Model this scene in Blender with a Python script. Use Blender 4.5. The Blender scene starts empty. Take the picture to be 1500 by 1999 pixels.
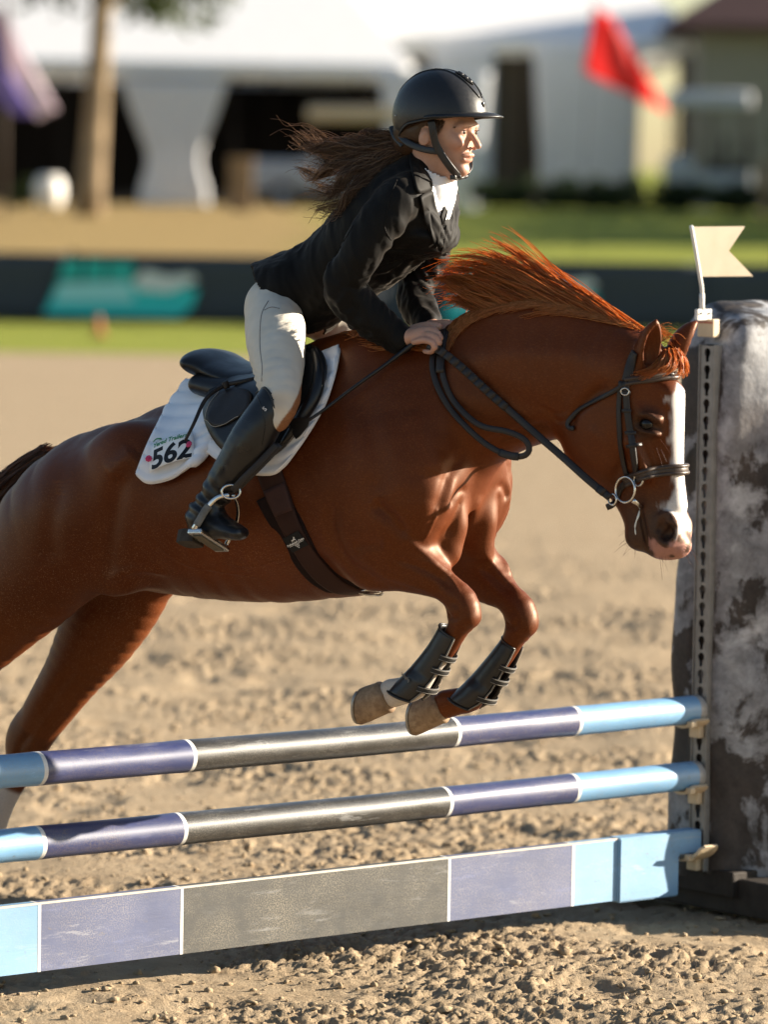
import bpy, bmesh, math, random
import numpy as np
from mathutils import Vector, Matrix
from mathutils.bvhtree import BVHTree

random.seed(7); RNG = np.random.default_rng(11)
scene = bpy.context.scene
COL = scene.collection

# ------------------------------------------------------------------ camera
IMW, IMH, FPX = 1500.0, 1999.0, 9000.0
HORIZON, ROLL, CAMZ = 320.0, math.radians(0.9), 2.08
PITCH = math.atan((IMH / 2 - HORIZON) / FPX)
cam_data = bpy.data.cameras.new('camera'); cam = bpy.data.objects.new('camera', cam_data); COL.objects.link(cam)
cam_data.sensor_fit = 'HORIZONTAL'; cam_data.sensor_width = 24.0; cam_data.lens = FPX / IMW * 24.0
cam_data.clip_start = 0.5; cam_data.clip_end = 3000.0
CAMM = Matrix.Translation((0, 0, CAMZ)) @ Matrix.Rotation(math.pi / 2 - PITCH, 4, 'X') @ Matrix.Rotation(ROLL, 4, 'Z')
cam.matrix_world = CAMM
cam_data.dof.use_dof = True; cam_data.dof.focus_distance = 11.68; cam_data.dof.aperture_fstop = 2.3
scene.camera = cam

# ------------------------------------------------------------------ world, sun, exposure
SUN_AZ = math.radians(76.0)      # clockwise from +Y (away from the camera) towards +X (right)
SUN_EL = math.radians(16.5)
world = bpy.data.worlds.new('World'); scene.world = world; world.use_nodes = True
wn = world.node_tree; wbg = wn.nodes['Background']
sky = wn.nodes.new('ShaderNodeTexSky'); sky.sky_type = 'NISHITA'; sky.sun_disc = False
sky.sun_elevation = SUN_EL; sky.sun_rotation = SUN_AZ
sky.air_density = 1.0; sky.dust_density = 0.5; sky.ozone_density = 1.0
wn.links.new(sky.outputs[0], wbg.inputs[0]); wbg.inputs[1].default_value = 0.05
sd = bpy.data.lights.new('sun', 'SUN'); sun = bpy.data.objects.new('sun', sd); COL.objects.link(sun)
sd.energy = 5.0; sd.angle = math.radians(0.5); sd.color = (1.0, 0.885, 0.72)
SUNV = Vector((math.cos(SUN_EL) * math.sin(SUN_AZ), math.cos(SUN_EL) * math.cos(SUN_AZ), math.sin(SUN_EL)))
sun.rotation_euler = SUNV.to_track_quat('Z', 'Y').to_euler(); sun.location = SUNV * 40
scene.view_settings.view_transform = 'Standard'; scene.view_settings.look = 'None'
scene.view_settings.gamma = 1.0; scene.view_settings.exposure = 1.78
scene.render.engine = 'CYCLES'
scene.cycles.use_denoising = True
scene.cycles.max_bounces = 6; scene.cycles.diffuse_bounces = 3; scene.cycles.glossy_bounces = 3
scene.cycles.transparent_max_bounces = 8; scene.cycles.caustics_reflective = False; scene.cycles.caustics_refractive = False

# ------------------------------------------------------------------ pixel geometry
_R = np.array(CAMM.to_3x3()); CAMP = np.array(CAMM.translation)
def raydir(px, py):
    return _R @ np.array([(px - IMW / 2) / FPX, -(py - IMH / 2) / FPX, -1.0])
def at_y(px, py, Y):
    d = raydir(px, py); return CAMP + d * ((Y - CAMP[1]) / d[1])
def at_z(px, py, Z):
    d = raydir(px, py); return CAMP + d * ((Z - CAMP[2]) / d[2])
def at_plane(px, py, p, n):
    d = raydir(px, py); return CAMP + d * (np.dot(np.array(p) - CAMP, n) / np.dot(d, n))

# ------------------------------------------------------------------ object helpers
def setp(o, label=None, cat=None, group=None, kind=None):
    if label: o['label'] = label
    if cat: o['category'] = cat
    if group: o['group'] = group
    if kind: o['kind'] = kind
    return o
def empty(name, loc=(0, 0, 0), rz=0.0, label=None, cat=None, group=None):
    o = bpy.data.objects.new(name, None); COL.objects.link(o)
    o.location = loc; o.rotation_euler = (0, 0, rz); o.empty_display_size = 0.1
    return setp(o, label, cat, group)
def link(name, me, mat=None, parent=None, smooth=True, loc=None):
    o = bpy.data.objects.new(name, me); COL.objects.link(o)
    for m in (mat if isinstance(mat, (list, tuple)) else [mat]):
        if m is not None: me.materials.append(m)
    if parent is not None: o.parent = parent
    if smooth: me.polygons.foreach_set('use_smooth', np.ones(len(me.polygons), bool))
    if loc is not None: o.location = loc
    return o
def np_mesh(name, V, Fq, attrs=None):
    """V (n,3); Fq (m,k) all faces the same size; attrs: name -> (n,3) colours or (n,) floats"""
    V = np.asarray(V, np.float32); Fq = np.asarray(Fq, np.int32); k = Fq.shape[1]
    me = bpy.data.meshes.new(name)
    me.vertices.add(len(V)); me.vertices.foreach_set('co', V.ravel())
    me.loops.add(Fq.size); me.loops.foreach_set('vertex_index', Fq.ravel())
    me.polygons.add(len(Fq)); me.polygons.foreach_set('loop_start', np.arange(0, Fq.size, k, dtype=np.int32))
    me.update(calc_edges=True)
    add_attrs(me, attrs)
    return me
def add_attrs(me, attrs):
    for nm, a in (attrs or {}).items():
        a = np.asarray(a, np.float32)
        if a.ndim == 2:
            at = me.attributes.new(nm, 'FLOAT_COLOR', 'POINT')
            c = np.ones((len(a), 4), np.float32); c[:, :3] = a
            at.data.foreach_set('color', c.ravel())
        else:
            at = me.attributes.new(nm, 'FLOAT', 'POINT'); at.data.foreach_set('value', a)
def py_mesh(name, verts, faces):
    me = bpy.data.meshes.new(name); me.from_pydata([tuple(map(float, v)) for v in verts], [], faces); me.update(); return me
def bm_mesh(name, bm):
    bmesh.ops.recalc_face_normals(bm, faces=bm.faces)
    me = bpy.data.meshes.new(name); bm.to_mesh(me); bm.free(); return me
def box_bm(bm, lo, hi, M=None, bevel=0.0):
    g = bmesh.ops.create_cube(bm, size=1.0)
    for v in g['verts']:
        v.co = Vector([lo[i] + (v.co[i] + .5) * (hi[i] - lo[i]) for i in range(3)])
    if bevel > 0:
        es = list({e for v in g['verts'] for e in v.link_edges})
        r = bmesh.ops.bevel(bm, geom=es, offset=bevel, segments=2, affect='EDGES', profile=0.6)
        vs = list({v for f in r['faces'] for v in f.verts} | {v for v in g['verts'] if v.is_valid})
    else: vs = g['verts']
    if M is not None: bmesh.ops.transform(bm, matrix=M, verts=vs)
    return vs
def box(name, lo, hi, mat, parent=None, bevel=0.004, M=None):
    bm = bmesh.new(); box_bm(bm, lo, hi, M, bevel); return link(name, bm_mesh(name, bm), mat, parent, smooth=False)
def norm(v):
    v = np.asarray(v, float); return v / (np.linalg.norm(v, axis=-1, keepdims=True) + 1e-12)
def spline(P, n):
    """Catmull-Rom through the rows of P (any number of columns), n samples"""
    P = np.asarray(P, float)
    if len(P) == 2: t = np.linspace(0, 1, n)[:, None]; return P[0] * (1 - t) + P[1] * t
    E = np.vstack([2 * P[0] - P[1], P, 2 * P[-1] - P[-2]])
    seg = np.linalg.norm(np.diff(P[:, :3] if P.shape[1] >= 3 else P, axis=0), axis=1) + 1e-9
    cum = np.concatenate([[0], np.cumsum(seg)]); s = np.linspace(0, cum[-1], n)
    i = np.clip(np.searchsorted(cum, s, side='right') - 1, 0, len(P) - 2); t = ((s - cum[i]) / seg[i])[:, None]
    a, b, c, d = E[i], E[i + 1], E[i + 2], E[i + 3]
    return .5 * (2 * b + (c - a) * t + (2 * a - 5 * b + 4 * c - d) * t ** 2 + (3 * b - a - 3 * c + d) * t ** 3)
def frames(P, up=(0, 0, 1)):
    P = np.asarray(P, float); T = norm(np.gradient(P, axis=0)); up = np.broadcast_to(np.asarray(up, float), P.shape)
    X = np.cross(T, up); bad = np.linalg.norm(X, axis=1) < 1e-4
    if bad.any(): X[bad] = np.cross(T[bad], [0.3, 0.8, 0.5])
    X = norm(X); return T, X, np.cross(X, T)
def loft(rings, closed=True, caps=True):
    """rings (n,m,3) -> verts, list of faces"""
    rings = np.asarray(rings); n, m = rings.shape[:2]; V = rings.reshape(-1, 3); Fs = []
    for i in range(n - 1):
        for j in range(m if closed else m - 1):
            j2 = (j + 1) % m; Fs.append((i * m + j, i * m + j2, (i + 1) * m + j2, (i + 1) * m + j))
    if caps and closed:
        Fs.append(tuple(range(m - 1, -1, -1))); Fs.append(tuple((n - 1) * m + j for j in range(m)))
    return V, Fs
def tube_data(P, r, m=8, up=(0, 0, 1), ry=None):
    P = np.asarray(P, float); r = np.broadcast_to(np.asarray(r, float), (len(P),)); ry = r if ry is None else np.broadcast_to(np.asarray(ry, float), (len(P),))
    T, X, Y = frames(P, up); a = np.linspace(0, 2 * math.pi, m, endpoint=False)
    R = P[:, None] + X[:, None] * (np.cos(a)[None, :, None] * r[:, None, None]) + Y[:, None] * (np.sin(a)[None, :, None] * ry[:, None, None])
    return loft(R)
def tube(name, P, r, mat, parent=None, m=10, up=(0, 0, 1), ry=None):
    V, Fs = tube_data(P, r, m, up, ry); return link(name, py_mesh(name, V, Fs), mat, parent)
def strap_data(P, N, w, t):
    """flat rounded strap along P; N = outward normals; w = full width, t = thickness"""
    P = np.asarray(P, float); N = norm(np.broadcast_to(N, P.shape)); w = np.broadcast_to(np.asarray(w, float), (len(P),))
    T = norm(np.gradient(P, axis=0)); S = norm(np.cross(T, N)); N = norm(np.cross(S, T))
    pro = np.array([(-.5, 0), (-.47, .7), (-.36, 1), (.36, 1), (.47, .7), (.5, 0), (.4, -.3), (-.4, -.3)])
    R = P[:, None] + S[:, None] * (pro[None, :, 0, None] * w[:, None, None]) + N[:, None] * (pro[None, :, 1, None] * t)
    return loft(R)
def strap(name, P, N, w, t, mat, parent=None):
    V, Fs = strap_data(P, N, w, t); return link(name, py_mesh(name, V, Fs), mat, parent)
def torus(name, c, n, R, r, mat, parent=None, m=28, k=8, sx=1.0, up=(0, 0, 1)):
    n = norm(n); X = norm(np.cross(n, up)); Y = np.cross(X, n)
    a = np.linspace(0, 2 * math.pi, m, endpoint=False); P = np.asarray(c) + R * (sx * np.cos(a)[:, None] * X + np.sin(a)[:, None] * Y)
    rad = norm(P - np.asarray(c)); b = np.linspace(0, 2 * math.pi, k, endpoint=False)
    G = P[:, None] + r * (np.cos(b)[None, :, None] * rad[:, None] + np.sin(b)[None, :, None] * n)
    V = G.reshape(-1, 3); Fs = [(i * k + j, i * k + (j + 1) % k, ((i + 1) % m) * k + (j + 1) % k, ((i + 1) % m) * k + j) for i in range(m) for j in range(k)]
    return link(name, py_mesh(name, V, Fs), mat, parent)
def strands(name, S, r, mat, parent=None, rnd=None):
    """S (s,m,3) strand points, r (m,) or (s,m) radii -> three-sided tubes in one mesh"""
    S = np.asarray(S, np.float32); s, m = S.shape[:2]; r = np.broadcast_to(np.asarray(r, np.float32), (s, m))
    T = np.gradient(S, axis=1); T /= np.linalg.norm(T, axis=2, keepdims=True) + 1e-9
    up = RNG.normal(size=(s, 1, 3)).astype(np.float32); X = np.cross(T, up); X /= np.linalg.norm(X, axis=2, keepdims=True) + 1e-9; Y = np.cross(T, X)
    a = np.array([0, 2.094, 4.189], np.float32)
    V = S[:, :, None] + r[:, :, None, None] * (np.cos(a)[:, None] * X[:, :, None] + np.sin(a)[:, None] * Y[:, :, None])
    base = (np.arange(s)[:, None] * m + np.arange(m - 1)[None]).ravel() * 3
    q = [np.stack([base + j, base + (j + 1) % 3, base + 3 + (j + 1) % 3, base + 3 + j], 1) for j in range(3)]
    rv = RNG.random(s) if rnd is None else rnd
    me = np_mesh(name, V.reshape(-1, 3), np.concatenate(q), {'rnd': np.repeat(rv, m * 3), 'along': np.tile(np.repeat(np.linspace(0, 1, m), 3), s)})
    return link(name, me, mat, parent)

# ------------------------------------------------------------------ noise in numpy (value noise, smooth)
def vnoise(P, seed=0):
    P = np.asarray(P, np.float32) + np.float32(512.37); i = np.floor(P).astype(np.int64); f = P - i; f = f * f * (3 - 2 * f)
    def h(ix):
        n = np.zeros(ix.shape[:-1], np.int64) + seed * 7919
        for k, c in enumerate((374761393, 668265263, 2147483647)[:ix.shape[-1]]): n = n + ix[..., k] * c
        n = (n ^ (n >> 13)) * 1274126177 & 0x7fffffff; n = n ^ (n >> 16); return (n & 0xffff).astype(np.float32) / 65535.0
    D = P.shape[-1]; out = 0
    for c in range(1 << D):
        o = np.array([(c >> k) & 1 for k in range(D)]); w = np.prod(np.where(o, f, 1 - f), axis=-1); out = out + w * h(i + o)
    return out * 2 - 1
def fbm(P, oct=4, seed=0, gain=.5, lac=2.03):
    P = np.asarray(P, np.float32); a, s, out = 1.0, 0.0, 0
    for k in range(oct):
        out = out + a * vnoise(P, seed + k); s += a; a *= gain; P = P * lac + 17.3
    return out / s

# ------------------------------------------------------------------ signed distance fields and surface nets
class Field:
    def __init__(self, lo, hi, h):
        self.h = h; self.ax = [np.arange(lo[i], hi[i] + h, h, dtype=np.float32) for i in range(3)]
        self.d = np.full([len(a) for a in self.ax], 1.0, np.float32)
    def sl(self, lo, hi):
        s = []
        for i in range(3):
            a = max(0, int(np.searchsorted(self.ax[i], lo[i])) - 1); b = min(len(self.ax[i]), int(np.searchsorted(self.ax[i], hi[i])) + 1)
            if b - a < 2: return None
            s.append(slice(a, b))
        return tuple(s)
    def grid(self, s):
        return self.ax[0][s[0]][:, None, None], self.ax[1][s[1]][None, :, None], self.ax[2][s[2]][None, None, :]
    def combine(self, s, b, k, op):
        a = self.d[s]
        if op == 'add':
            h = np.clip(.5 + .5 * (b - a) / k, 0, 1); self.d[s] = b + (a - b) * h - k * h * (1 - h)
        else:
            b = -b; h = np.clip(.5 - .5 * (b - a) / k, 0, 1); self.d[s] = b + (a - b) * h + k * h * (1 - h)
    def chain(self, rows, k=.03, sub=3, L=(0, 1, 0), op='add'):
        """rows: x,y,z,a,b (a in the plane, b across, along L)"""
        R = np.asarray(rows, float); n = (len(R) - 1) * sub + 1
        if len(R) > 2 and sub > 1: R = spline(R, n)
        m = k + 3 * self.h; big = R[:, 3:5].max(1)
        lo = (R[:, :3] - big[:, None]).min(0) - m; hi = (R[:, :3] + big[:, None]).max(0) + m
        s = self.sl(lo, hi)
        if s is None: return
        tmp = np.full([q.stop - q.start for q in s], 1.0, np.float32); L = np.asarray(L, float); L = L / np.linalg.norm(L)
        for A, B in zip(R[:-1], R[1:]):
            g = max(A[3:5].max(), B[3:5].max()) + m
            s2 = self.sl(np.minimum(A[:3], B[:3]) - g, np.maximum(A[:3], B[:3]) + g)
            if s2 is None: continue
            s2 = tuple(slice(max(p.start, q.start), min(p.stop, q.stop)) for p, q in zip(s2, s))
            X, Y, Z = self.grid(s2); AB = (B - A)[:3]; l2 = float(AB @ AB) + 1e-9
            x, y, z = (X - np.float32(A[0])), (Y - np.float32(A[1])), (Z - np.float32(A[2])); f = np.float32
            t = np.clip((x * f(AB[0]) + y * f(AB[1]) + z * f(AB[2])) / f(l2), 0, 1)
            qx, qy, qz = x - t * f(AB[0]), y - t * f(AB[1]), z - t * f(AB[2])
            a = f(A[3]) + t * f(B[3] - A[3]); b = f(A[4]) + t * f(B[4] - A[4])
            dl = qx * f(L[0]) + qy * f(L[1]) + qz * f(L[2]); dl2 = dl * dl; p2 = np.maximum(qx * qx + qy * qy + qz * qz - dl2, 0)
            ia, ib = 1 / (a * a), 1 / (b * b); k0 = np.sqrt(p2 * ia + dl2 * ib); k1 = np.sqrt(p2 * ia * ia + dl2 * ib * ib)
            d = np.where(k0 < .02, -np.minimum(a, b), k0 * (k0 - 1) / np.maximum(k1, f(1e-6)))
            ss = tuple(slice(q2.start - q.start, q2.stop - q.start) for q, q2 in zip(s, s2))
            np.minimum(tmp[ss], d, out=tmp[ss])
        self.combine(s, tmp, k, op)
    def ell(self, c, r, M=None, k=.03, op='add'):
        """ellipsoid, radii r along the columns of M"""
        g = max(r) + k + 3 * self.h; c = np.asarray(c, float); s = self.sl(c - g, c + g)
        if s is None: return
        X, Y, Z = self.grid(s); M = np.eye(3) if M is None else np.asarray(M, float); f = np.float32
        x, y, z = X - f(c[0]), Y - f(c[1]), Z - f(c[2]); q = [x * f(M[0, i]) + y * f(M[1, i]) + z * f(M[2, i]) for i in range(3)]
        k0 = np.sqrt(sum((q[i] / f(r[i])) ** 2 for i in range(3))); k1 = np.sqrt(sum((q[i] / f(r[i] ** 2)) ** 2 for i in range(3)))
        self.combine(s, np.where(k0 < .02, f(-min(r)), k0 * (k0 - 1) / np.maximum(k1, f(1e-6))), k, op)
    def mesh(self, smooth=2):
        d = self.d; sg = d < 0; n = [m - 1 for m in d.shape]; cnt = np.zeros(n, np.uint8)
        C = [(i, j, k) for i in (0, 1) for j in (0, 1) for k in (0, 1)]
        for i, j, k in C: cnt += sg[i:n[0] + i, j:n[1] + j, k:n[2] + k]
        act = (cnt > 0) & (cnt < 8); I = np.argwhere(act); idx = np.full(n, -1, np.int32); idx[act] = np.arange(len(I), dtype=np.int32)
        val = {c: d[I[:, 0] + c[0], I[:, 1] + c[1], I[:, 2] + c[2]] for c in C}
        acc = np.zeros((len(I), 3), np.float32); num = np.zeros(len(I), np.float32)
        for c in C:
            for ax in range(3):
                if c[ax]: continue
                e = list(c); e[ax] = 1; a, b = val[c], val[tuple(e)]; m = (a < 0) != (b < 0)
                t = np.where(m, a / np.where(m, a - b, 1), 0); p = np.tile(np.array(c, np.float32), (len(I), 1)); p[:, ax] = t
                acc += np.where(m[:, None], p, 0); num += m
        V = acc / num[:, None] + I; V = np.stack([self.ax[i][0] + V[:, i] * self.h for i in range(3)], 1)
        Fs = []
        for ax in range(3):
            o1, o2 = [(1, 2), (2, 0), (0, 1)][ax]
            s0 = [slice(1, -1)] * 3; s0[ax] = slice(0, -1); s1 = list(s0); s1[ax] = slice(1, None)
            a, b = sg[tuple(s0)], sg[tuple(s1)]
            for flip, mk in ((False, a & ~b), (True, ~a & b)):
                E = np.argwhere(mk); off = np.ones(3, int); off[ax] = 0; E = E + off
                def cell(d1, d2):
                    e = E.copy(); e[:, o1] += d1; e[:, o2] += d2; return idx[e[:, 0], e[:, 1], e[:, 2]]
                q = np.stack([cell(-1, -1), cell(0, -1), cell(0, 0), cell(-1, 0)], 1)
                Fs.append(q[:, ::-1] if flip else q)
        Fq = np.concatenate(Fs); Fq = Fq[(Fq >= 0).all(1)]
        return smooth_mesh(V, Fq, smooth), Fq
def smooth_mesh(V, Fq, it, lam=.5, mu=-.52):
    E = np.concatenate([Fq[:, [0, 1]], Fq[:, [1, 2]], Fq[:, [2, 3]], Fq[:, [3, 0]]]); n = len(V)
    A = np.concatenate([E[:, 0], E[:, 1]]); B = np.concatenate([E[:, 1], E[:, 0]]); deg = np.maximum(np.bincount(A, minlength=n), 1)
    for _ in range(it):
        for f in (lam, mu):
            M = np.stack([np.bincount(A, V[B, c], minlength=n) for c in range(3)], 1) / deg[:, None]; V = V + f * (M - V)
    return V
def vnormals(V, Fq):
    n = np.cross(V[Fq[:, 2]] - V[Fq[:, 0]], V[Fq[:, 3]] - V[Fq[:, 1]]) if Fq.shape[1] == 4 else np.cross(V[Fq[:, 1]] - V[Fq[:, 0]], V[Fq[:, 2]] - V[Fq[:, 0]])
    out = np.zeros_like(V, dtype=float)
    for c in range(3):
        out[:, c] = sum(np.bincount(Fq[:, j], n[:, c], minlength=len(V)) for j in range(Fq.shape[1]))
    return norm(out)
def largest(V, Fq):
    """keep the biggest connected piece"""
    n = len(V); lab = np.arange(n)
    while True:
        m = lab[Fq].min(1); new = lab.copy()
        for j in range(4): np.minimum.at(new, Fq[:, j], m)
        new = new[new]
        if (new == lab).all(): break
        lab = new
    keep = lab == np.bincount(lab).argmax()
    mp = np.cumsum(keep) - 1; return V[keep], mp[Fq[keep[Fq].all(1)]]
def bvh_of(V, Fq): return BVHTree.FromPolygons(np.asarray(V, float).tolist(), np.asarray(Fq).tolist())
# ------------------------------------------------------------------ materials
class NT:
    def __init__(self, name):
        self.m = bpy.data.materials.new(name); self.m.use_nodes = True; self.t = self.m.node_tree
        self.p = self.t.nodes['Principled BSDF']; self.out = self.t.nodes['Material Output']; self._co = None
    def n(self, kind, **kw):
        x = self.t.nodes.new(kind)
        for k, v in kw.items():
            if k in x.inputs: x.inputs[k].default_value = v
            else: setattr(x, k, v)
        return x
    def l(self, a, b): self.t.links.new(a, b)
    def co(self, kind='Object'):
        if self._co is None: self._co = self.n('ShaderNodeTexCoord')
        return self._co.outputs[kind]
    def noise(self, scale, detail=4, rough=.55, vec=None, stretch=None, dist=0.0):
        x = self.n('ShaderNodeTexNoise'); x.inputs['Scale'].default_value = scale; x.inputs['Detail'].default_value = detail
        x.inputs['Roughness'].default_value = rough; x.inputs['Distortion'].default_value = dist
        v = vec or self.co()
        if stretch:
            mp = self.n('ShaderNodeMapping'); mp.inputs['Scale'].default_value = stretch; self.l(v, mp.inputs[0]); v = mp.outputs[0]
        self.l(v, x.inputs['Vector']); return x.outputs['Fac']
    def ramp(self, fac, stops, interp='LINEAR'):
        r = self.n('ShaderNodeValToRGB'); r.color_ramp.interpolation = interp; e = r.color_ramp.elements
        while len(e) < len(stops): e.new(.5)
        for k, (p, c) in enumerate(stops):
            e[k].position = p; c = (c, c, c) if isinstance(c, (int, float)) else c; e[k].color = (*c, 1)
        self.l(fac, r.inputs[0]); return r.outputs[0]
    def mix(self, fac, a, b, mode='MIX'):
        x = self.n('ShaderNodeMix'); x.data_type = 'RGBA'; x.blend_type = mode
        for s, v in ((x.inputs[0], fac), (x.inputs[6], a), (x.inputs[7], b)):
            if hasattr(v, 'is_output'): self.l(v, s)
            elif isinstance(v, (int, float)): s.default_value = v
            else: s.default_value = (*v, 1)
        return x.outputs[2]
    def math(self, op, a, b=0.0, clamp=False):
        x = self.n('ShaderNodeMath'); x.operation = op; x.use_clamp = clamp
        for s, v in ((x.inputs[0], a), (x.inputs[1], b)):
            if hasattr(v, 'is_output'): self.l(v, s)
            else: s.default_value = v
        return x.outputs[0]
    def attr(self, nm, out='Fac'):
        a = self.n('ShaderNodeAttribute'); a.attribute_name = nm; return a.outputs[out]
    def bump(self, h, strength=.3, dist=.01, chain=None):
        b = self.n('ShaderNodeBump'); b.inputs['Strength'].default_value = strength; b.inputs['Distance'].default_value = dist
        self.l(h, b.inputs['Height'])
        if chain is not None: self.l(chain, b.inputs['Normal'])
        return b.outputs[0]
    def set(self, **kw):
        al = {'color': 'Base Color', 'rough': 'Roughness', 'spec': 'Specular IOR Level', 'metal': 'Metallic', 'normal': 'Normal', 'sheen': 'Sheen Weight',
              'sheen_rough': 'Sheen Roughness', 'sheen_tint': 'Sheen Tint', 'coat': 'Coat Weight', 'coat_rough': 'Coat Roughness', 'spec_tint': 'Specular Tint', 'sss': 'Subsurface Weight', 'sss_r': 'Subsurface Radius', 'sss_s': 'Subsurface Scale', 'trans': 'Transmission Weight', 'ior': 'IOR', 'aniso': 'Anisotropic'}
        for k, v in kw.items():
            s = self.p.inputs[al[k]]
            if hasattr(v, 'is_output'): self.l(v, s)
            elif isinstance(v, tuple) and len(v) == 3 and s.type == 'RGBA': s.default_value = (*v, 1)
            else: s.default_value = v
        return self
def simple(name, color, rough=.6, spec=.4, var=.12, scale=30.0, bump=0.0, bscale=200.0, metal=0.0, bdist=.002, **kw):
    t = NT(name); f = t.noise(scale, 5)
    lo = tuple(c * (1 - var) for c in color); hi = tuple(min(1, c * (1 + var)) for c in color)
    t.set(color=t.ramp(f, [(.3, lo), (.7, hi)]), rough=t.ramp(t.noise(scale * 2.3, 3), [(.3, max(0, rough - .06)), (.7, min(1, rough + .06))]), spec=spec, metal=metal, **kw)
    if bump: t.set(normal=t.bump(t.noise(bscale, 3), bump, bdist))
    return t.m
def leather(name, color, rough=.38, grain=420.0, var=.15, bump=.12):
    t = NT(name); f = t.noise(9.0, 4)
    vor = t.n('ShaderNodeTexVoronoi'); vor.inputs['Scale'].default_value = grain; t.l(t.co(), vor.inputs['Vector'])
    t.set(color=t.ramp(f, [(.3, tuple(c * (1 - var) for c in color)), (.75, tuple(c * (1 + var) for c in color))]), rough=t.ramp(t.noise(14., 4), [(.3, rough - .06), (.7, rough + .1)]), spec=.45)
    t.set(normal=t.bump(vor.outputs['Distance'], bump, .001)); return t.m
def cloth(name, color, rough=.85, var=.1, weave=900.0, sheen=.0, bump=.15):
    t = NT(name); f = t.noise(18., 5)
    t.set(color=t.ramp(f, [(.3, tuple(c * (1 - var) for c in color)), (.7, tuple(min(1, c * (1 + var)) for c in color))]), rough=rough, spec=.12, sheen=sheen, sheen_rough=.45, sheen_tint=(1.0, .86, .72))
    t.set(normal=t.bump(t.noise(weave, 2), bump, .0008)); return t.m

M_sand = None
def make_sand():
    t = NT('arena_sand'); co = t.co()
    big = t.noise(.7, 3); mid = t.noise(9, 5, .65); fine = t.noise(130, 4, .7); grain = t.noise(600, 2, .7)
    c = t.ramp(mid, [(.25, (.31, .228, .142)), (.5, (.405, .308, .20)), (.75, (.475, .375, .255))])
    c = t.mix(t.ramp(big, [(.35, 0.0), (.7, .35)]), c, (.355, .27, .172))
    c = t.mix(t.ramp(grain, [(.35, .45), (.62, 0.0)]), c, (.20, .14, .082))
    c = t.mix(t.ramp(fine, [(.6, 0.0), (.8, .3)]), c, (.56, .455, .325))
    t.set(color=c, rough=.95, spec=.12)
    n1 = t.bump(t.noise(28, 6, .7), .5, .03); t.set(normal=t.bump(fine, .55, .008, n1)); return t.m
def make_grass():
    t = NT('turf'); a = t.noise(.35, 4); b = t.noise(22, 4, .7); d = t.noise(2.5, 4)
    g = t.ramp(b, [(.3, (.135, .17, .017)), (.7, (.30, .325, .042))])
    g = t.mix(t.ramp(d, [(.4, 0.0), (.75, .4)]), g, (.29, .255, .068))
    dry = t.ramp(b, [(.3, (.25, .165, .062)), (.7, (.38, .275, .115))])
    x = t.n('ShaderNodeSeparateXYZ'); t.l(t.co(), x.inputs[0])
    # dry, worn ground on the left of the bank behind the fence
    left = t.ramp(t.math('ADD', t.math('MULTIPLY', x.outputs[0], -.16), t.math('MULTIPLY', a, .5)), [(.2, 0.0), (.6, 1.0)])
    far = t.ramp(t.math('MULTIPLY', t.math('SUBTRACT', x.outputs[1], 60.5), .4, True), [(0.0, 0.0), (.8, 1.0)])
    t.set(color=t.mix(t.math('MULTIPLY', left, far), g, dry), rough=.9, spec=.15)
    t.set(normal=t.bump(t.noise(9, 5, .75), .8, .06)); return t.m

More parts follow.
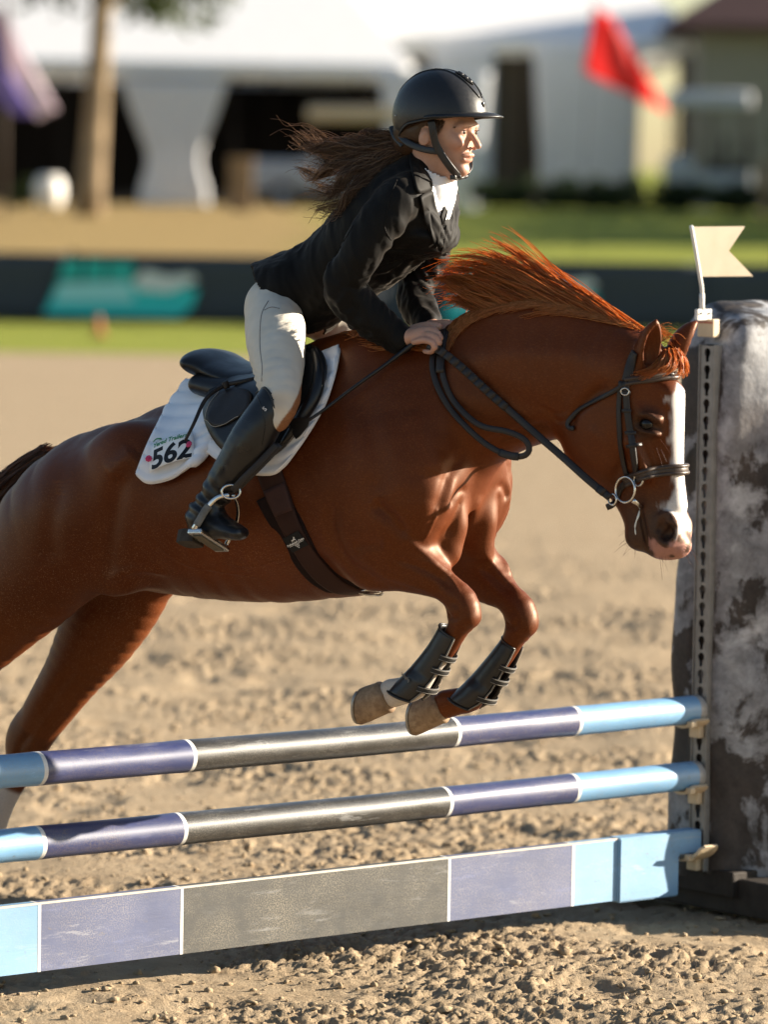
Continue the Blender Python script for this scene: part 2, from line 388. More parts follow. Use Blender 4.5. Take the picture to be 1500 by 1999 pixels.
# ------------------------------------------------------------------ ground: one sheet, sand near, rising bank far away
def terrain_z(X, Y):
    s = np.clip((Y - 63) / 45, 0, 1); return s * s * (3 - 2 * s) * 1.0
def build_ground():
    xs = np.concatenate([-np.geomspace(1500, 2.3, 46), np.arange(-2.2, 2.2001, .0105), np.geomspace(2.3, 1500, 46)])
    d = [7.2]; st = .0115
    while d[-1] < 26: d.append(d[-1] + st * max(1, (d[-1] / 9.5) ** 2.0))
    ys = np.concatenate([[-400, -100, -30, -8, 0, 3, 5, 6.4], d, np.linspace(26.6, 49.6, 28)])
    X, Y = np.meshgrid(xs, ys, indexing='ij'); P = np.stack([X, Y], -1)
    fade = np.clip(1.25 - np.abs(X) / 3.2, 0, 1) * np.clip((Y - 6.3) / .8, 0, 1) * np.clip((27 - Y) / 6, 0.0, 1)
    A = np.array([1.0, 1.0])
    W = P + .05 * np.stack([fbm(P * 5, 2, 91), fbm(P * 5, 2, 92)], -1)
    cl = 1 - np.abs(fbm(W * 22, 3, 3)) * 2.2            # clods: ridged
    cl2 = 1 - np.abs(fbm(W * 27 + 5, 2, 8)) * 2.2
    patch = np.clip(fbm(P * 2.2, 3, 21) * 1.3 + .55, .12, 1.25)
    cr = np.abs(fbm(W * 30 + 3, 2, 12)); cr2 = np.abs(fbm(W * 48 + 9, 2, 18))
    Z = .022 * fbm(P * 1.6, 3, 5) + patch * np.clip(.82 + (Y - 10) * .012, .8, 1) * (.010 * np.clip(cl, -.8, 1) + .007 * np.clip(cl2, -.6, 1) - .012 * np.exp(-(cr / .07) ** 2) - .008 * np.exp(-(cr2 / .10) ** 2) + .009 * fbm(P * 55, 2, 40) + .006 * fbm(P * 95, 1, 44))
    pit = fbm(P * 3.4 + 50, 2, 66); Z -= .05 * np.clip(pit - .28, 0, .4)          # hoof pits
    Z = Z * fade - .012 * fade
    n, m = X.shape; V = np.stack([X, Y, Z], -1).reshape(-1, 3)
    i = np.arange(n - 1)[:, None] * m + np.arange(m - 1)[None]; i = i.ravel()
    Fq = np.stack([i, i + m, i + m + 1, i + 1], 1)
    o = link('sand_arena', np_mesh('sand_arena', V, Fq), make_sand()); setp(o, 'churned tan sand footing of the riding arena', 'sand', kind='structure')
    # grass beyond the arena: butts on the sand, rises as a bank behind the fence
    xs = np.concatenate([-np.geomspace(1500, 26, 14), np.linspace(-25, 25, 70), np.geomspace(26, 1500, 14)]); ys = np.concatenate([np.linspace(49.4, 75, 60), np.linspace(76, 120, 50), np.geomspace(122, 2600, 26)])
    X, Y = np.meshgrid(xs, ys, indexing='ij'); Z = terrain_z(X, Y) + .004 + .03 * fbm(np.stack([X, Y], -1) * .5, 3, 9) * (np.abs(X) < 60) * np.clip((Y - 50) / 3, 0, 1)
    n, m = X.shape; i = (np.arange(n - 1)[:, None] * m + np.arange(m - 1)[None]).ravel()
    o = link('grass_field', np_mesh('grass_field', np.stack([X, Y, Z], -1).reshape(-1, 3), np.stack([i, i + m, i + m + 1, i + 1], 1)), make_grass()); setp(o, 'grass strip and bank beyond the arena', 'grass', kind='structure')
    # loose crumbs of sand on the footing
    bm = bmesh.new(); bmesh.ops.create_icosphere(bm, subdivisions=1, radius=1.0); bm.verts.ensure_lookup_table()
    bv = np.array([v.co[:] for v in bm.verts]); bf = np.array([[v.index for v in f.verts] for f in bm.faces]); bm.free()
    N = 11000; y = 8.6 + 9 * RNG.random(N) ** 1.5; x = (RNG.random(N) * 2 - 1) * (.11 * y + .25)
    z = gz(x, y); r = .0025 + .0095 * RNG.random(N) ** 3.6
    keep = fbm(np.stack([x, y], -1) * 2.2, 3, 21) > -.45 + .7 * (RNG.random(N) - .5)
    x, y, z, r = x[keep], y[keep], z[keep], r[keep]; N = len(x)
    sc = r[:, None] * (.5 + 1.0 * RNG.random((N, 3))) * np.array([1.2, 1.2, .75]); jit = 1 + 1.0 * (RNG.random((N, len(bv), 1)) - .5)
    V = np.stack([x, y, z + r * .3], 1)[:, None] + bv[None] * sc[:, None] * jit
    Fq = (bf[None] + (np.arange(N) * len(bv))[:, None, None]).reshape(-1, 3)
    o = link('sand_crumbs', np_mesh('sand_crumbs', V.reshape(-1, 3), Fq), bpy.data.materials['arena_sand']); setp(o, 'loose crumbs and clods of sand scattered over the arena footing', 'sand', kind='stuff')
_gb = {}
def gz(x, y):
    if 'b' not in _gb:
        me = bpy.data.objects['sand_arena'].data; V = np.empty(len(me.vertices) * 3, np.float32); me.vertices.foreach_get('co', V); V = V.reshape(-1, 3)
        ux = np.unique(V[:, 0]); uy = np.unique(V[:, 1]); _gb['b'] = (ux, uy, V[:, 2].reshape(len(ux), len(uy)))
    ux, uy, Z = _gb['b']; i = np.clip(np.searchsorted(ux, x), 0, len(ux) - 1); j = np.clip(np.searchsorted(uy, y), 0, len(uy) - 1); return Z[i, j]
build_ground()
# ------------------------------------------------------------------ the jump
JYAW = math.radians(40.0); JD = np.array([math.cos(JYAW), math.sin(JYAW), 0]); JN = np.array([math.sin(JYAW), -math.cos(JYAW), 0])
J0 = at_y(850, 1430, 12.25); J0 = np.array([J0[0], J0[1], 0.0])
JM = Matrix.Translation(J0.tolist()) @ Matrix.Rotation(JYAW, 4, 'Z')      # jump frame: x along the poles, -y towards the camera, z up
def jl(px, py, off=0.0):
    """pixel -> jump frame on the plane off metres nearer than the pole plane"""
    p = at_plane(px, py, J0 + JN * off, JN) - J0; return np.array([p @ JD, -(p @ JN), p[2]])
def jw(p): return J0 + JD * p[0] - JN * p[1] + np.array([0, 0, p[2]])

def paint(name, color, wear, gloss=.3, dirt=(.30, .23, .15), dirt_amt=.5, sx=1.0, coat=.0):
    t = NT(name)
    scr = t.noise(34, 6, .7, stretch=(.25 * sx, 1, 1)); spk = t.noise(260, 3, .6); big = t.noise(3.5, 4)
    c = t.ramp(big, [(.3, tuple(x * .86 for x in color)), (.7, tuple(min(1, x * 1.12) for x in color))])
    c = t.mix(t.ramp(scr, [(.58, 0.0), (.74, wear)]), c, tuple(min(1, x * 1.7 + .05) for x in color))
    w2 = t.math('MULTIPLY', t.ramp(spk, [(.44, 0.0), (.62, 1.0)]), t.ramp(t.noise(5, 7, .7), [(.38, 0.0), (.66, 1.0)]))
    c = t.mix(t.math('MULTIPLY', w2, dirt_amt * .6), c, dirt)
    chip = t.math('MULTIPLY', t.ramp(t.noise(26, 9, .78, stretch=(.14 * sx, 1, 1), dist=.3), [(.575, 0.0), (.61, 1.0)]), t.ramp(t.noise(3.2, 5, .6), [(.42, 0.0), (.62, 1.0)]))
    c = t.mix(t.math('MULTIPLY', chip, .55), c, tuple(.35 * x + .30 for x in color))
    scuff = t.math('MULTIPLY', t.ramp(t.noise(48, 6, .8, stretch=(.5, 1, 1)), [(.60, 0.0), (.66, 1.0)]), t.ramp(t.noise(2.1, 3, .5), [(.45, 0.0), (.6, 1.0)])); c = t.mix(t.math('MULTIPLY', scuff, .6), c, tuple(x * .4 for x in dirt))
    r = t.ramp(scr, [(.35, gloss), (.75, min(1, gloss + .3))])
    t.set(color=c, rough=r, spec=.5, coat=coat, coat_rough=.36); nb = t.bump(t.noise(22, 4, .6, stretch=(.2, 1, 1)), .25, .004)
    t.set(normal=t.bump(spk, .22, .0012, nb)); return t.m
PNT = dict(light=paint('light_blue_paint', (.165, .355, .58), .35, .34, coat=.7), navy=paint('navy_paint', (.024, .036, .122), .4, .34, coat=.9), black=paint('worn_black_paint', (.016, .0155, .015), .5, .34, (.30, .28, .24), .6, coat=1.0), white=paint('white_band_paint', (.72, .72, .70), .15), end=paint('grey_pole_end', (.38, .37, .35), .2))
BPT = dict(light=paint('plank_light_blue', (.185, .345, .52), .3, .5, (.45, .4, .33), .35), navy=paint('plank_navy', (.080, .097, .185), .5, .5, (.40, .36, .30), .7), black=paint('plank_black', (.040, .040, .038), .6, .5, (.30, .26, .19), 1.0), white=PNT['white'])

def jump_pole(stops, left, rad, z0, z1, label):
    """stops: (s, paint) band starts along the pole; a thin white band sits on each change"""
    s_end = stops[-1][0]; segs = []
    for (a, c), (b, _) in zip(stops[:-1], stops[1:]): segs.append((a, b, c))
    S, MI, names = [], [], ['light', 'navy', 'black', 'white', 'end']
    cuts = []
    for q, (a, b, c) in enumerate(segs):
        a2 = a + (.006 if q > 0 else 0); b2 = b - (.006 if q < len(segs) - 1 else 0)
        if q > 0: cuts.append((a - .006, a + .006, 'white'))
        cuts.append((a2, b2, c))
    cuts.append((s_end, s_end + .022, 'end'))
    rings, mids = [], []; m = 28; ang = np.linspace(0, 2 * math.pi, m, endpoint=False)
    def ring(s, r):
        f = (s - left) / (s_end - left); zc = z0 + (z1 - z0) * f - .004 * math.sin(f * math.pi); rr = r * (1.03 - .06 * f)
        rr = rr * (1 + .012 * np.sin(ang * 3 + s * 2) + .008 * np.sin(ang * 5 + s * 7)); return np.stack([np.full(m, s), np.cos(ang) * rr + .002 * math.sin(s * 3), zc + np.sin(ang) * rr], 1)
    rings.append(ring(cuts[0][0], rad * .86)); rings.append(ring(cuts[0][0] + .006, rad)); mids.append(cuts[0][2])
    for a, b, c in cuts:
        n = max(1, int((b - a) / .06)); e = .0012 if c == 'white' else 0.0
        if e: rings[-1] = ring(a, rad + e)
        for k in range(1, n + 1): rings.append(ring(a + (b - a) * k / n, rad + (e if c == 'white' else 0))); mids.append(c)
    rings.append(ring(s_end + .026, rad * .9)); mids.append('end')
    V, Fs = loft(rings); me = py_mesh('jump_pole', V, Fs)
    o = link('jump_pole', me, [PNT[k] for k in names]); o.matrix_world = JM
    idx = [names.index(c) for c in mids for _ in range(m)] + [names.index('end')] * 2
    me.polygons.foreach_set('material_index', np.array(idx[:len(me.polygons)], np.int32))
    me.polygons[len(me.polygons) - 1].use_smooth = False; me.polygons[len(me.polygons) - 2].use_smooth = False
    return setp(o, label, 'jump pole', 'striped jump poles')
S_END = jl(1352, 1386)[0]
def bands(pts):
    s = [jl(x, y)[0] for x, y in pts]; mid = .5 * (s[1] + s[2]); left = 2 * mid - S_END
    return [(left, 'light'), (s[0], 'navy'), (s[1], 'black'), (s[2], 'navy'), (s[3], 'light'), (S_END, 'end')], left
bt, L1 = bands([(72, 1500), (362, 1476), (880, 1428), (1118, 1407)])
bl, L2 = bands([(70, 1643), (344, 1616), (864, 1565), (1115, 1538)])
SL = min(L1, L2)
jump_pole(bt, L1, .041, .565, .567, 'upper blue and black striped pole just under the front hooves')
jump_pole(bl, L2, .041, .379, .381, 'lower blue and black striped pole hanging between upper pole and plank')

def jump_plank():
    root = empty('jump_plank', J0, JYAW, 'flat painted plank with worn black middle at the foot of the jump', 'plank')
    s = [jl(x, y)[0] for x, y in [(68, 1830), (346, 1795), (868, 1735), (1110, 1710), (1196, 1698), (1313, 1690), (1357, 1650)]]
    left = 2 * (.5 * (s[1] + s[2])) - s[5]; z0, z1, th = .056, .228, .019
    runs = [('light', left, s[0]), ('navy', s[0], s[1]), ('black', s[1], s[2]), ('navy', s[2], s[3]), ('light', s[3], s[4])]
    for q, (c, a, b) in enumerate(runs):
        bm = bmesh.new(); box_bm(bm, (a + (.0045 if q else 0), -th, z0), (b - (.0045 if q < 4 else -.001), th, z1), None, .0025 if False else 0)
        bmesh.ops.subdivide_edges(bm, edges=[e for e in bm.edges if e.calc_length() > .2], cuts=6)
        link('board', bm_mesh('board', bm), BPT[c], root, smooth=False)
        if q: box('painted_line', (a - .0045, -th - .0006, z0 - .0005), (a + .0045, th + .0006, z1 + .0006), BPT['white'], root, 0)
    # cream top edge line along the front arris
    box('edge_strip', (left, -th - .0012, z1 - .003), (s[4], -th + .006, z1 + .0022), simple('worn_edge', (.5, .47, .42), .7), root, 0)
    bm = bmesh.new(); pts = [(s[4] + .001, z0 - .006), (s[5], z0 - .006), (s[5], .165), (s[6], .165), (s[6], z1 + .002), (s[4] + .001, z1 + .002)]
    v0 = [bm.verts.new((x, -th - .010, z)) for x, z in pts]; v1 = [bm.verts.new((x, th + .004, z)) for x, z in pts]
    bm.faces.new(v0); bm.faces.new(v1[::-1])
    for i in range(6): bm.faces.new((v0[i], v1[i], v1[(i + 1) % 6], v0[(i + 1) % 6]))
    bmesh.ops.recalc_face_normals(bm, faces=bm.faces); bmesh.ops.bevel(bm, geom=list(bm.edges), offset=.004, segments=2, affect='EDGES')
    me = bm_mesh('end_block', bm); link('end_block', me, BPT['light'], root, smooth=False)
    o = bpy.data.objects.new('end_block', me); COL.objects.link(o); o.parent = root; o.scale = (-1, 1, 1); o.location = (left + s[4], 0, 0)
    return left
PL_LEFT = jump_plank()

def rock_mat():
    t = NT('painted_stone'); a = t.noise(3.0, 6, .6, dist=.3); b = t.noise(15, 6, .7, dist=.2); c = t.noise(1.7, 4, .5); sm = t.noise(4.6, 7, .60, stretch=(1, 1, .75), dist=.35)
    col = t.ramp(b, [(.28, (.10, .10, .11)), (.5, (.24, .245, .26)), (.72, (.41, .42, .44))])
    blotch = t.ramp(sm, [(.465, 1.0), (.505, 0.0)]); col = t.mix(blotch, col, t.ramp(b, [(.3, (.012, .010, .010)), (.7, (.075, .062, .055))]))
    white = t.ramp(a, [(.55, 0.0), (.61, .85)]); col = t.mix(white, col, t.ramp(b, [(.3, (.36, .37, .395)), (.6, (.58, .59, .615))]))
    col = t.mix(t.ramp(c, [(.52, 0.0), (.66, .5)]), col, (.24, .18, .14))
    t.set(color=col, rough=t.ramp(b, [(.3, .5), (.7, .8)]), spec=.35)
    t.set(normal=t.bump(t.noise(46, 4, .6), .22, .004, t.bump(t.noise(9, 4, .5), .35, .02))); return t.m
ROCK = rock_mat(); DKWOOD = simple('dark_wet_wood', (.028, .022, .018), .75, .3, .4, 12, .4, 60, bdist=.006); GALV = simple('grey_track_metal', (.24, .23, .215), .5, .4, .2, 25, .1, 300, metal=.15)
DARKIN = simple('track_channel', (.02, .018, .016), .9, .1); CREAM = simple('cream_plastic', (.58, .46, .31), .5, .4, .1, 25, .05); WHITEP = simple('white_flag_rod', (.74, .72, .68), .45, .4, .08)

def keyhole_strip(bm, w, cell, n, th):
    """plate with n keyhole cut-outs, x across, z up"""
    R, sw, sl = .0125, .0064, .031
    for q in range(n):
        z0 = q * cell; zc = z0 + cell * .60; up, dn = cell * .40, cell * .60
        ca = [math.atan2(up, w / 2), math.atan2(up, -w / 2), math.atan2(-dn, -w / 2), math.atan2(-dn, w / 2)]
        angs = sorted(set([round(x, 5) for x in ca + [k * math.pi / 8 - math.pi + .001 for k in range(16)] + [-math.pi / 2 - .22, -math.pi / 2 + .22, -math.pi / 2]]))
        vo, vh = [], []
        for a in angs:
            c, s_ = math.cos(a), math.sin(a)
            t = min([x for x in ((w / 2) / abs(c) if abs(c) > 1e-6 else 9, (up / s_) if s_ > 1e-6 else 9, (dn / -s_) if s_ < -1e-6 else 9)])
            h = R
            if s_ < 0: h = max(h, min(sl / -s_, sw / abs(c) if abs(c) > 1e-6 else 9) if min(sl / -s_, sw / abs(c) if abs(c) > 1e-6 else 9) > R else R)
            h = min(h, t - .002); vo.append(bm.verts.new((c * t, 0, zc + s_ * t))); vh.append(bm.verts.new((c * h, 0, zc + s_ * h)))
        m = len(angs)
        for i in range(m): bm.faces.new((vo[i], vo[(i + 1) % m], vh[(i + 1) % m], vh[i]))
    bmesh.ops.recalc_face_normals(bm, faces=bm.faces); bmesh.ops.solidify(bm, geom=list(bm.faces), thickness=th)

def jump_standard(name, M, label, seed):
    root = bpy.data.objects.new(name, None); COL.objects.link(root); root.matrix_world = M; setp(root, label, 'jump standard', 'jump standards holding the poles')
    # sculpted stone-like panel; local x away from the poles, -y nearer the camera
    f = Field((-.05, -.42, .0), (1.0, .36, 1.85), .0125)
    X, Y, Z = f.grid((slice(None), slice(None), slice(None)))
    P = np.stack(np.broadcast_arrays(X, Y, Z), -1)
    lo = np.stack([vnoise(P.reshape(-1, 3)[::1] * 2.6 + seed, 31)], -1).reshape(P.shape[:3]); hi = vnoise(P.reshape(-1, 3) * 8.5 + seed, 57).reshape(P.shape[:3])
    wd = .60 * np.clip(X - .03, 0, .22) * np.clip((1.70 - Z) / .55, .12, 1); yc = .035 - wd / 2; hx, hy, hz, rr = .42, .062 + .02 * np.clip((.8 - Z) / .8, 0, 1) + wd / 2, .765, .055
    prof = 1 - .03 * np.clip((Z - 1.3) / .3, 0, 1) ** 2
    qx = np.abs(X - .455) - hx * prof; qy = np.abs(Y - yc) - hy; qz = np.abs(Z - .865) - hz + .0 * X
    qz = qz + (.16 * np.clip((X - .35) / .5, 0, 1) ** 1.5 + .10 * np.clip((.12 - X) / .15, 0, 1) ** 2) * (Z > .9)
    d = np.sqrt(np.maximum(qx, 0) ** 2 + np.maximum(qy, 0) ** 2 + np.maximum(qz, 0) ** 2) + np.minimum(np.maximum(np.maximum(qx, qy), qz), 0) - rr
    face = np.clip(X / .12, .12, 1)
    f.d = (d + (.040 * lo + .014 * hi) * face + .020 * vnoise(np.stack([Z[0, 0] * 5.0 + seed, Z[0, 0] * 0], -1), 77)[None, None, :] * (Y > .05)).astype(np.float32)
    V, Fq = f.mesh(2); link('stone_panel', np_mesh('stone_panel', V, Fq), ROCK, root)
    # keyhole track on the end that faces the poles
    bm = bmesh.new(); keyhole_strip(bm, .052, .0475, 31, .003)
    T = Matrix.Translation((-.036, .0, .115)) @ Matrix.Rotation(-math.pi / 2, 4, 'Z'); bmesh.ops.transform(bm, matrix=T, verts=bm.verts)
    link('keyhole_track', bm_mesh('keyhole_track', bm), GALV, root, smooth=False)
    box('track_side', (-.0395, -.031, .11), (-.006, -.0268, 1.59), GALV, root, .001); box('track_side', (-.0395, .0268, .11), (-.006, .031, 1.59), GALV, root, .001)
    box('track_back', (-.014, -.0262, .11), (-.010, .0262, 1.59), DARKIN, root, 0)
    box('plinth', (-.02, -.13, .045), (.9, .17, .118), DKWOOD, root, .006)
    for x in (.0, .74): box('foot', (x, -.44, -.004), (x + .13, .46, .098), DKWOOD, root, .008)
    box('rating_plate', (-.045, -.03, 1.612), (-.02, .034, 1.662), CREAM, root, .003)
    box('plate_stripe', (-.0465, -.028, 1.650), (-.044, .032, 1.655), simple('faded_red_print', (.42, .12, .08), .6), root, 0)
    return root
MS = JM @ Matrix.Translation((S_END + .066, 0, 0))
jump_standard('jump_standard', MS, 'mottled grey fake stone standard with keyhole track right of the poles', 3.1)
ML = JM @ Matrix.Translation((SL - .05, 0, 0)) @ Matrix.Rotation(math.pi, 4, 'Z')
jump_standard('jump_standard', ML, 'stone standard at the left end of the poles, outside the frame', 8.4)

def jump_cup(M, label, flat=False):
    root = bpy.data.objects.new('jump_cup', None); COL.objects.link(root); root.matrix_world = M; setp(root, label, 'jump cup', 'cream plastic jump cups')
    # tray: cradle opening up, x=0 at the track, -x towards the pole
    n = 11; a = np.linspace(-.95, .95, n); rings = []
    R = .052 if not flat else .11
    for x, g in ((.0, .85), (-.006, 1.0), (-.055, 1.0), (-.068, .92)):
        o = [(x, math.sin(t * g) * R, -math.cos(t * g) * R) for t in a]; i = [(x, math.sin(t * g) * (R + .008), -math.cos(t * g) * (R + .008)) for t in a[::-1]]
        rings.append(o + i)
    V, Fs = loft(np.array(rings)); link('cradle', py_mesh('cradle', V + np.array([0, 0, R]), Fs), CREAM, root, smooth=False)
    box('bracket', (-.018, -.020, -.038), (.004, .020, -.002), CREAM, root, .004); box('lip', (-.075, -.052, -.001), (-.055, -.030, .016), CREAM, root, .004)
    return root
TRX = S_END + .026
for z, lb, fl in ((.525, 'cream cup under the upper pole end on the keyhole track', False), (.338, 'cream cup under the lower pole end on the keyhole track', False), (.150, 'cream flat cup carrying the plank end on the standard', True)):
    jump_cup(JM @ Matrix.Translation((TRX + .0, 0, z)), lb, fl)
for z, lb, fl in ((.525, 'cream cup under the upper pole at its left end, outside the frame', False), (.338, 'cream cup under the lower pole at its left end, outside the frame', False), (.150, 'cream flat cup under the plank at its left end, outside the frame', True)):
    jump_cup(JM @ Matrix.Translation((SL - .012, 0, z)) @ Matrix.Rotation(math.pi, 4, 'Z'), lb, fl)

def marker_flag():
    root = empty('marker_flag', (0, 0, 0), 0, 'cream swallowtail plastic flag on a bent white rod above the standard', 'flag')
    off = 0.0; S0 = S_END + .022
    nE = -JD
    base = jw((S0, 0, 1.70)); root.location = base
    def P(px, py): return at_plane(px, py, base, JN) - base
    pl = [P(*q) for q in [(1352, 443), (1455, 442), (1423, 490), (1471, 540), (1368, 541)]]
    bm = bmesh.new(); t = JN * .0025
    v0 = [bm.verts.new((p + t).tolist()) for p in pl]; v1 = [bm.verts.new((p - t).tolist()) for p in pl]
    bm.faces.new(v0); bm.faces.new(v1[::-1])
    for i in range(5): bm.faces.new((v0[i], v1[i], v1[(i + 1) % 5], v0[(i + 1) % 5]))
    bmesh.ops.recalc_face_normals(bm, faces=bm.faces); bmesh.ops.bevel(bm, geom=list(bm.edges), offset=.0015, segments=2, affect='EDGES')
    link('flag_plate', bm_mesh('flag_plate', bm), simple('cream_flag_plastic', (.31, .248, .172), .45, .4, .06, 12, .05), root, smooth=False)
    rod = spline([P(1350, 441), P(1359, 492), P(1367, 540), P(1371, 565), P(1371, 590), P(1371, 615)], 26)
    tube('rod', rod, .0055, WHITEP, root); tube('rod_sleeve', spline([P(1371, 574), P(1371, 606)], 4), .0075, WHITEP, root)
    bm = bmesh.new(); c = P(1374, 612)
    def slab(px0, py0, px1, py1, y0, y1):
        a, b = P(px0, py0), P(px1, py1); s = [a @ JD, b @ JD]; z = [a[2], b[2]]
        M = Matrix(((JD[0], -JN[0], 0, 0), (JD[1], -JN[1], 0, 0), (0, 0, 1, 0), (0, 0, 0, 1))); box_bm(bm, (min(s), y0, min(z)), (max(s), y1, max(z)), M, .0015)
    slab(1360, 604, 1387, 625, -.006, .006); link('bracket', bm_mesh('bracket', bm), WHITEP, root, smooth=False)
    for q in (1366, 1382):
        a = P(q, 612) + JN * .007; link_screw(root, a)
def link_screw(root, a):
    V, Fs = tube_data(np.array([a, a + JN * .003]), .0028, 8, (0, 0, 1)); link('screw', py_mesh('screw', V, Fs), DARKIN, root)
marker_flag()
# ------------------------------------------------------------------ the horse
HYAW = math.radians(30.0); HF = np.array([math.cos(HYAW), -math.sin(HYAW), 0]); HL = np.array([math.sin(HYAW), math.cos(HYAW), 0])
_o = at_y(850, 1400, 11.62); HO = np.array([_o[0], _o[1], 0.0])
HM = Matrix.Translation(HO.tolist()) @ Matrix.Rotation(-HYAW, 4, 'Z')   # horse frame: x forward, y to its left = away from the camera, z up
CH = COSY = math.cos(HYAW)
def w2h(p): p = np.asarray(p, float) - HO; return np.stack([p @ HF, p @ HL, p[..., 2]], -1)
CAMH = w2h(CAMP)
def dirh(px, py): d = raydir(px, py); return np.array([d @ HF, d @ HL, d[2]])
def hp(px, py, v=0.0):
    d = dirh(px, py); return CAMH + d * ((v - CAMH[1]) / d[1])
def scale_at(p): return FPX / (HO + p[0] * HF + p[1] * HL)[1]
def proj(p):
    """horse frame point -> pixel"""
    w = HO + p[0] * HF + p[1] * HL + np.array([0, 0, p[2]]); c = _R.T @ (w - CAMP); return IMW / 2 + FPX * c[0] / -c[2], IMH / 2 - FPX * c[1] / -c[2]
def rows(L, v=0.0, hz=False, bs=1.0):
    """(px, py, a_px, b_m[, v]) -> x,y,z,a,b in the horse frame"""
    out = []
    for r in L:
        vv = r[4] if len(r) > 4 else v; p = hp(r[0], r[1], vv); s = scale_at(p)
        out.append([*p, r[2] / s / (CH if hz else 1), r[3] * bs])
    return np.array(out)
def mir(R): R = np.array(R, float); R[..., 1] *= -1; return R
def rot_xz(deg, yaw=0.0, rollx=0.0):
    """columns: local axes; deg tilts x towards +z in the medial plane"""
    a = math.radians(deg); R = np.array([[math.cos(a), 0, -math.sin(a)], [0, 1, 0], [math.sin(a), 0, math.cos(a)]])
    b = math.radians(yaw); Z = np.array([[math.cos(b), -math.sin(b), 0], [math.sin(b), math.cos(b), 0], [0, 0, 1]])
    c = math.radians(rollx); X = np.array([[1, 0, 0], [0, math.cos(c), -math.sin(c)], [0, math.sin(c), math.cos(c)]]); return Z @ R @ X

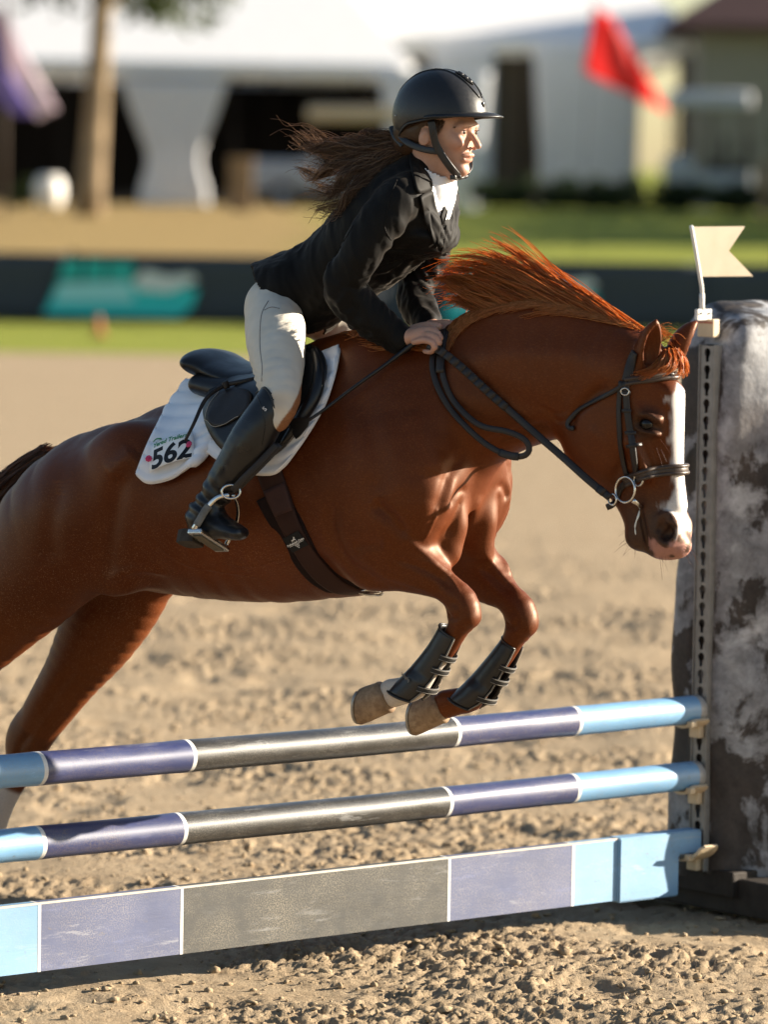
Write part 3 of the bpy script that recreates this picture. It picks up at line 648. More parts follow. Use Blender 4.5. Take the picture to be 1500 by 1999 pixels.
HRES = .0046
EYEP = (1263, 828, -.062)
def horse_field():
    f = Field((-1.95, -.36, .0), (.86, .40, 2.02), HRES); add = f.chain
    # trunk
    add(rows([(715, 905, 236, .235), (640, 925, 240, .262), (560, 955, 222, .282), (480, 972, 203, .288), (400, 982, 186, .285), (300, 984, 169, .278), (205, 994, 152, .27), (122, 1036, 116, .245), (72, 1076, 76, .19)]), .08, 2)
    add(rows([(820, 935, 118, .14), (720, 990, 140, .18)]), .10)
    # withers and loin ridges
    add(rows([(850, 748, 52, .045), (760, 738, 44, .045), (690, 712, 46, .045), (600, 765, 46, .055), (480, 815, 44, .06), (360, 850, 44, .06)]), .12)
    # neck
    add(rows([(800, 828, 156, .155), (880, 790, 148, .135), (975, 750, 140, .115), (1070, 730, 127, .102), (1150, 728, 104, .092), (1215, 722, 78, .085)]), .09, 3)
    add(rows([(760, 716, 34, .03), (860, 690, 30, .028), (950, 650, 29, .026), (1040, 622, 26, .024), (1120, 630, 26, .024), (1200, 660, 26, .026), (1250, 690, 26, .03)]), .07)
    for m in (lambda r: r, mir):
        # shoulder blade, upper arm, triceps
        add(m(rows([(735, 735, 70, .05, -.09), (770, 830, 92, .075, -.125), (800, 915, 84, .085, -.15), (812, 975, 60, .075, -.158)])), .07)
        add(m(rows([(812, 975, 64, .075, -.155), (775, 1040, 72, .075, -.165), (728, 1085, 62, .07, -.16)])), .06)
        f.ell(m(hp(700, 960, -.20)), (.13, .06, .16), rot_xz(-30), .08)
        # pectorals either side of the breast groove
        f.ell(m(hp(858, 938, -.095)), (.068, .066, .105), rot_xz(-14), .03)
        f.ell(m(hp(866, 1005, -.078)), (.062, .050, .085), rot_xz(22), .028)
        f.ell(m(hp(850, 1062, -.085)), (.075, .045, .05), rot_xz(-30), .035)
        # point of hip, stifle fold, rump
        f.ell(m(hp(255, 905, -.20)), (.11, .07, .10), None, .09)
        f.ell(m(hp(155, 1005, -.13)), (.15, .12, .10), rot_xz(25), .10)
        f.ell(m(hp(205, 1075, -.19)), (.09, .045, .12), rot_xz(35), .09)
    # breast groove and hollow above the breastbone
    add(rows([(922, 905, 9, .010), (920, 945, 12, .011), (914, 1005, 12, .010), (895, 1065, 10, .010)], 0.0), .022, 3, op='sub')
    f.ell(hp(912, 978, 0), (.030, .022, .024), None, .02)
    # girth hollow behind the elbow
    # near hind leg (drawn back, mostly out of frame) and far hind leg (pushing off)
    add(rows([(176, 1010, 98, .12), (95, 1108, 100, .125), (-20, 1180, 118, .12), (-95, 1275, 86, .085), (-155, 1352, 58, .062), (-205, 1425, 44, .05), (-238, 1495, 31, .036), (-262, 1570, 24, .028), (-285, 1645, 23, .027), (-300, 1700, 28, .031), (-318, 1735, 24, .029)], -.155), .07, 3)
    add(rows([(250, 1030, 130, .12), (240, 1130, 104, .105), (195, 1228, 84, .092), (140, 1318, 60, .072), (83, 1402, 47, .055), (54, 1460, 37, .046), (30, 1512, 29, .034), (8, 1560, 25, .028), (-12, 1615, 24, .027), (-30, 1668, 28, .031), (-48, 1705, 24, .029)], .14), .06, 3)
    f.ell(hp(40, 1430, .14), (.035, .03, .06), rot_xz(-25), .03)      # point of hock
    # near foreleg
    add(rows([(742, 1088, 62, .068, -.15), (790, 1103, 52, .06, -.145), (835, 1123, 41, .05, -.14), (872, 1147, 30, .039, -.135), (899, 1172, 32, .040, -.13), (906, 1197, 32, .040, -.13), (894, 1227, 22, .029, -.13), (873, 1262, 21, .025, -.13), (842, 1302, 20, .024, -.13), (814, 1338, 25, .029, -.13), (792, 1347, 27, .029, -.13), (766, 1353, 29, .031, -.13)]), .035, 3)
    # far foreleg
    add(rows([(868, 1080, 72, .07, .14), (920, 1113, 54, .06, .14), (960, 1140, 42, .05, .135), (992, 1166, 30, .039, .13), (1013, 1190, 33, .040, .13), (1018, 1214, 32, .040, .13), (1003, 1247, 22, .029, .13), (982, 1282, 21, .025, .13), (950, 1325, 20, .024, .13), (921, 1362, 25, .029, .13), (898, 1368, 26, .029, .13), (872, 1374, 28, .031, .13)]), .035, 3)
    for P, v in (([(905, 1180), (922, 1205)], -.13), ([(1020, 1190), (1034, 1220)], .13)):     # flat front of the knee
        for q in P: f.ell(hp(*q, v), (.018, .030, .022), rot_xz(-20), .012)
        a = hp(*P[0], v); f.ell(a + [-.030, 0, -.018], (.010, .022, .020), None, .012); f.ell(a + [.0, -.024, -.02], (.018, .010, .022), None, .012)
    # forearm muscle bulges
    f.ell(hp(800, 1080, -.165), (.085, .035, .045), rot_xz(-35), .04); f.ell(hp(930, 1092, .13), (.085, .04, .045), rot_xz(-40), .04)
    # ---------------- head
    add(rows([(1258, 712, 38, .062), (1251, 762, 57, .080), (1249, 815, 62, .087), (1256, 872, 57, .072), (1265, 930, 50, .054), (1275, 985, 46, .048), (1286, 1025, 45, .051), (1294, 1046, 40, .048)], 0, True), .03, 3)
    add(rows([(1215, 735, 60, .08), (1178, 812, 58, .062), (1183, 850, 60, .060)], 0, True), .05)
    f.ell(hp(1186, 846, 0), (.113, .088, .128), rot_xz(-12), .045)          # cheek
    add(rows([(1195, 890, 44, .062), (1222, 945, 36, .045), (1240, 990, 28, .034), (1250, 1030, 23, .031), (1252, 1046, 22, .033)], 0, True), .03)
    f.ell(hp(1248, 1046, 0), (.030, .036, .030), None, .02)              # chin
    f.ell(hp(1310, 1056, 0), (.055, .050, .040), rot_xz(-25), .02)           # upper lip
    add(rows([(1311, 770, 21, .042), (1314, 850, 17, .032), (1317, 920, 14, .026), (1324, 985, 13, .028)], 0, True), .04)  # nasal bone
    for sgn in (-1, 1):
        def sv(p): p = np.array(p); p[1] *= -sgn; return p     # defined on the near side (negative y)
        e = hp(*EYEP)
        f.ell(sv(e + [.006, .002, .024]), (.034, .020, .011), rot_xz(-24), .022)     # brow
        f.ell(sv(e + [.004, .003, -.021]), (.030, .018, .008), rot_xz(-8), .016)
        f.ell(sv(hp(1278, 778, -.082)), (.020, .016, .034), None, .035, 'sub')     # hollow above the eye
        f.ell(sv(e + [.004, -.018, .0]), (.023, .018, .0135), rot_xz(-15), .008, 'sub')
        add([[*sv(hp(1232, 868, -.080)), .012, .012], [*sv(hp(1262, 930, -.064)), .009, .010]], .03)    # facial crest
        f.ell(sv(hp(1303, 1034, -.034)), (.034, .024, .040), rot_xz(-15), .016)       # nostril wing
        f.ell(sv(hp(1300, 1040, -.060)), (.017, .030, .024), rot_xz(-30), .008, 'sub'); f.ell(sv(hp(1292, 1026, -.055)), (.010, .012, .018), rot_xz(-30), .008, 'sub')
        add([[*sv(hp(1248, 992, -.052)), .006, .010], [*sv(hp(1258, 1030, -.05)), .0055, .010], [*sv(hp(1266, 1072, -.045)), .007, .012]], .010, 2, op='sub')   # mouth
        # ears
        if sgn == -1: b0, t0 = hp(1258, 716, -.050), hp(1283, 624, -.062)
        else: b0, t0 = hp(1316, 704, .050), hp(1362, 627, .082)
        ax = norm(t0 - b0); fr = norm(np.array([.80, sgn * .55, -.1]) - ax * np.dot([.80, sgn * .55, -.1], ax)) ; la = np.cross(ax, fr)
        prof = [(0.0, .022, .024), (.25, .029, .031), (.5, .028, .030), (.75, .019, .021), (.95, .006, .007)]
        ln = np.linalg.norm(t0 - b0)
        add([[*(b0 + ax * ln * q - fr * .006 * math.sin(q * 3)), a, b] for q, a, b in prof], .014, 3, L=la)
        add([[*(b0 + ax * ln * q + fr * (.019 - .004 * q)), a * .80, b * .72] for q, a, b in [(.18, .018, .02), (.4, .027, .028), (.65, .024, .026), (.9, .012, .012)]], .006, 3, L=la, op='sub')
    return f
RELIEF = [
    ([(908, 880), (880, 922), (862, 972), (850, 1012)], -.008, .018, 1), ([(914, 955), (896, 962), (878, 988)], -.007, .012, 1), ([(905, 968), (890, 1010), (872, 1050)], -.005, .011, 1), ([(884, 925), (880, 965), (868, 1005)], .004, .016, 1),
    ([(725, 980), (762, 1010), (784, 1036), (800, 1048)], -.013, .018, 1), ([(783, 1043), (828, 1082), (868, 1112), (904, 1140)], .006, .011, 1), ([(765, 1090), (815, 1106), (858, 1128), (884, 1152)], -.006, .010, 1), ([(740, 1120), (800, 1138), (850, 1156)], .004, .012, 1),
    ([(646, 980), (650, 1050), (685, 1106), (745, 1142)], -.014, .022, 1), ([(690, 775), (722, 840), (738, 920), (722, 985)], -.009, .032, 1), ([(690, 1070), (720, 1062), (750, 1068)], -.006, .016, 1), ([(800, 800), (835, 880), (850, 930)], .007, .035, 1),
    ([(1112, 838), (1122, 806), (1150, 778), (1186, 752)], -.012, .014, 1), ([(1192, 942), (1216, 902), (1226, 858)], -.005, .012, 1), ([(1234, 860), (1254, 900), (1270, 944)], .006, .009, 1), ([(1262, 858), (1276, 900), (1286, 948), (1288, 985)], .0028, .0045, 1), ([(1150, 830), (1180, 870), (1205, 915)], .0035, .014, 1), ([(1290, 760), (1300, 800), (1302, 840)], -.004, .010, 1), ([(1240, 845), (1256, 850), (1280, 850)], -.003, .006, 1), ([(1248, 815), (1262, 808), (1280, 812)], .003, .005, 1),
    ([(236, 900), (224, 980), (208, 1060), (206, 1128)], -.013, .032, 1), ([(266, 880), (240, 905), (214, 935)], .012, .030, 1), ([(120, 935), (96, 1030), (100, 1110)], -.009, .032, 1), ([(330, 1120), (280, 1110), (235, 1120), (205, 1140)], .008, .016, 1),
    ([(880, 720), (960, 762), (1060, 800)], -.007, .030, 1), ([(935, 880), (1005, 846), (1085, 826)], -.009, .015, 1), ([(1050, 790), (1085, 808), (1112, 800)], -.004, .008, 1), ([(1065, 805), (1090, 822), (1112, 816)], -.004, .007, 1), ([(905, 700), (990, 690), (1090, 690), (1180, 700)], .006, .035, 1),
    ([(870, 1196), (880, 1206), (893, 1211)], -.007, .008, 0), ([(985, 1214), (996, 1224), (1008, 1228)], -.007, .008, 0), ([(880, 1170), (896, 1190), (894, 1215)], -.004, .007, 0), ([(994, 1188), (1008, 1206), (1008, 1232)], -.004, .007, 0), ([(930, 1100), (965, 1128), (1000, 1160)], -.005, .010, 0), ([(945, 1078), (985, 1128), (1018, 1158)], .005, .010, 0),
    ([(1250, 996), (1256, 1030), (1264, 1064), (1268, 1082)], -.008, .006, 1), ([(1283, 1012), (1298, 1002), (1318, 1008)], .005, .007, 1), ([(1284, 1050), (1300, 1066), (1320, 1066)], .004, .006, 1),
    ([(60, 1430), (40, 1455), (30, 1490)], -.006, .010, 0), ([(90, 1400), (70, 1440), (50, 1480)], .005, .010, 0), ([(150, 1300), (110, 1350), (80, 1400)], -.006, .014, 0),
    ([(860, 985), (846, 1020), (828, 1056)], .0028, .0045, 1), ([(815, 1090), (850, 1106), (885, 1136), (898, 1160)], .0026, .004, 1), ([(300, 1060), (360, 1100), (430, 1115), (520, 1130)], .0026, .005, 1), ([(560, 1090), (500, 1105), (440, 1100)], .002, .004, 1)]
def horse_body():
    f = horse_field(); V, Fq = f.mesh(2); V, Fq = largest(V, Fq)
    # low muscle and vein relief
    N = vnormals(V, Fq)
    rib = np.exp(-((V[:, 0] + .55) / .32) ** 2) * np.exp(-((V[:, 2] - 1.0) / .18) ** 2)
    dsp = .0022 * fbm(V * np.array([9, 9, 7.0]), 3, 4) + .0005 * np.sin((V[:, 0] * 1.0 + V[:, 2] * .25) * 110 + 3 * fbm(V * 6, 2, 14)) * rib
    head = V[:, 0] > .42; dsp[head] *= .35
    V = V + N * dsp[:, None]
    # creases, bone edges, muscle borders and veins: paths over the surface seen from the near side (pixels), depth, width; mirrored unless told otherwise
    tree = bvh_of(V, Fq); N = vnormals(V, Fq); out = np.zeros(len(V))
    for pts, dep, wid, mi in RELIEF:
        S = spline(np.column_stack([np.array(pts, float), np.zeros(len(pts))]), 8 * len(pts)); Q = []
        for px, py, _ in S:
            d = norm(dirh(px, py)); r = tree.ray_cast(Vector(CAMH.tolist()), Vector(d.tolist()))
            if r[0] is not None: Q.append(np.array(r[0]))
        if len(Q) < 3: continue
        Q = np.array(Q); end = np.minimum(np.linspace(0, 1, len(Q)), np.linspace(1, 0, len(Q))); wt = np.clip(end * 5 + .15, 0, 1)
        for k in ((0, 1) if mi else (0,)):
            q = Q if k == 0 else mir(Q); g = 3.2 * wid; sel = np.where(((V > q.min(0) - g) & (V < q.max(0) + g)).all(1))[0]
            if not len(sel): continue
            D = np.full(len(sel), 9.0); Wt = np.zeros(len(sel))
            for p, w in zip(q, wt):
                e = np.linalg.norm(V[sel] - p, axis=1); c = e < D; D[c] = e[c]; Wt[c] = w
            out[sel] += dep * Wt * np.exp(-(D / wid) ** 2)
    return V + N * out[:, None], Fq
HV, HQ = horse_body()
HN = vnormals(HV, HQ); HB = bvh_of(HV, HQ)
def pix_of(V):
    w = HO[None] + V[:, :1] * HF + V[:, 1:2] * HL + V[:, 2:] * np.array([0, 0, 1.0]); c = (w - CAMP) @ _R
    return IMW / 2 + FPX * c[:, 0] / -c[:, 2], IMH / 2 - FPX * c[:, 1] / -c[:, 2]
def sstep(a, b, x): t = np.clip((x - a) / (b - a), 0, 1); return t * t * (3 - 2 * t)
def horse_colors(V):
    """coat pattern: chestnut, roaned flanks, white blaze, dark muzzle, pink upper lip, white lower legs"""
    n = len(V); C = np.tile(np.array([.088, .0165, .0026]), (n, 1)); roan = np.zeros(n)
    x, y, z = V.T
    def blend(c, m): nonlocal C; C = C * (1 - m[:, None]) + np.array(c) * m[:, None]
    g = fbm(V * 5, 3, 77)
    blend((.128, .027, .0042), sstep(-.1, .6, g) * .6); blend((.058, .0105, .0019), sstep(.0, .6, -g) * .5)
    belly = sstep(1.0, .78, z) * sstep(.05, -.15, x); blend((.165, .042, .009), belly * .6)
    roan = sstep(.10, -.35, x) * sstep(-1.45, -1.05, x) * sstep(1.32, .9, z) * .9 + .18
    roan = np.where(x > .35, .1, roan)
    # head
    pm = hp(1325, 850)                                                   # front line of the face
    lx, lz = zip(*[(hp(*q)[0], hp(*q)[2]) for q in [(1300, 690), (1320, 760), (1325, 850), (1328, 920), (1333, 985), (1345, 1050)]])
    lx, lz = np.array(lx), np.array(lz); fx = np.interp(z, lz[::-1], lx[::-1]); depth = fx - x
    ztop, zbot = hp(1310, 745)[2], hp(1340, 1060)[2]
    wob = .006 * fbm(V * 30, 2, 5) + .006 * fbm(V * np.array([150, 150, 45.0]), 2, 15)
    half = np.interp(z, [zbot, hp(1335, 1000)[2], hp(1330, 930)[2], hp(1325, 830)[2], hp(1318, 770)[2], ztop], [.034, .034, .022, .029, .031, .0])
    bl = sstep(.006, -.004, np.abs(y + .004) + wob - half) * (x > .42) * (depth < .05) * (z > zbot - .03) * (z < ztop)
    mz = hp(1290, 925)[2]; dark = sstep(mz, mz - .13, z) * (x > .40); blend((.030, .022, .019), dark * .93)
    eye = hp(*EYEP); de = np.sqrt((x - eye[0]) ** 2 + (np.abs(y) + eye[1]) ** 2 + (z - eye[2]) ** 2); blend((.018, .012, .010), sstep(.055, .028, de) * .85)
    blend((.66, .64, .62), bl)
    lip = hp(1312, 1062); dl = np.sqrt(((x - lip[0]) / 1.3) ** 2 + (y / 1.15) ** 2 + (z - lip[2]) ** 2)
    pk = sstep(.052, .046, dl + .012 * fbm(V * 40, 2, 9)) * (x > lip[0] - .045); blend((.40, .205, .17), pk); blend((.030, .020, .018), pk * sstep(.12, .3, fbm(V * 38, 2, 19)))
    nz = hp(1299, 1040, -.046); dn = np.sqrt((x - nz[0]) ** 2 + (np.abs(y) + nz[1]) ** 2 + (z - nz[2]) ** 2); blend((.020, .013, .012), sstep(.030, .022, dn))
    # legs: near front pastern and cannon white, far hind cannon white
    def legmask(q0, q1, v):
        a, b = hp(*q0, v), hp(*q1, v); ab = b - a; t = ((V - a) @ ab) / (ab @ ab); d = np.linalg.norm(V - a - np.clip(t, 0, 1)[:, None] * ab, axis=1)
        return sstep(-.03, .05, t + .03 * fbm(V * 25, 2, 6)) * (t < 1.8) * (d < .07)
    blend((.58, .53, .47), legmask((868, 1268), (790, 1350), -.13)); blend((.60, .56, .52), legmask((20, 1535), (-30, 1668), .14))
    def darkleg(q0, q1, v): return legmask(q0, q1, v)
    blend((.085, .026, .011), darkleg((70, 1420), (25, 1520), .14) * .6 * (1 - legmask((20, 1535), (-30, 1668), .14)))
    return C, roan
def horse_coat():
    t = NT('chestnut_coat'); c = t.attr('coat', 'Color'); ro = t.attr('roan')
    hair = t.noise(330, 3, .75, stretch=(.35, 1, 1)); fl = t.noise(300, 2, .55); pt = t.noise(7, 4)
    c = t.mix(t.ramp(hair, [(.3, .28), (.7, 0.0)]), c, (.05, .013, .006)); c = t.mix(t.ramp(hair, [(.5, 0.0), (.85, .22)]), c, (.40, .15, .045))
    fleck = t.math('MULTIPLY', t.ramp(fl, [(.57, 0.0), (.68, 1.0)]), t.math('MULTIPLY', ro, t.ramp(pt, [(.3, .35), (.65, 1.0)])))
    c = t.mix(t.math('MULTIPLY', fleck, .5), c, (.36, .19, .10))
    t.set(color=c, rough=t.ramp(hair, [(.3, .40), (.7, .55)]), spec=.40, spec_tint=(1.0, .62, .38))
    t.set(normal=t.bump(hair, .16, .002)); return t.m
EYEM = None
def build_horse():
    coat, roan = horse_colors(HV)
    root = bpy.data.objects.new('horse', None); COL.objects.link(root); root.matrix_world = HM
    setp(root, 'chestnut horse with white blaze leaping over the striped poles', 'horse')
    link('body', np_mesh('horse_body', HV, HQ, {'coat': coat, 'roan': roan}), horse_coat(), root)
    return root
HORSE = build_horse()
# ------------------------------------------------------------------ rays onto the horse
def hit(px, py, tree=None):
    d = norm(dirh(px, py)); r = (tree or HB).ray_cast(Vector(CAMH.tolist()), Vector(d.tolist()))
    if r[0] is None: return None, None
    n = np.array(r[1]); n = n if n @ d < 0 else -n; return np.array(r[0]), n
def toward(p): return norm(CAMH - np.asarray(p))
def sm1(A, it=2):
    A = np.array(A, float)
    for _ in range(it):
        B = A.copy(); B[1:-1] = .25 * A[:-2] + .5 * A[1:-1] + .25 * A[2:]; A = B
    return A
def lay(pts, v, off=.004, n=40, it=2, tree=None, force=False):
    """strap path through pixels: on the line given by v (number or one per point), lifted onto the horse where that is nearer"""
    pts = np.asarray(pts, float); v = np.broadcast_to(np.asarray(v, float), (len(pts),)); S = spline(np.column_stack([pts, np.zeros(len(pts)), v]), n)
    P, N = [], []
    for px, py, _, vv in S:
        p = hp(px, py, vv); h, nn = hit(px, py, tree); t = toward(p); N0 = t
        if h is not None and (force or np.linalg.norm(h - CAMH) < np.linalg.norm(p - CAMH) + off):
            p = h + nn * off; N0 = nn
        P.append(p); N.append(N0)
    return sm1(P, it), norm(sm1(N, it + 2))
def patch(name, px, py, off, mat, parent, thick=.004, tree=None, v_miss=None, it=2, bumpf=None, both=False, dv=None):
    """cloth or leather sheet laid over the horse through a grid of pixels (rows i, columns j)"""
    n, m = px.shape; D = np.full((n, m), np.nan); NN = np.zeros((n, m, 3))
    for i in range(n):
        for j in range(m):
            h, nn = hit(px[i, j], py[i, j], tree)
            if h is not None: D[i, j] = np.linalg.norm(h - CAMH); NN[i, j] = nn
            elif v_miss is not None and not np.isnan(v_miss[i, j]): D[i, j] = np.linalg.norm(hp(px[i, j], py[i, j], v_miss[i, j]) - CAMH)
    return D, NN
def sheet_mesh(P, N, thick):
    """closed sheet from a grid of points; N outward"""
    n, m = P.shape[:2]; A = (P + N * thick).reshape(-1, 3); B = P.reshape(-1, 3); k = n * m; Fs = []
    for i in range(n - 1):
        for j in range(m - 1):
            a, b, c, d = i * m + j, i * m + j + 1, (i + 1) * m + j + 1, (i + 1) * m + j; Fs += [(a, b, c, d), (k + a, k + d, k + c, k + b)]
    def rim(L):
        for a, b in zip(L[:-1], L[1:]): Fs.append((a, k + a, k + b, b))
    rim([j for j in range(m)]); rim([i * m + m - 1 for i in range(n)]); rim([(n - 1) * m + j for j in range(m - 1, -1, -1)]); rim([i * m for i in range(n - 1, -1, -1)])
    bm = bmesh.new(); vs = [bm.verts.new(v) for v in np.vstack([A, B]).tolist()]
    for f_ in Fs:
        try: bm.faces.new([vs[i] for i in f_])
        except ValueError: pass
    return bm
def grid_normals(P):
    du = np.gradient(P, axis=0); dv = np.gradient(P, axis=1); N = norm(np.cross(du, dv)); s = np.sign(np.sum(N * (CAMH - P), -1, keepdims=True)); s[s == 0] = 1; return N * np.sign(np.sum(s))
def smooth_grid(P, it, keep=None):
    P = P.copy()
    for _ in range(it):
        Q = P.copy(); Q[1:-1] = .25 * P[:-2] + .5 * P[1:-1] + .25 * P[2:]; R = Q.copy(); R[:, 1:-1] = .25 * Q[:, :-2] + .5 * Q[:, 1:-1] + .25 * Q[:, 2:]; P = R
    return P

# ------------------------------------------------------------------ materials of horse parts and tack
BLK = leather('black_leather', (.007, .007, .008), .36); BRN = leather('dark_brown_leather', (.012, .0075, .006), .5); BRNL = leather('brown_stitched_leather', (.045, .028, .020), .42)
GIRTHM = cloth('brown_neoprene', (.040, .018, .013), .62, .12, 500, 0, .1); GIRTHD = cloth('dark_brown_felt', (.016, .009, .008), .9, .2, 300, .0, .4)
STEEL = simple('polished_steel', (.62, .60, .57), .22, .5, .05, 40, metal=1.0); STEELD = simple('worn_steel', (.34, .33, .31), .45, .5, .2, 60, .2, 300, metal=.8)
WHITEC = cloth('white_quilted_cotton', (.78, .80, .85), .9, .03, 700, .1, .2); PIPING = cloth('white_binding', (.74, .72, .72), .8, .04, 500)
THREAD = simple('pale_thread', (.45, .40, .33), .8)
HOOF = None
def hoof_mat():
    t = NT('horn'); s = t.noise(16, 5, .6, stretch=(1, 1, .25)); d = t.noise(60, 5, .7)
    c = t.ramp(s, [(.3, (.17, .105, .058)), (.55, (.32, .22, .135)), (.75, (.44, .33, .225))]); c = t.mix(t.ramp(d, [(.40, .5), (.56, 0.0)]), c, (.14, .08, .045))
    t.set(color=c, rough=.62, spec=.35, normal=t.bump(t.noise(40, 4, .6, stretch=(1, 1, 5)), .35, .002)); return t.m
def hair_mat(name, c0, c1, c2, trans=.35, rough=.38):
    t = NT(name); r = t.attr('rnd'); a = t.attr('along')
    c = t.ramp(r, [(.0, c0), (.5, c1), (1.0, c2)]); t.set(color=c, rough=rough, spec=.5)
    tr = t.n('ShaderNodeBsdfTranslucent'); t.l(t.mix(.5, c, tuple(min(1, x * 2.4) for x in c1)), tr.inputs[0])
    mx = t.n('ShaderNodeMixShader'); mx.inputs[0].default_value = trans; t.l(t.p.outputs[0], mx.inputs[1]); t.l(tr.outputs[0], mx.inputs[2]); t.l(mx.outputs[0], t.out.inputs[0]); return t.m
MANE = hair_mat('chestnut_mane', (.24, .070, .015), (.50, .175, .040), (.75, .35, .12), .55); TAILM = hair_mat('dark_tail', (.03, .010, .006), (.07, .020, .008), (.14, .045, .015), .2)

def guides_to_strands(G, n, spread, M=14, wav=.0, wfreq=3.0, jit=.35, seed=1, taper=None, lenv=(.75, 1.0), clump=0, root_spread=None, cs=1.0, pull=.55):
    """G (g,m,3) guide curves in order; n strands blended between neighbours"""
    rg = np.random.default_rng(seed); G = np.stack([spline(g, M) for g in G]); g = len(G)
    if clump:
        cu = np.sort(rg.random(clump)) * (g - 1); cd = rg.normal(size=(clump, 3)) * spread * cs
    u = rg.random(n) * (g - 1); ci = None
    if clump:
        ci = np.abs(u[:, None] - cu[None]).argmin(1); u = np.clip(u * .45 + cu[ci] * .55 + rg.normal(size=n) * .04, 0, g - 1 - 1e-6)
    def at(u): i = np.minimum(u.astype(int), g - 2); t = (u - i)[:, None, None]; return G[i] * (1 - t) + G[i + 1] * t
    S = at(u); a = np.linspace(0, 1, M); d = rg.normal(size=(n, 1, 3)) * spread; ramp = a[None, :, None] ** 1.2
    S = S + d * (jit + (1 - jit) * ramp) if root_spread is None else S + rg.normal(size=(n, 1, 3)) * root_spread * (1 - ramp) + d * ramp
    if clump:
        K = at(cu)[ci]; p = pull * np.sin(np.clip(a * 1.25, 0, 1) * 1.57)[None, :, None] * (.55 + .45 * rg.random((n, 1, 1))); S = S * (1 - p) + K * p; S = S + cd[ci][:, None] * ramp
    if wav:
        if clump: ph = (ci * 2.399 % 6.283)[:, None] + .5 * rg.normal(size=(n, 1)); fr = wfreq * (.75 + .5 * ((ci * .618) % 1))[:, None] * (1 + .05 * rg.normal(size=(n, 1))); am = (.5 + .9 * ((ci * .382 + .1) % 1))[:, None] * (.85 + .3 * rg.random((n, 1)))
        else: ph = rg.random((n, 1)) * 6.283; fr = wfreq * (1 + .3 * rg.normal(size=(n, 1))); am = .6 + .7 * rg.random((n, 1))
        T = norm(np.gradient(S, axis=1)); X = norm(np.cross(T, np.array([.1, 1.0, .2]))); amp = wav * a[None] ** .7 * am
        S = S + X * (amp * np.sin(a[None] * fr * 6.283 + ph))[..., None] + np.array([0, 1., 0]) * (amp * .7 * np.cos(a[None] * fr * 5.1 + ph))[..., None]
    L = lenv[0] + (lenv[1] - lenv[0]) * rg.random(n)
    idx = a[None] * L[:, None] * (M - 1); j = np.minimum(idx.astype(int), M - 2); fr = (idx - j)[..., None]; ar = np.arange(n)[:, None]
    return S[ar, j] * (1 - fr) + S[ar, j + 1] * fr

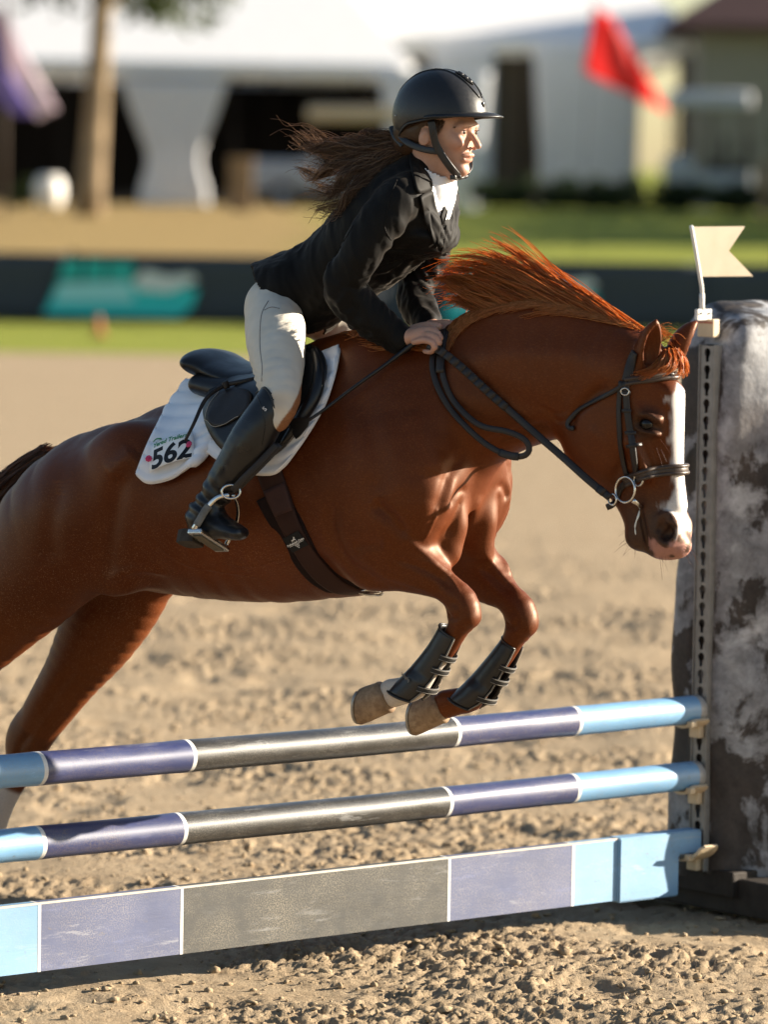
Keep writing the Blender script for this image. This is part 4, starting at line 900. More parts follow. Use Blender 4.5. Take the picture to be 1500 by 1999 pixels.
def horse_parts():
    global HOOF
    HOOF = hoof_mat(); SHOE = STEELD
    # eyes
    EM = NT('dark_eye').set(color=(.006, .004, .003), rough=.10, spec=.35).m
    e = hp(*EYEP)
    for s in (1, -1):
        bm = bmesh.new(); bmesh.ops.create_uvsphere(bm, u_segments=20, v_segments=14, radius=.0185); me = bm_mesh('eye', bm)
        o = link('eye', me, EM, HORSE); o.location = (e[0] - .001, s * (e[1] + .003), e[2])
    # hooves: coronet ring to ground ring, then shoe
    def hoof(cor, toe_dir, axis_len, rc, rg, v, ground_n):
        """cor = coronet centre; axis (unit) towards the ground surface; ground_n = sole normal"""
        ax = norm(toe_dir); gn = norm(ground_n); lat = np.array([0, 1.0, 0]); n = 28; a = np.linspace(0, 2 * math.pi, n, endpoint=False); R = []
        cn = ax
        for rs, dr in [(rc * .78, -.10), (rc * 1.0, -.03), (rc * 1.07, .03), (rc * 1.03, .12), (rc + (rg - rc) * .35, .4), (rc + (rg - rc) * .75, .75), (rg * .995, .97), (rg * .97, 1.0)]:
            nn = norm(cn * (1 - max(dr, 0)) + gn * max(dr, 0)); fwd = -norm(np.cross(lat, nn)); c = cor + ax * axis_len * dr
            k = np.cos(a); rr = np.where(k < 0, .80, 1.10) + .04 * np.cos(a * 2)
            R.append(c + np.outer(k * rs * rr, fwd) + np.outer(np.sin(a) * rs * .93, lat) - np.outer(np.where(k < 0, k * .010, 0), ax))
        V, Fs = loft(np.array(R)); h = link('hoof', py_mesh('hoof', V, Fs), HOOF, HORSE)
        b = np.linspace(-2.45, 2.45, 26); c = cor + ax * axis_len + gn * .003; fwd = -norm(np.cross(lat, gn))
        P = c + np.outer(np.cos(b) * rg * .88 * np.where(np.cos(b) < 0, .80, 1.10), fwd) + np.outer(np.sin(b) * rg * .84, lat)
        strap('horseshoe', P, gn, .015, .005, SHOE, h); return h
    s = scale_at(hp(750, 1355, -.13))
    c = hp(755, 1354, -.13); g = hp(709, 1372, -.13); hoof(c, g - c, np.linalg.norm(g - c), .041, .050, -.13, (hp(675, 1352, -.13) - hp(735, 1364, -.13)))
    c = hp(861, 1375, .13); g = hp(815, 1393, .13); hoof(c, g - c, np.linalg.norm(g - c), .041, .051, .13, (hp(780, 1372, .13) - hp(840, 1382, .13)))
    c = hp(-50, 1712, .14); g = hp(-66, 1758, .14); hoof(c, g - c, np.linalg.norm(g - c), .042, .056, .14, (0.05, 0, -1))
    c = hp(-322, 1742, -.155); g = hp(-345, 1782, -.155); hoof(c, g - c, np.linalg.norm(g - c), .042, .055, -.155, (-.35, 0, -.9))
    # mane flying back from the crest
    def gd(pts, v): return np.array([hp(x, y, vv) for (x, y), vv in zip(pts, v)])
    G = [gd([(1262, 676), (1185, 610), (1100, 560), (1035, 514), (986, 478)], (.0, .0, .02, .03, .03)),
         gd([(1235, 656), (1150, 598), (1065, 548), (990, 508), (930, 498)], (.0, -.01, .01, .03, .05)),
         gd([(1190, 634), (1105, 588), (1020, 544), (945, 514), (880, 518)], (.0, -.01, .0, .03, .05)),
         gd([(1130, 616), (1050, 588), (970, 552), (905, 532), (858, 540)], (.0, -.01, .0, .02, .04)),
         gd([(1070, 606), (1000, 590), (940, 562), (895, 550), (862, 556)], (.0, -.01, .0, .02, .03)),
         gd([(1010, 604), (965, 594), (925, 582), (893, 572), (868, 572)], (.0, -.01, .0, .02, .03)),
         gd([(960, 612), (930, 604), (905, 590), (885, 580), (870, 590)], (.0, -.01, .0, .01, .02))]
    A = guides_to_strands(G, 2300, .006, 16, .005, 1.2, .35, 5, lenv=(.5, 1.0), clump=44, cs=3.6, pull=.78, root_spread=np.array([.012, .010, .010]))
    B = guides_to_strands(G, 420, .022, 16, .010, 1.6, .35, 6, lenv=(.6, 1.08), root_spread=np.array([.012, .010, .010]))
    # roots hugging the crest, lying over the near side of the neck, and at the withers
    K = [gd([(1245, 662), (1195, 640), (1135, 622), (1080, 616)], (-.005, -.015, -.02, -.03)), gd([(1150, 620), (1090, 606), (1030, 604), (975, 616)], (-.005, -.015, -.025, -.04)), gd([(1060, 606), (1000, 606), (945, 620), (900, 648)], (-.005, -.02, -.035, -.05)), gd([(980, 612), (930, 626), (895, 655), (880, 690)], (-.005, -.03, -.065, -.09)), gd([(930, 628), (895, 645), (872, 676), (866, 712)], (-.005, -.03, -.075, -.10))]
    Cc = guides_to_strands(K, 1100, .007, 16, .003, 1.0, .6, 8, lenv=(.7, 1.0), clump=30)
    Wt = [gd([(820, 668), (770, 660), (715, 656), (668, 668)], (-.02, -.03, -.03, -.03)), gd([(850, 672), (790, 680), (730, 682), (690, 676)], (-.05, -.06, -.06, -.06)), gd([(870, 690), (820, 700), (770, 712), (735, 705)], (-.07, -.08, -.085, -.085))]
    D = guides_to_strands(Wt, 520, .008, 16, .004, 1.2, .6, 9, lenv=(.6, 1.0), clump=16)
    def outside(S, lift=.004):
        S = S.copy(); sh = S.shape; Q = S.reshape(-1, 3)
        for k, p in enumerate(Q):
            r = HB.find_nearest(Vector(p.tolist()), .15)
            if r[0] is not None:
                d = (p - np.array(r[0])) @ np.array(r[1])
                if d < lift: Q[k] = np.array(r[0]) + np.array(r[1]) * (lift * (.4 + .9 * ((k * .618) % 1)))
        return Q.reshape(sh)
    Cc, D = outside(Cc), outside(D)
    S = np.concatenate([A, B, Cc, D]); rad = np.array([.0011, .0012, .0012, .0012, .0012, .0011, .0011, .001, .001, .0009, .0009, .0008, .0008, .0007, .0006, .0004])
    strands('mane', S, rad, MANE, HORSE)
    # forelock, blown across the brow between the ears
    Fg = [gd([(1290, 690), (1285, 705), (1262, 722), (1235, 728)], (-.01, -.05, -.085, -.095)), gd([(1300, 688), (1300, 705), (1285, 725), (1258, 738)], (-.01, -.05, -.08, -.095)), gd([(1312, 686), (1318, 700), (1318, 716), (1300, 730)], (.0, -.02, -.045, -.07)), gd([(1322, 686), (1332, 700), (1336, 716), (1332, 732)], (.01, .02, .03, .03)), gd([(1325, 690), (1337, 706), (1338, 722), (1334, 738)], (.02, .04, .05, .05))]
    F1 = guides_to_strands(Fg, 620, .006, 14, .003, 1.0, .6, 12, lenv=(.65, 1.0), clump=22)
    Fh = [gd([(1275, 684), (1285, 668), (1300, 655), (1316, 660)], (.0, .0, .02, .03)), gd([(1240, 665), (1262, 650), (1290, 648), (1318, 668)], (.0, .0, .01, .02))]
    F2 = guides_to_strands(Fh, 110, .012, 14, .006, 1.4, .5, 13, lenv=(.6, 1.0))
    strands('forelock', np.concatenate([F1, F2]), np.linspace(.0011, .0004, 14), MANE, HORSE)
    # tail
    T = [gd([(88, 888), (45, 925), (0, 975), (-60, 1070), (-110, 1230)], (0,) * 5), gd([(96, 884), (50, 905), (-5, 950), (-80, 1040), (-150, 1180)], (0,) * 5), gd([(80, 900), (30, 945), (-15, 1000), (-60, 1110), (-90, 1280)], (.02,) * 5)]
    strands('tail', guides_to_strands(T, 1500, .020, 16, .008, 1.2, .5, 15, clump=40), np.linspace(.0014, .0005, 16), TAILM, HORSE)
    # whiskers and eyelashes
    rg = np.random.default_rng(3); W = []
    for x, y, v in [(1248, 1050, -.03)] * 12 + [(1240, 1030, -.03)] * 8 + [(1335, 1068, -.02)] * 14 + [(1300, 1082, -.03)] * 6 + [(1290, 862, -.09)] * 4:
        p = hp(x + rg.normal() * 7, y + rg.normal() * 7, v); d = norm(np.array([(-.6 if x < 1260 else .7) + rg.normal() * .3, -.3 + rg.normal() * .3, -.7 + rg.normal() * .3])); L = .02 + .03 * rg.random()
        W.append(np.stack([p + d * L * q + np.array([0, 0, -.008 * q * q]) for q in np.linspace(0, 1, 6)]))
    setp(strands('whiskers', np.array(W), np.linspace(.0005, .0002, 6), TAILM, HORSE), kind='stuff')
horse_parts()

# ------------------------------------------------------------------ tack: saddle pad, saddle, girth, bridle, boots
def pad_grid(n=46, m=70):
    s = np.linspace(0, 1, m); t = np.linspace(0, 1, n)
    Sx = spline([(366, 744), (430, 744), (500, 746), (570, 720), (630, 684), (668, 670)], m); Bx = spline([(268, 926), (292, 943), (338, 934), (378, 908), (404, 884), (426, 896), (466, 918), (506, 926), (538, 924), (560, 908)], m)
    px = Sx[None, :, 0] * (1 - t[:, None]) + Bx[None, :, 0] * t[:, None]; py = Sx[None, :, 1] * (1 - t[:, None]) + Bx[None, :, 1] * t[:, None]
    bul = np.sin(np.pi * t)[:, None]; px = px + bul * (22 * np.clip((s - .7) / .3, 0, 1) ** 1.5 - 10 * np.clip((.25 - s) / .25, 0, 1))[None]
    D = np.full((n, m), np.nan)
    for i in range(n):
        for j in range(m):
            h, nn = hit(px[i, j], py[i, j])
            if h is not None: D[i, j] = h[1]
    P = np.zeros((n, m, 3))
    for j in range(m):
        v = D[:, j].copy(); v[0] = 0; k = np.where(~np.isnan(v))[0]; k = k[(k == 0) | (k > 2)]; v = np.interp(np.arange(n), k, v[k])
        D[:, j] = v
    for _ in range(6):
        Q = D.copy(); Q[1:-1] = .25 * D[:-2] + .5 * D[1:-1] + .25 * D[2:]; R = Q.copy(); R[:, 1:-1] = .25 * Q[:, :-2] + .5 * Q[:, 1:-1] + .25 * Q[:, 2:]; R[0] = 0; D = R
    off = .013 * np.clip(t * 6, 0, 1)[:, None] + .012 * np.clip((.3 - s) / .3, 0, 1)[None] * np.clip(t, 0, 1)[:, None]
    # loose fold of the rear lower edge in front of the number
    off = off + .020 * np.exp(-((s - .36) / .05) ** 2)[None] * np.clip((t - .55) / .4, 0, 1)[:, None] ** 1.3
    for i in range(n):
        for j in range(m): P[i, j] = hp(px[i, j], py[i, j], D[i, j] - off[i, j])
    return P, px, py, s, t
PADP, PADX, PADY, PADS, PADT = pad_grid()
def saddle_pad():
    root = bpy.data.objects.new('saddle_pad', None); COL.objects.link(root); root.matrix_world = HM
    setp(root, 'white quilted saddle pad with piped edge lying under the saddle', 'saddle pad')
    P = PADP; N = grid_normals(P); S, T = np.meshgrid(PADS, PADT)
    q = T * 7.5 + S * 1.2; ln = np.abs((q % 1) - .5) * 2          # quilting lines
    puff = .0075 * (np.clip(ln, 0, 1) * 0 + np.sqrt(np.clip(np.sin(np.pi * (q % 1)), 0, 1))) + .0016 * fbm(np.stack([S * 14, T * 9], -1), 3, 2)
    A = P + N * puff[..., None]; n, m = P.shape[:2]
    full = np.concatenate([mir(P[::-1][:-1]), P], 0); fullA = np.concatenate([mir(A[::-1][:-1]), A], 0); NN = grid_normals(full)
    NN[n - 1:] = N; NN[:n - 1] = mir(N[::-1][:-1]); bm = sheet_mesh(full, (fullA - full) + NN * .007, 1.0)
    o = link('quilted_panel', bm_mesh('quilted_panel', bm), WHITEC, root)
    for k, E in enumerate((np.concatenate([P[:, 0], P[-1, 1:], P[::-1][1:, -1]]),)):
        E2 = sm1(E, 1); tube('piping', E2 + np.concatenate([N[:, 0], N[-1, 1:], N[::-1][1:, -1]]) * .006, .0042, PIPING, root, 6)
    tube('piping', mir(E2), .0042, PIPING, root, 6)
    return root
saddle_pad()
PADB = BVHTree.FromPolygons((PADP + grid_normals(PADP) * .012).reshape(-1, 3).tolist(), [(i * PADP.shape[1] + j, i * PADP.shape[1] + j + 1, (i + 1) * PADP.shape[1] + j + 1, (i + 1) * PADP.shape[1] + j) for i in range(PADP.shape[0] - 1) for j in range(PADP.shape[1] - 1)])

def polar_sheet(name, center, outline, off, thick, mat, parent, tree, rings=7, extra=None, na=56):
    """closed leather sheet inside a pixel outline, laid on a surface"""
    O = np.array(outline, float); O = np.vstack([O, O[:1]]); O = spline(np.column_stack([O, np.zeros(len(O))]), na + 1)[:-1, :2]; c = np.array(center, float); P = [[None] * na for _ in range(rings + 1)]
    out = np.zeros((rings + 1, na, 3)); nor = np.zeros((rings + 1, na, 3))
    h0, n0 = hit(*c, tree)
    for i in range(rings + 1):
        for j in range(na):
            q = c + (O[j] - c) * (i / rings); h, nn = hit(*q, tree)
            if h is None: h, nn = hit(*q)
            if h is None: h = out[i - 1, j] if i else h0; nn = nor[i - 1, j] if i else n0; d = dirh(*q); h = CAMH + d * ((h[1] - CAMH[1]) / d[1])
            out[i, j] = h; nor[i, j] = nn
    for _ in range(3):
        out[1:-1] = .25 * out[:-2] + .5 * out[1:-1] + .25 * out[2:]; nor = norm(.25 * np.roll(nor, 1, 1) + .5 * nor + .25 * np.roll(nor, -1, 1))
    out[0] = out[0].mean(0); nor[0] = norm(nor[0].mean(0)); e = np.zeros((rings + 1, na)) if extra is None else extra(rings, na, out)
    P = out + nor * (off + e)[..., None] if not np.isscalar(off + 0 * e) else out
    top = P + nor * thick; bm = bmesh.new()
    def lay_(G, flip):
        vs = [[bm.verts.new(v) for v in r] for r in G[1:].tolist()]; c0 = bm.verts.new(G[0, 0].tolist())
        for j in range(na):
            k = (j + 1) % na; f_ = (c0, vs[0][j], vs[0][k]); bm.faces.new(f_[::-1] if flip else f_)
            for i in range(rings - 1): f_ = (vs[i][j], vs[i + 1][j], vs[i + 1][k], vs[i][k]); bm.faces.new(f_[::-1] if flip else f_)
        return vs[-1]
    a, b = lay_(top, False), lay_(P, True)
    for j in range(na): bm.faces.new((a[j], b[j], b[(j + 1) % na], a[(j + 1) % na]))
    o = link(name, bm_mesh(name, bm), mat, parent); return o, top, nor
def saddle():
    root = bpy.data.objects.new('saddle', None); COL.objects.link(root); root.matrix_world = HM
    setp(root, 'black leather jumping saddle with raised cantle under the rider', 'saddle')
    f = Field((-1.0, -.25, 1.15), (-.05, .25, 1.75), .005); add = f.chain
    add(rows([(404, 706, 19, .085), (440, 720, 22, .125), (490, 738, 23, .130), (545, 738, 24, .105), (595, 710, 25, .07), (632, 684, 24, .05)]), .03, 3)
    f.ell(hp(412, 708, 0), (.045, .135, .030), rot_xz(-12), .03)
    V, Fq = f.mesh(2); link('seat', np_mesh('seat', V, Fq), BLK, root)
    f = Field((-1.0, -.27, 1.1), (-.05, .27, 1.7), .005)
    for v in (-.095, .095):
        f.chain(rows([(396, 750, 22, .055), (440, 760, 28, .065), (500, 768, 32, .07), (570, 752, 28, .065), (620, 718, 24, .05)], v), .03, 3)
    V, Fq = f.mesh(2); link('panel', np_mesh('panel', V, Fq), BLK, root)
    ol = [(455, 752), (425, 768), (409, 790), (406, 822), (418, 856), (448, 888), (492, 905), (532, 896), (566, 872), (602, 828), (630, 780), (646, 735), (642, 706), (622, 688), (590, 692), (520, 730)]
    fl, top, nor = polar_sheet('flap', (525, 805), ol, .016, .007, BLK, root, PADB)
    o = bpy.data.objects.new('flap', fl.data); COL.objects.link(o); o.parent = root; o.scale = (1, -1, 1)
    # knee roll along the front of the flap, padded rear block with stitching
    P, N = lay([(622, 700), (634, 728), (630, 764), (608, 806), (580, 846), (556, 872)], 0, .026, 22, 2, PADB, True); k = np.linspace(0, 1, 22)
    V, Fs = tube_data(P, .018 * np.sin(np.pi * np.clip(k * .94 + .05, 0, 1)) ** .5, 10, N, .018 * np.sin(np.pi * np.clip(k * .94 + .05, 0, 1)) ** .5); kr = link('knee_roll', py_mesh('knee_roll', V, Fs), BLK, root)
    polar_sheet('flap_panel', (452, 815), [(470, 770), (440, 782), (420, 806), (413, 830), (428, 842), (450, 838), (480, 822), (500, 800), (500, 776)], .024, .004, BRN, root, PADB, 5, None, 40)
    def stitches(pts, nm, parent):
        P, N = lay(pts, 0, .0295, max(8, int(len(pts) * 12)), 1, PADB, True); bm = bmesh.new(); sg = norm(np.gradient(P, axis=0))
        for p, d, n_ in zip(P, sg, N):
            M = Matrix(np.column_stack([d, np.cross(n_, d), n_]).tolist()).to_4x4(); M.translation = Vector(p.tolist()); box_bm(bm, (-.0022, -.0005, 0), (.0022, .0005, .0009), M)
        setp(link(nm, bm_mesh(nm, bm), THREAD, parent, smooth=False), kind='stuff')
    stitches([(440, 781), (421, 805), (412, 832)], 'stitching', root); stitches([(412, 832), (428, 843), (450, 838), (476, 824)], 'stitching', root); stitches([(648, 742), (632, 782), (604, 830), (570, 874)], 'stitching', root)
    # strap keeper and loose strap hanging from under the seat
    P, N = lay([(500, 740), (470, 746), (440, 752), (410, 770), (395, 790), (380, 824), (362, 860)], [-.16, -.18, -.2, -.24, -.26, -.29, -.30], .022, 34, 2, PADB)
    strap('loose_strap', P, N, np.linspace(.013, .008, 34), .004, BRN, root)
    i = 9; strap('strap_keeper', P[i:i + 3] + N[i:i + 3] * .004, N[i:i + 3], .020, .003, BRN, root)
saddle()

def number_card():
    root = bpy.data.objects.new('number_card', None); COL.objects.link(root); root.matrix_world = HM
    setp(root, 'white number card reading 562 pinned to the saddle pad', 'number card')
    q = [(297, 872), (384, 842), (374, 895), (288, 924)]   # corners tl tr br bl
    ctr = []
    for x, y in q:
        h, n = hit(x, y, PADB); ctr.append((h, n))
    n0 = norm(sum(n for h, n in ctr)); A = np.array([h for h, n in ctr]) + n0 * .010
    c = A.mean(0); ex = norm((A[1] - A[0]) + (A[2] - A[3])); ez = norm(np.cross(n0, ex)) ; ez = ez if ez[2] > 0 else -ez; en = np.cross(ex, ez)
    if en @ toward(c) < 0: en = -en
    w = .5 * (np.linalg.norm(A[1] - A[0]) + np.linalg.norm(A[2] - A[3])); h = .5 * (np.linalg.norm(A[0] - A[3]) + np.linalg.norm(A[1] - A[2]))
    M = Matrix(np.column_stack([ex, ez, en]).tolist()).to_4x4(); M.translation = Vector(c.tolist())
    nx = 16; k = np.linspace(-.5, .5, nx); bend = lambda u: .010 * (1 - (2 * u) ** 2) - .006
    P = np.array([[(u * w, z * h, bend(u)) for u in k] for z in (.5, .25, 0, -.25, -.5)])
    bm = sheet_mesh(P, np.tile([0, 0, 1.0], (5, nx, 1)), .0008); o = link('card', bm_mesh('card', bm), simple('white_card', (.80, .81, .82), .5, .3, .02), root); o.matrix_local = M
    def text(body, size, x, z, mat, name, off=0.0, shear=0.0, sx=1.0, rot=0.0):
        cu = bpy.data.curves.new(name, 'FONT'); cu.body = body; cu.size = size; cu.align_x = 'CENTER'; cu.align_y = 'CENTER'; cu.offset = off; cu.shear = shear; cu.extrude = .0002
        to = bpy.data.objects.new('tmp', cu); COL.objects.link(to); bpy.context.view_layer.update()
        me = bpy.data.meshes.new_from_object(to.evaluated_get(bpy.context.evaluated_depsgraph_get())); bpy.data.objects.remove(to)
        for v in me.vertices:
            X, Y = v.co.x * sx, v.co.y; X, Y = X * math.cos(rot) - Y * math.sin(rot), X * math.sin(rot) + Y * math.cos(rot)
            v.co.x = X + x; v.co.y = Y + z; v.co.z += bend(v.co.x / w) + .0014
        t = link(name, me, mat, root, smooth=False); t.matrix_local = M; return t
    INK = simple('black_ink', (.006, .006, .008), .5, .3, .02); GRN = simple('green_ink', (.03, .22, .09), .5, .3, .02)
    text('562', h * .94, 0.0, -h * .17, INK, 'numerals', h * .028, .12, 1.04)
    text('Yered Trailers', h * .21, -.0, h * .37, GRN, 'sponsor_text', .0003, .3, 1.0)
    # green roof stroke over the sponsor name
    tube('sponsor_mark', spline([tuple(M @ Vector((-w * .34, h * .47, .007))), tuple(M @ Vector((-w * .26, h * .54, .007))), tuple(M @ Vector((-w * .16, h * .49, .007)))], 10), np.linspace(.0012, .0026, 10), GRN, root, 6)
    PK = simple('pink_petal', (.62, .05, .16), .55, .3, .2, 90)
    for px, py in ((293, 899), (376, 873)):
        hh, nn = hit(px, py, PADB); p = hh + nn * .016; X = norm(np.cross(nn, [0, 0, 1])); Y = np.cross(X, nn); bm = bmesh.new()
        for a in range(8):
            ca, sa = math.cos(a * .785), math.sin(a * .785); g = bmesh.ops.create_icosphere(bm, subdivisions=1, radius=.0042)
            for v in g['verts']: v.co = Vector((p + (X * (v.co.x + ca * .0055) + Y * (v.co.y + sa * .0055) + nn * (v.co.z * .5)).tolist()).tolist())
        g = bmesh.ops.create_icosphere(bm, subdivisions=1, radius=.004)
        for v in g['verts']: v.co = Vector((p + X * v.co.x + Y * v.co.y + nn * (v.co.z * .6 + .0015)).tolist())
        link('flower_pin', bm_mesh('flower_pin', bm), PK, root)
    return text
number_card()
def mesh_text(body, size, name, off=0.0, shear=0.0, ext=.0002):
    cu = bpy.data.curves.new(name, 'FONT'); cu.body = body; cu.size = size; cu.align_x = 'CENTER'; cu.align_y = 'CENTER'; cu.offset = off; cu.shear = shear; cu.extrude = ext
    to = bpy.data.objects.new('tmp', cu); COL.objects.link(to); bpy.context.view_layer.update()
    me = bpy.data.meshes.new_from_object(to.evaluated_get(bpy.context.evaluated_depsgraph_get())); bpy.data.objects.remove(to); return me
def frame_m(p, ex, n):
    n = norm(n); ex = norm(np.asarray(ex) - n * (np.asarray(ex) @ n)); ey = np.cross(n, ex); M = Matrix(np.column_stack([ex, ey, n]).tolist()).to_4x4(); M.translation = Vector(np.asarray(p).tolist()); return M
def girth():
    root = bpy.data.objects.new('girth', None); COL.objects.link(root); root.matrix_world = HM
    setp(root, 'wide dark brown girth strapped round the belly behind the elbow', 'girth')
    def band(pts, off, w, t, nm, mat, n=44, far=True):
        P, N = lay(pts, -.05, off, n, 2, None, True)
        b = hp(735, 1166, 0.0)
        # under the belly to the far side
        r = HB.ray_cast(Vector((P[-1][0] + .03, 0, .3)), Vector((0, 0, 1)))[0]; b = np.array(r) - [0, 0, off]
        full = np.vstack([P, b, mir(P[::-1])]); NN = np.vstack([N, [0, 0, -1], mir(N[::-1])]); full, NN = sm1(full, 3), norm(sm1(NN, 3))
        return strap(nm, full, NN, w, t, mat, root), P, N
    band([(533, 962), (562, 1022), (594, 1078), (630, 1122), (672, 1150)], .001, .098, .006, 'felt_liner', GIRTHD)
    o, P, N = band([(514, 880), (530, 930), (552, 985), (578, 1040), (608, 1090), (642, 1128), (680, 1152)], .007, .066, .006, 'band', GIRTHM)
    # end fold, stitch lines
    P2, N2 = lay([(538, 950), (548, 972), (560, 1000)], 0, .0132, 8, 1, None, True); strap('folded_end', P2, N2, .060, .003, cloth('brown_webbing', (.055, .028, .024), .7, .15, 400), root)
    # logo patch
    h, n = hit(583, 1052); h2, _ = hit(606, 1040); M = frame_m(h + n * .0135, h2 - h, n)
    bm = bmesh.new(); box_bm(bm, (-.032, -.022, 0), (.032, .022, .0018), None, .0006); p = link('logo_patch', bm_mesh('logo_patch', bm), simple('black_patch', (.012, .012, .012), .7, .2), root, smooth=False); p.matrix_local = M
    W = simple('white_print', (.75, .74, .72), .6, .3, .02)
    me = mesh_text("Professional's Choice", .0078, 'logo_text', .0002, .25)
    for v in me.vertices: v.co.y -= .001; v.co.z += .0024
    t = link('logo_text', me, W, p, smooth=False)
    sq = [(-.006, -.0085), (0, -.0085), (.006, -.0085), (-.003, -.0125), (.003, -.0125), (0, -.0165)]
    for x, y in sq:
        bm = bmesh.new(); box_bm(bm, (x - .0017, y - .0013, .0018), (x + .0017, y + .0013, .0024)); link('logo_dot', bm_mesh('logo_dot', bm), W, p, smooth=False)
    bm = bmesh.new(); box_bm(bm, (-.028, -.0062, .0018), (.028, -.0052, .0024)); link('logo_line', bm_mesh('logo_line', bm), W, p, smooth=False)
    # small running horse mark
    hs = [(-.010, .0075), (-.006, .0085), (-.001, .0082), (.002, .0105), (.0045, .0135), (.0052, .0155), (.0062, .0138), (.0088, .0118), (.0078, .0108), (.0058, .0115), (.0048, .009), (.0085, .0062), (.0065, .0042), (.0058, .0055), (.0035, .0066), (.0002, .006), (-.002, .003), (-.0035, .0038), (-.0022, .0062), (-.0055, .0058), (-.0085, .003), (-.0098, .004), (-.0072, .0066)]
    bm = bmesh.new(); vs = [bm.verts.new((x, y, .0024)) for x, y in hs]; es = [bm.edges.new((vs[i], vs[(i + 1) % len(vs)])) for i in range(len(vs))]; bmesh.ops.triangle_fill(bm, edges=es); link('logo_horse', bm_mesh('logo_horse', bm), W, p, smooth=False)
    b = HB.ray_cast(Vector((hp(708, 1158, -.1)[0], -.06, .3)), Vector((0, 0, 1)))[0]; c = np.array(b) - [0, 0, .006]
    torus('girth_ring', c, (0.1, -.4, -1), .022, .0030, STEEL, root, 24, 6, 1.4)
girth()

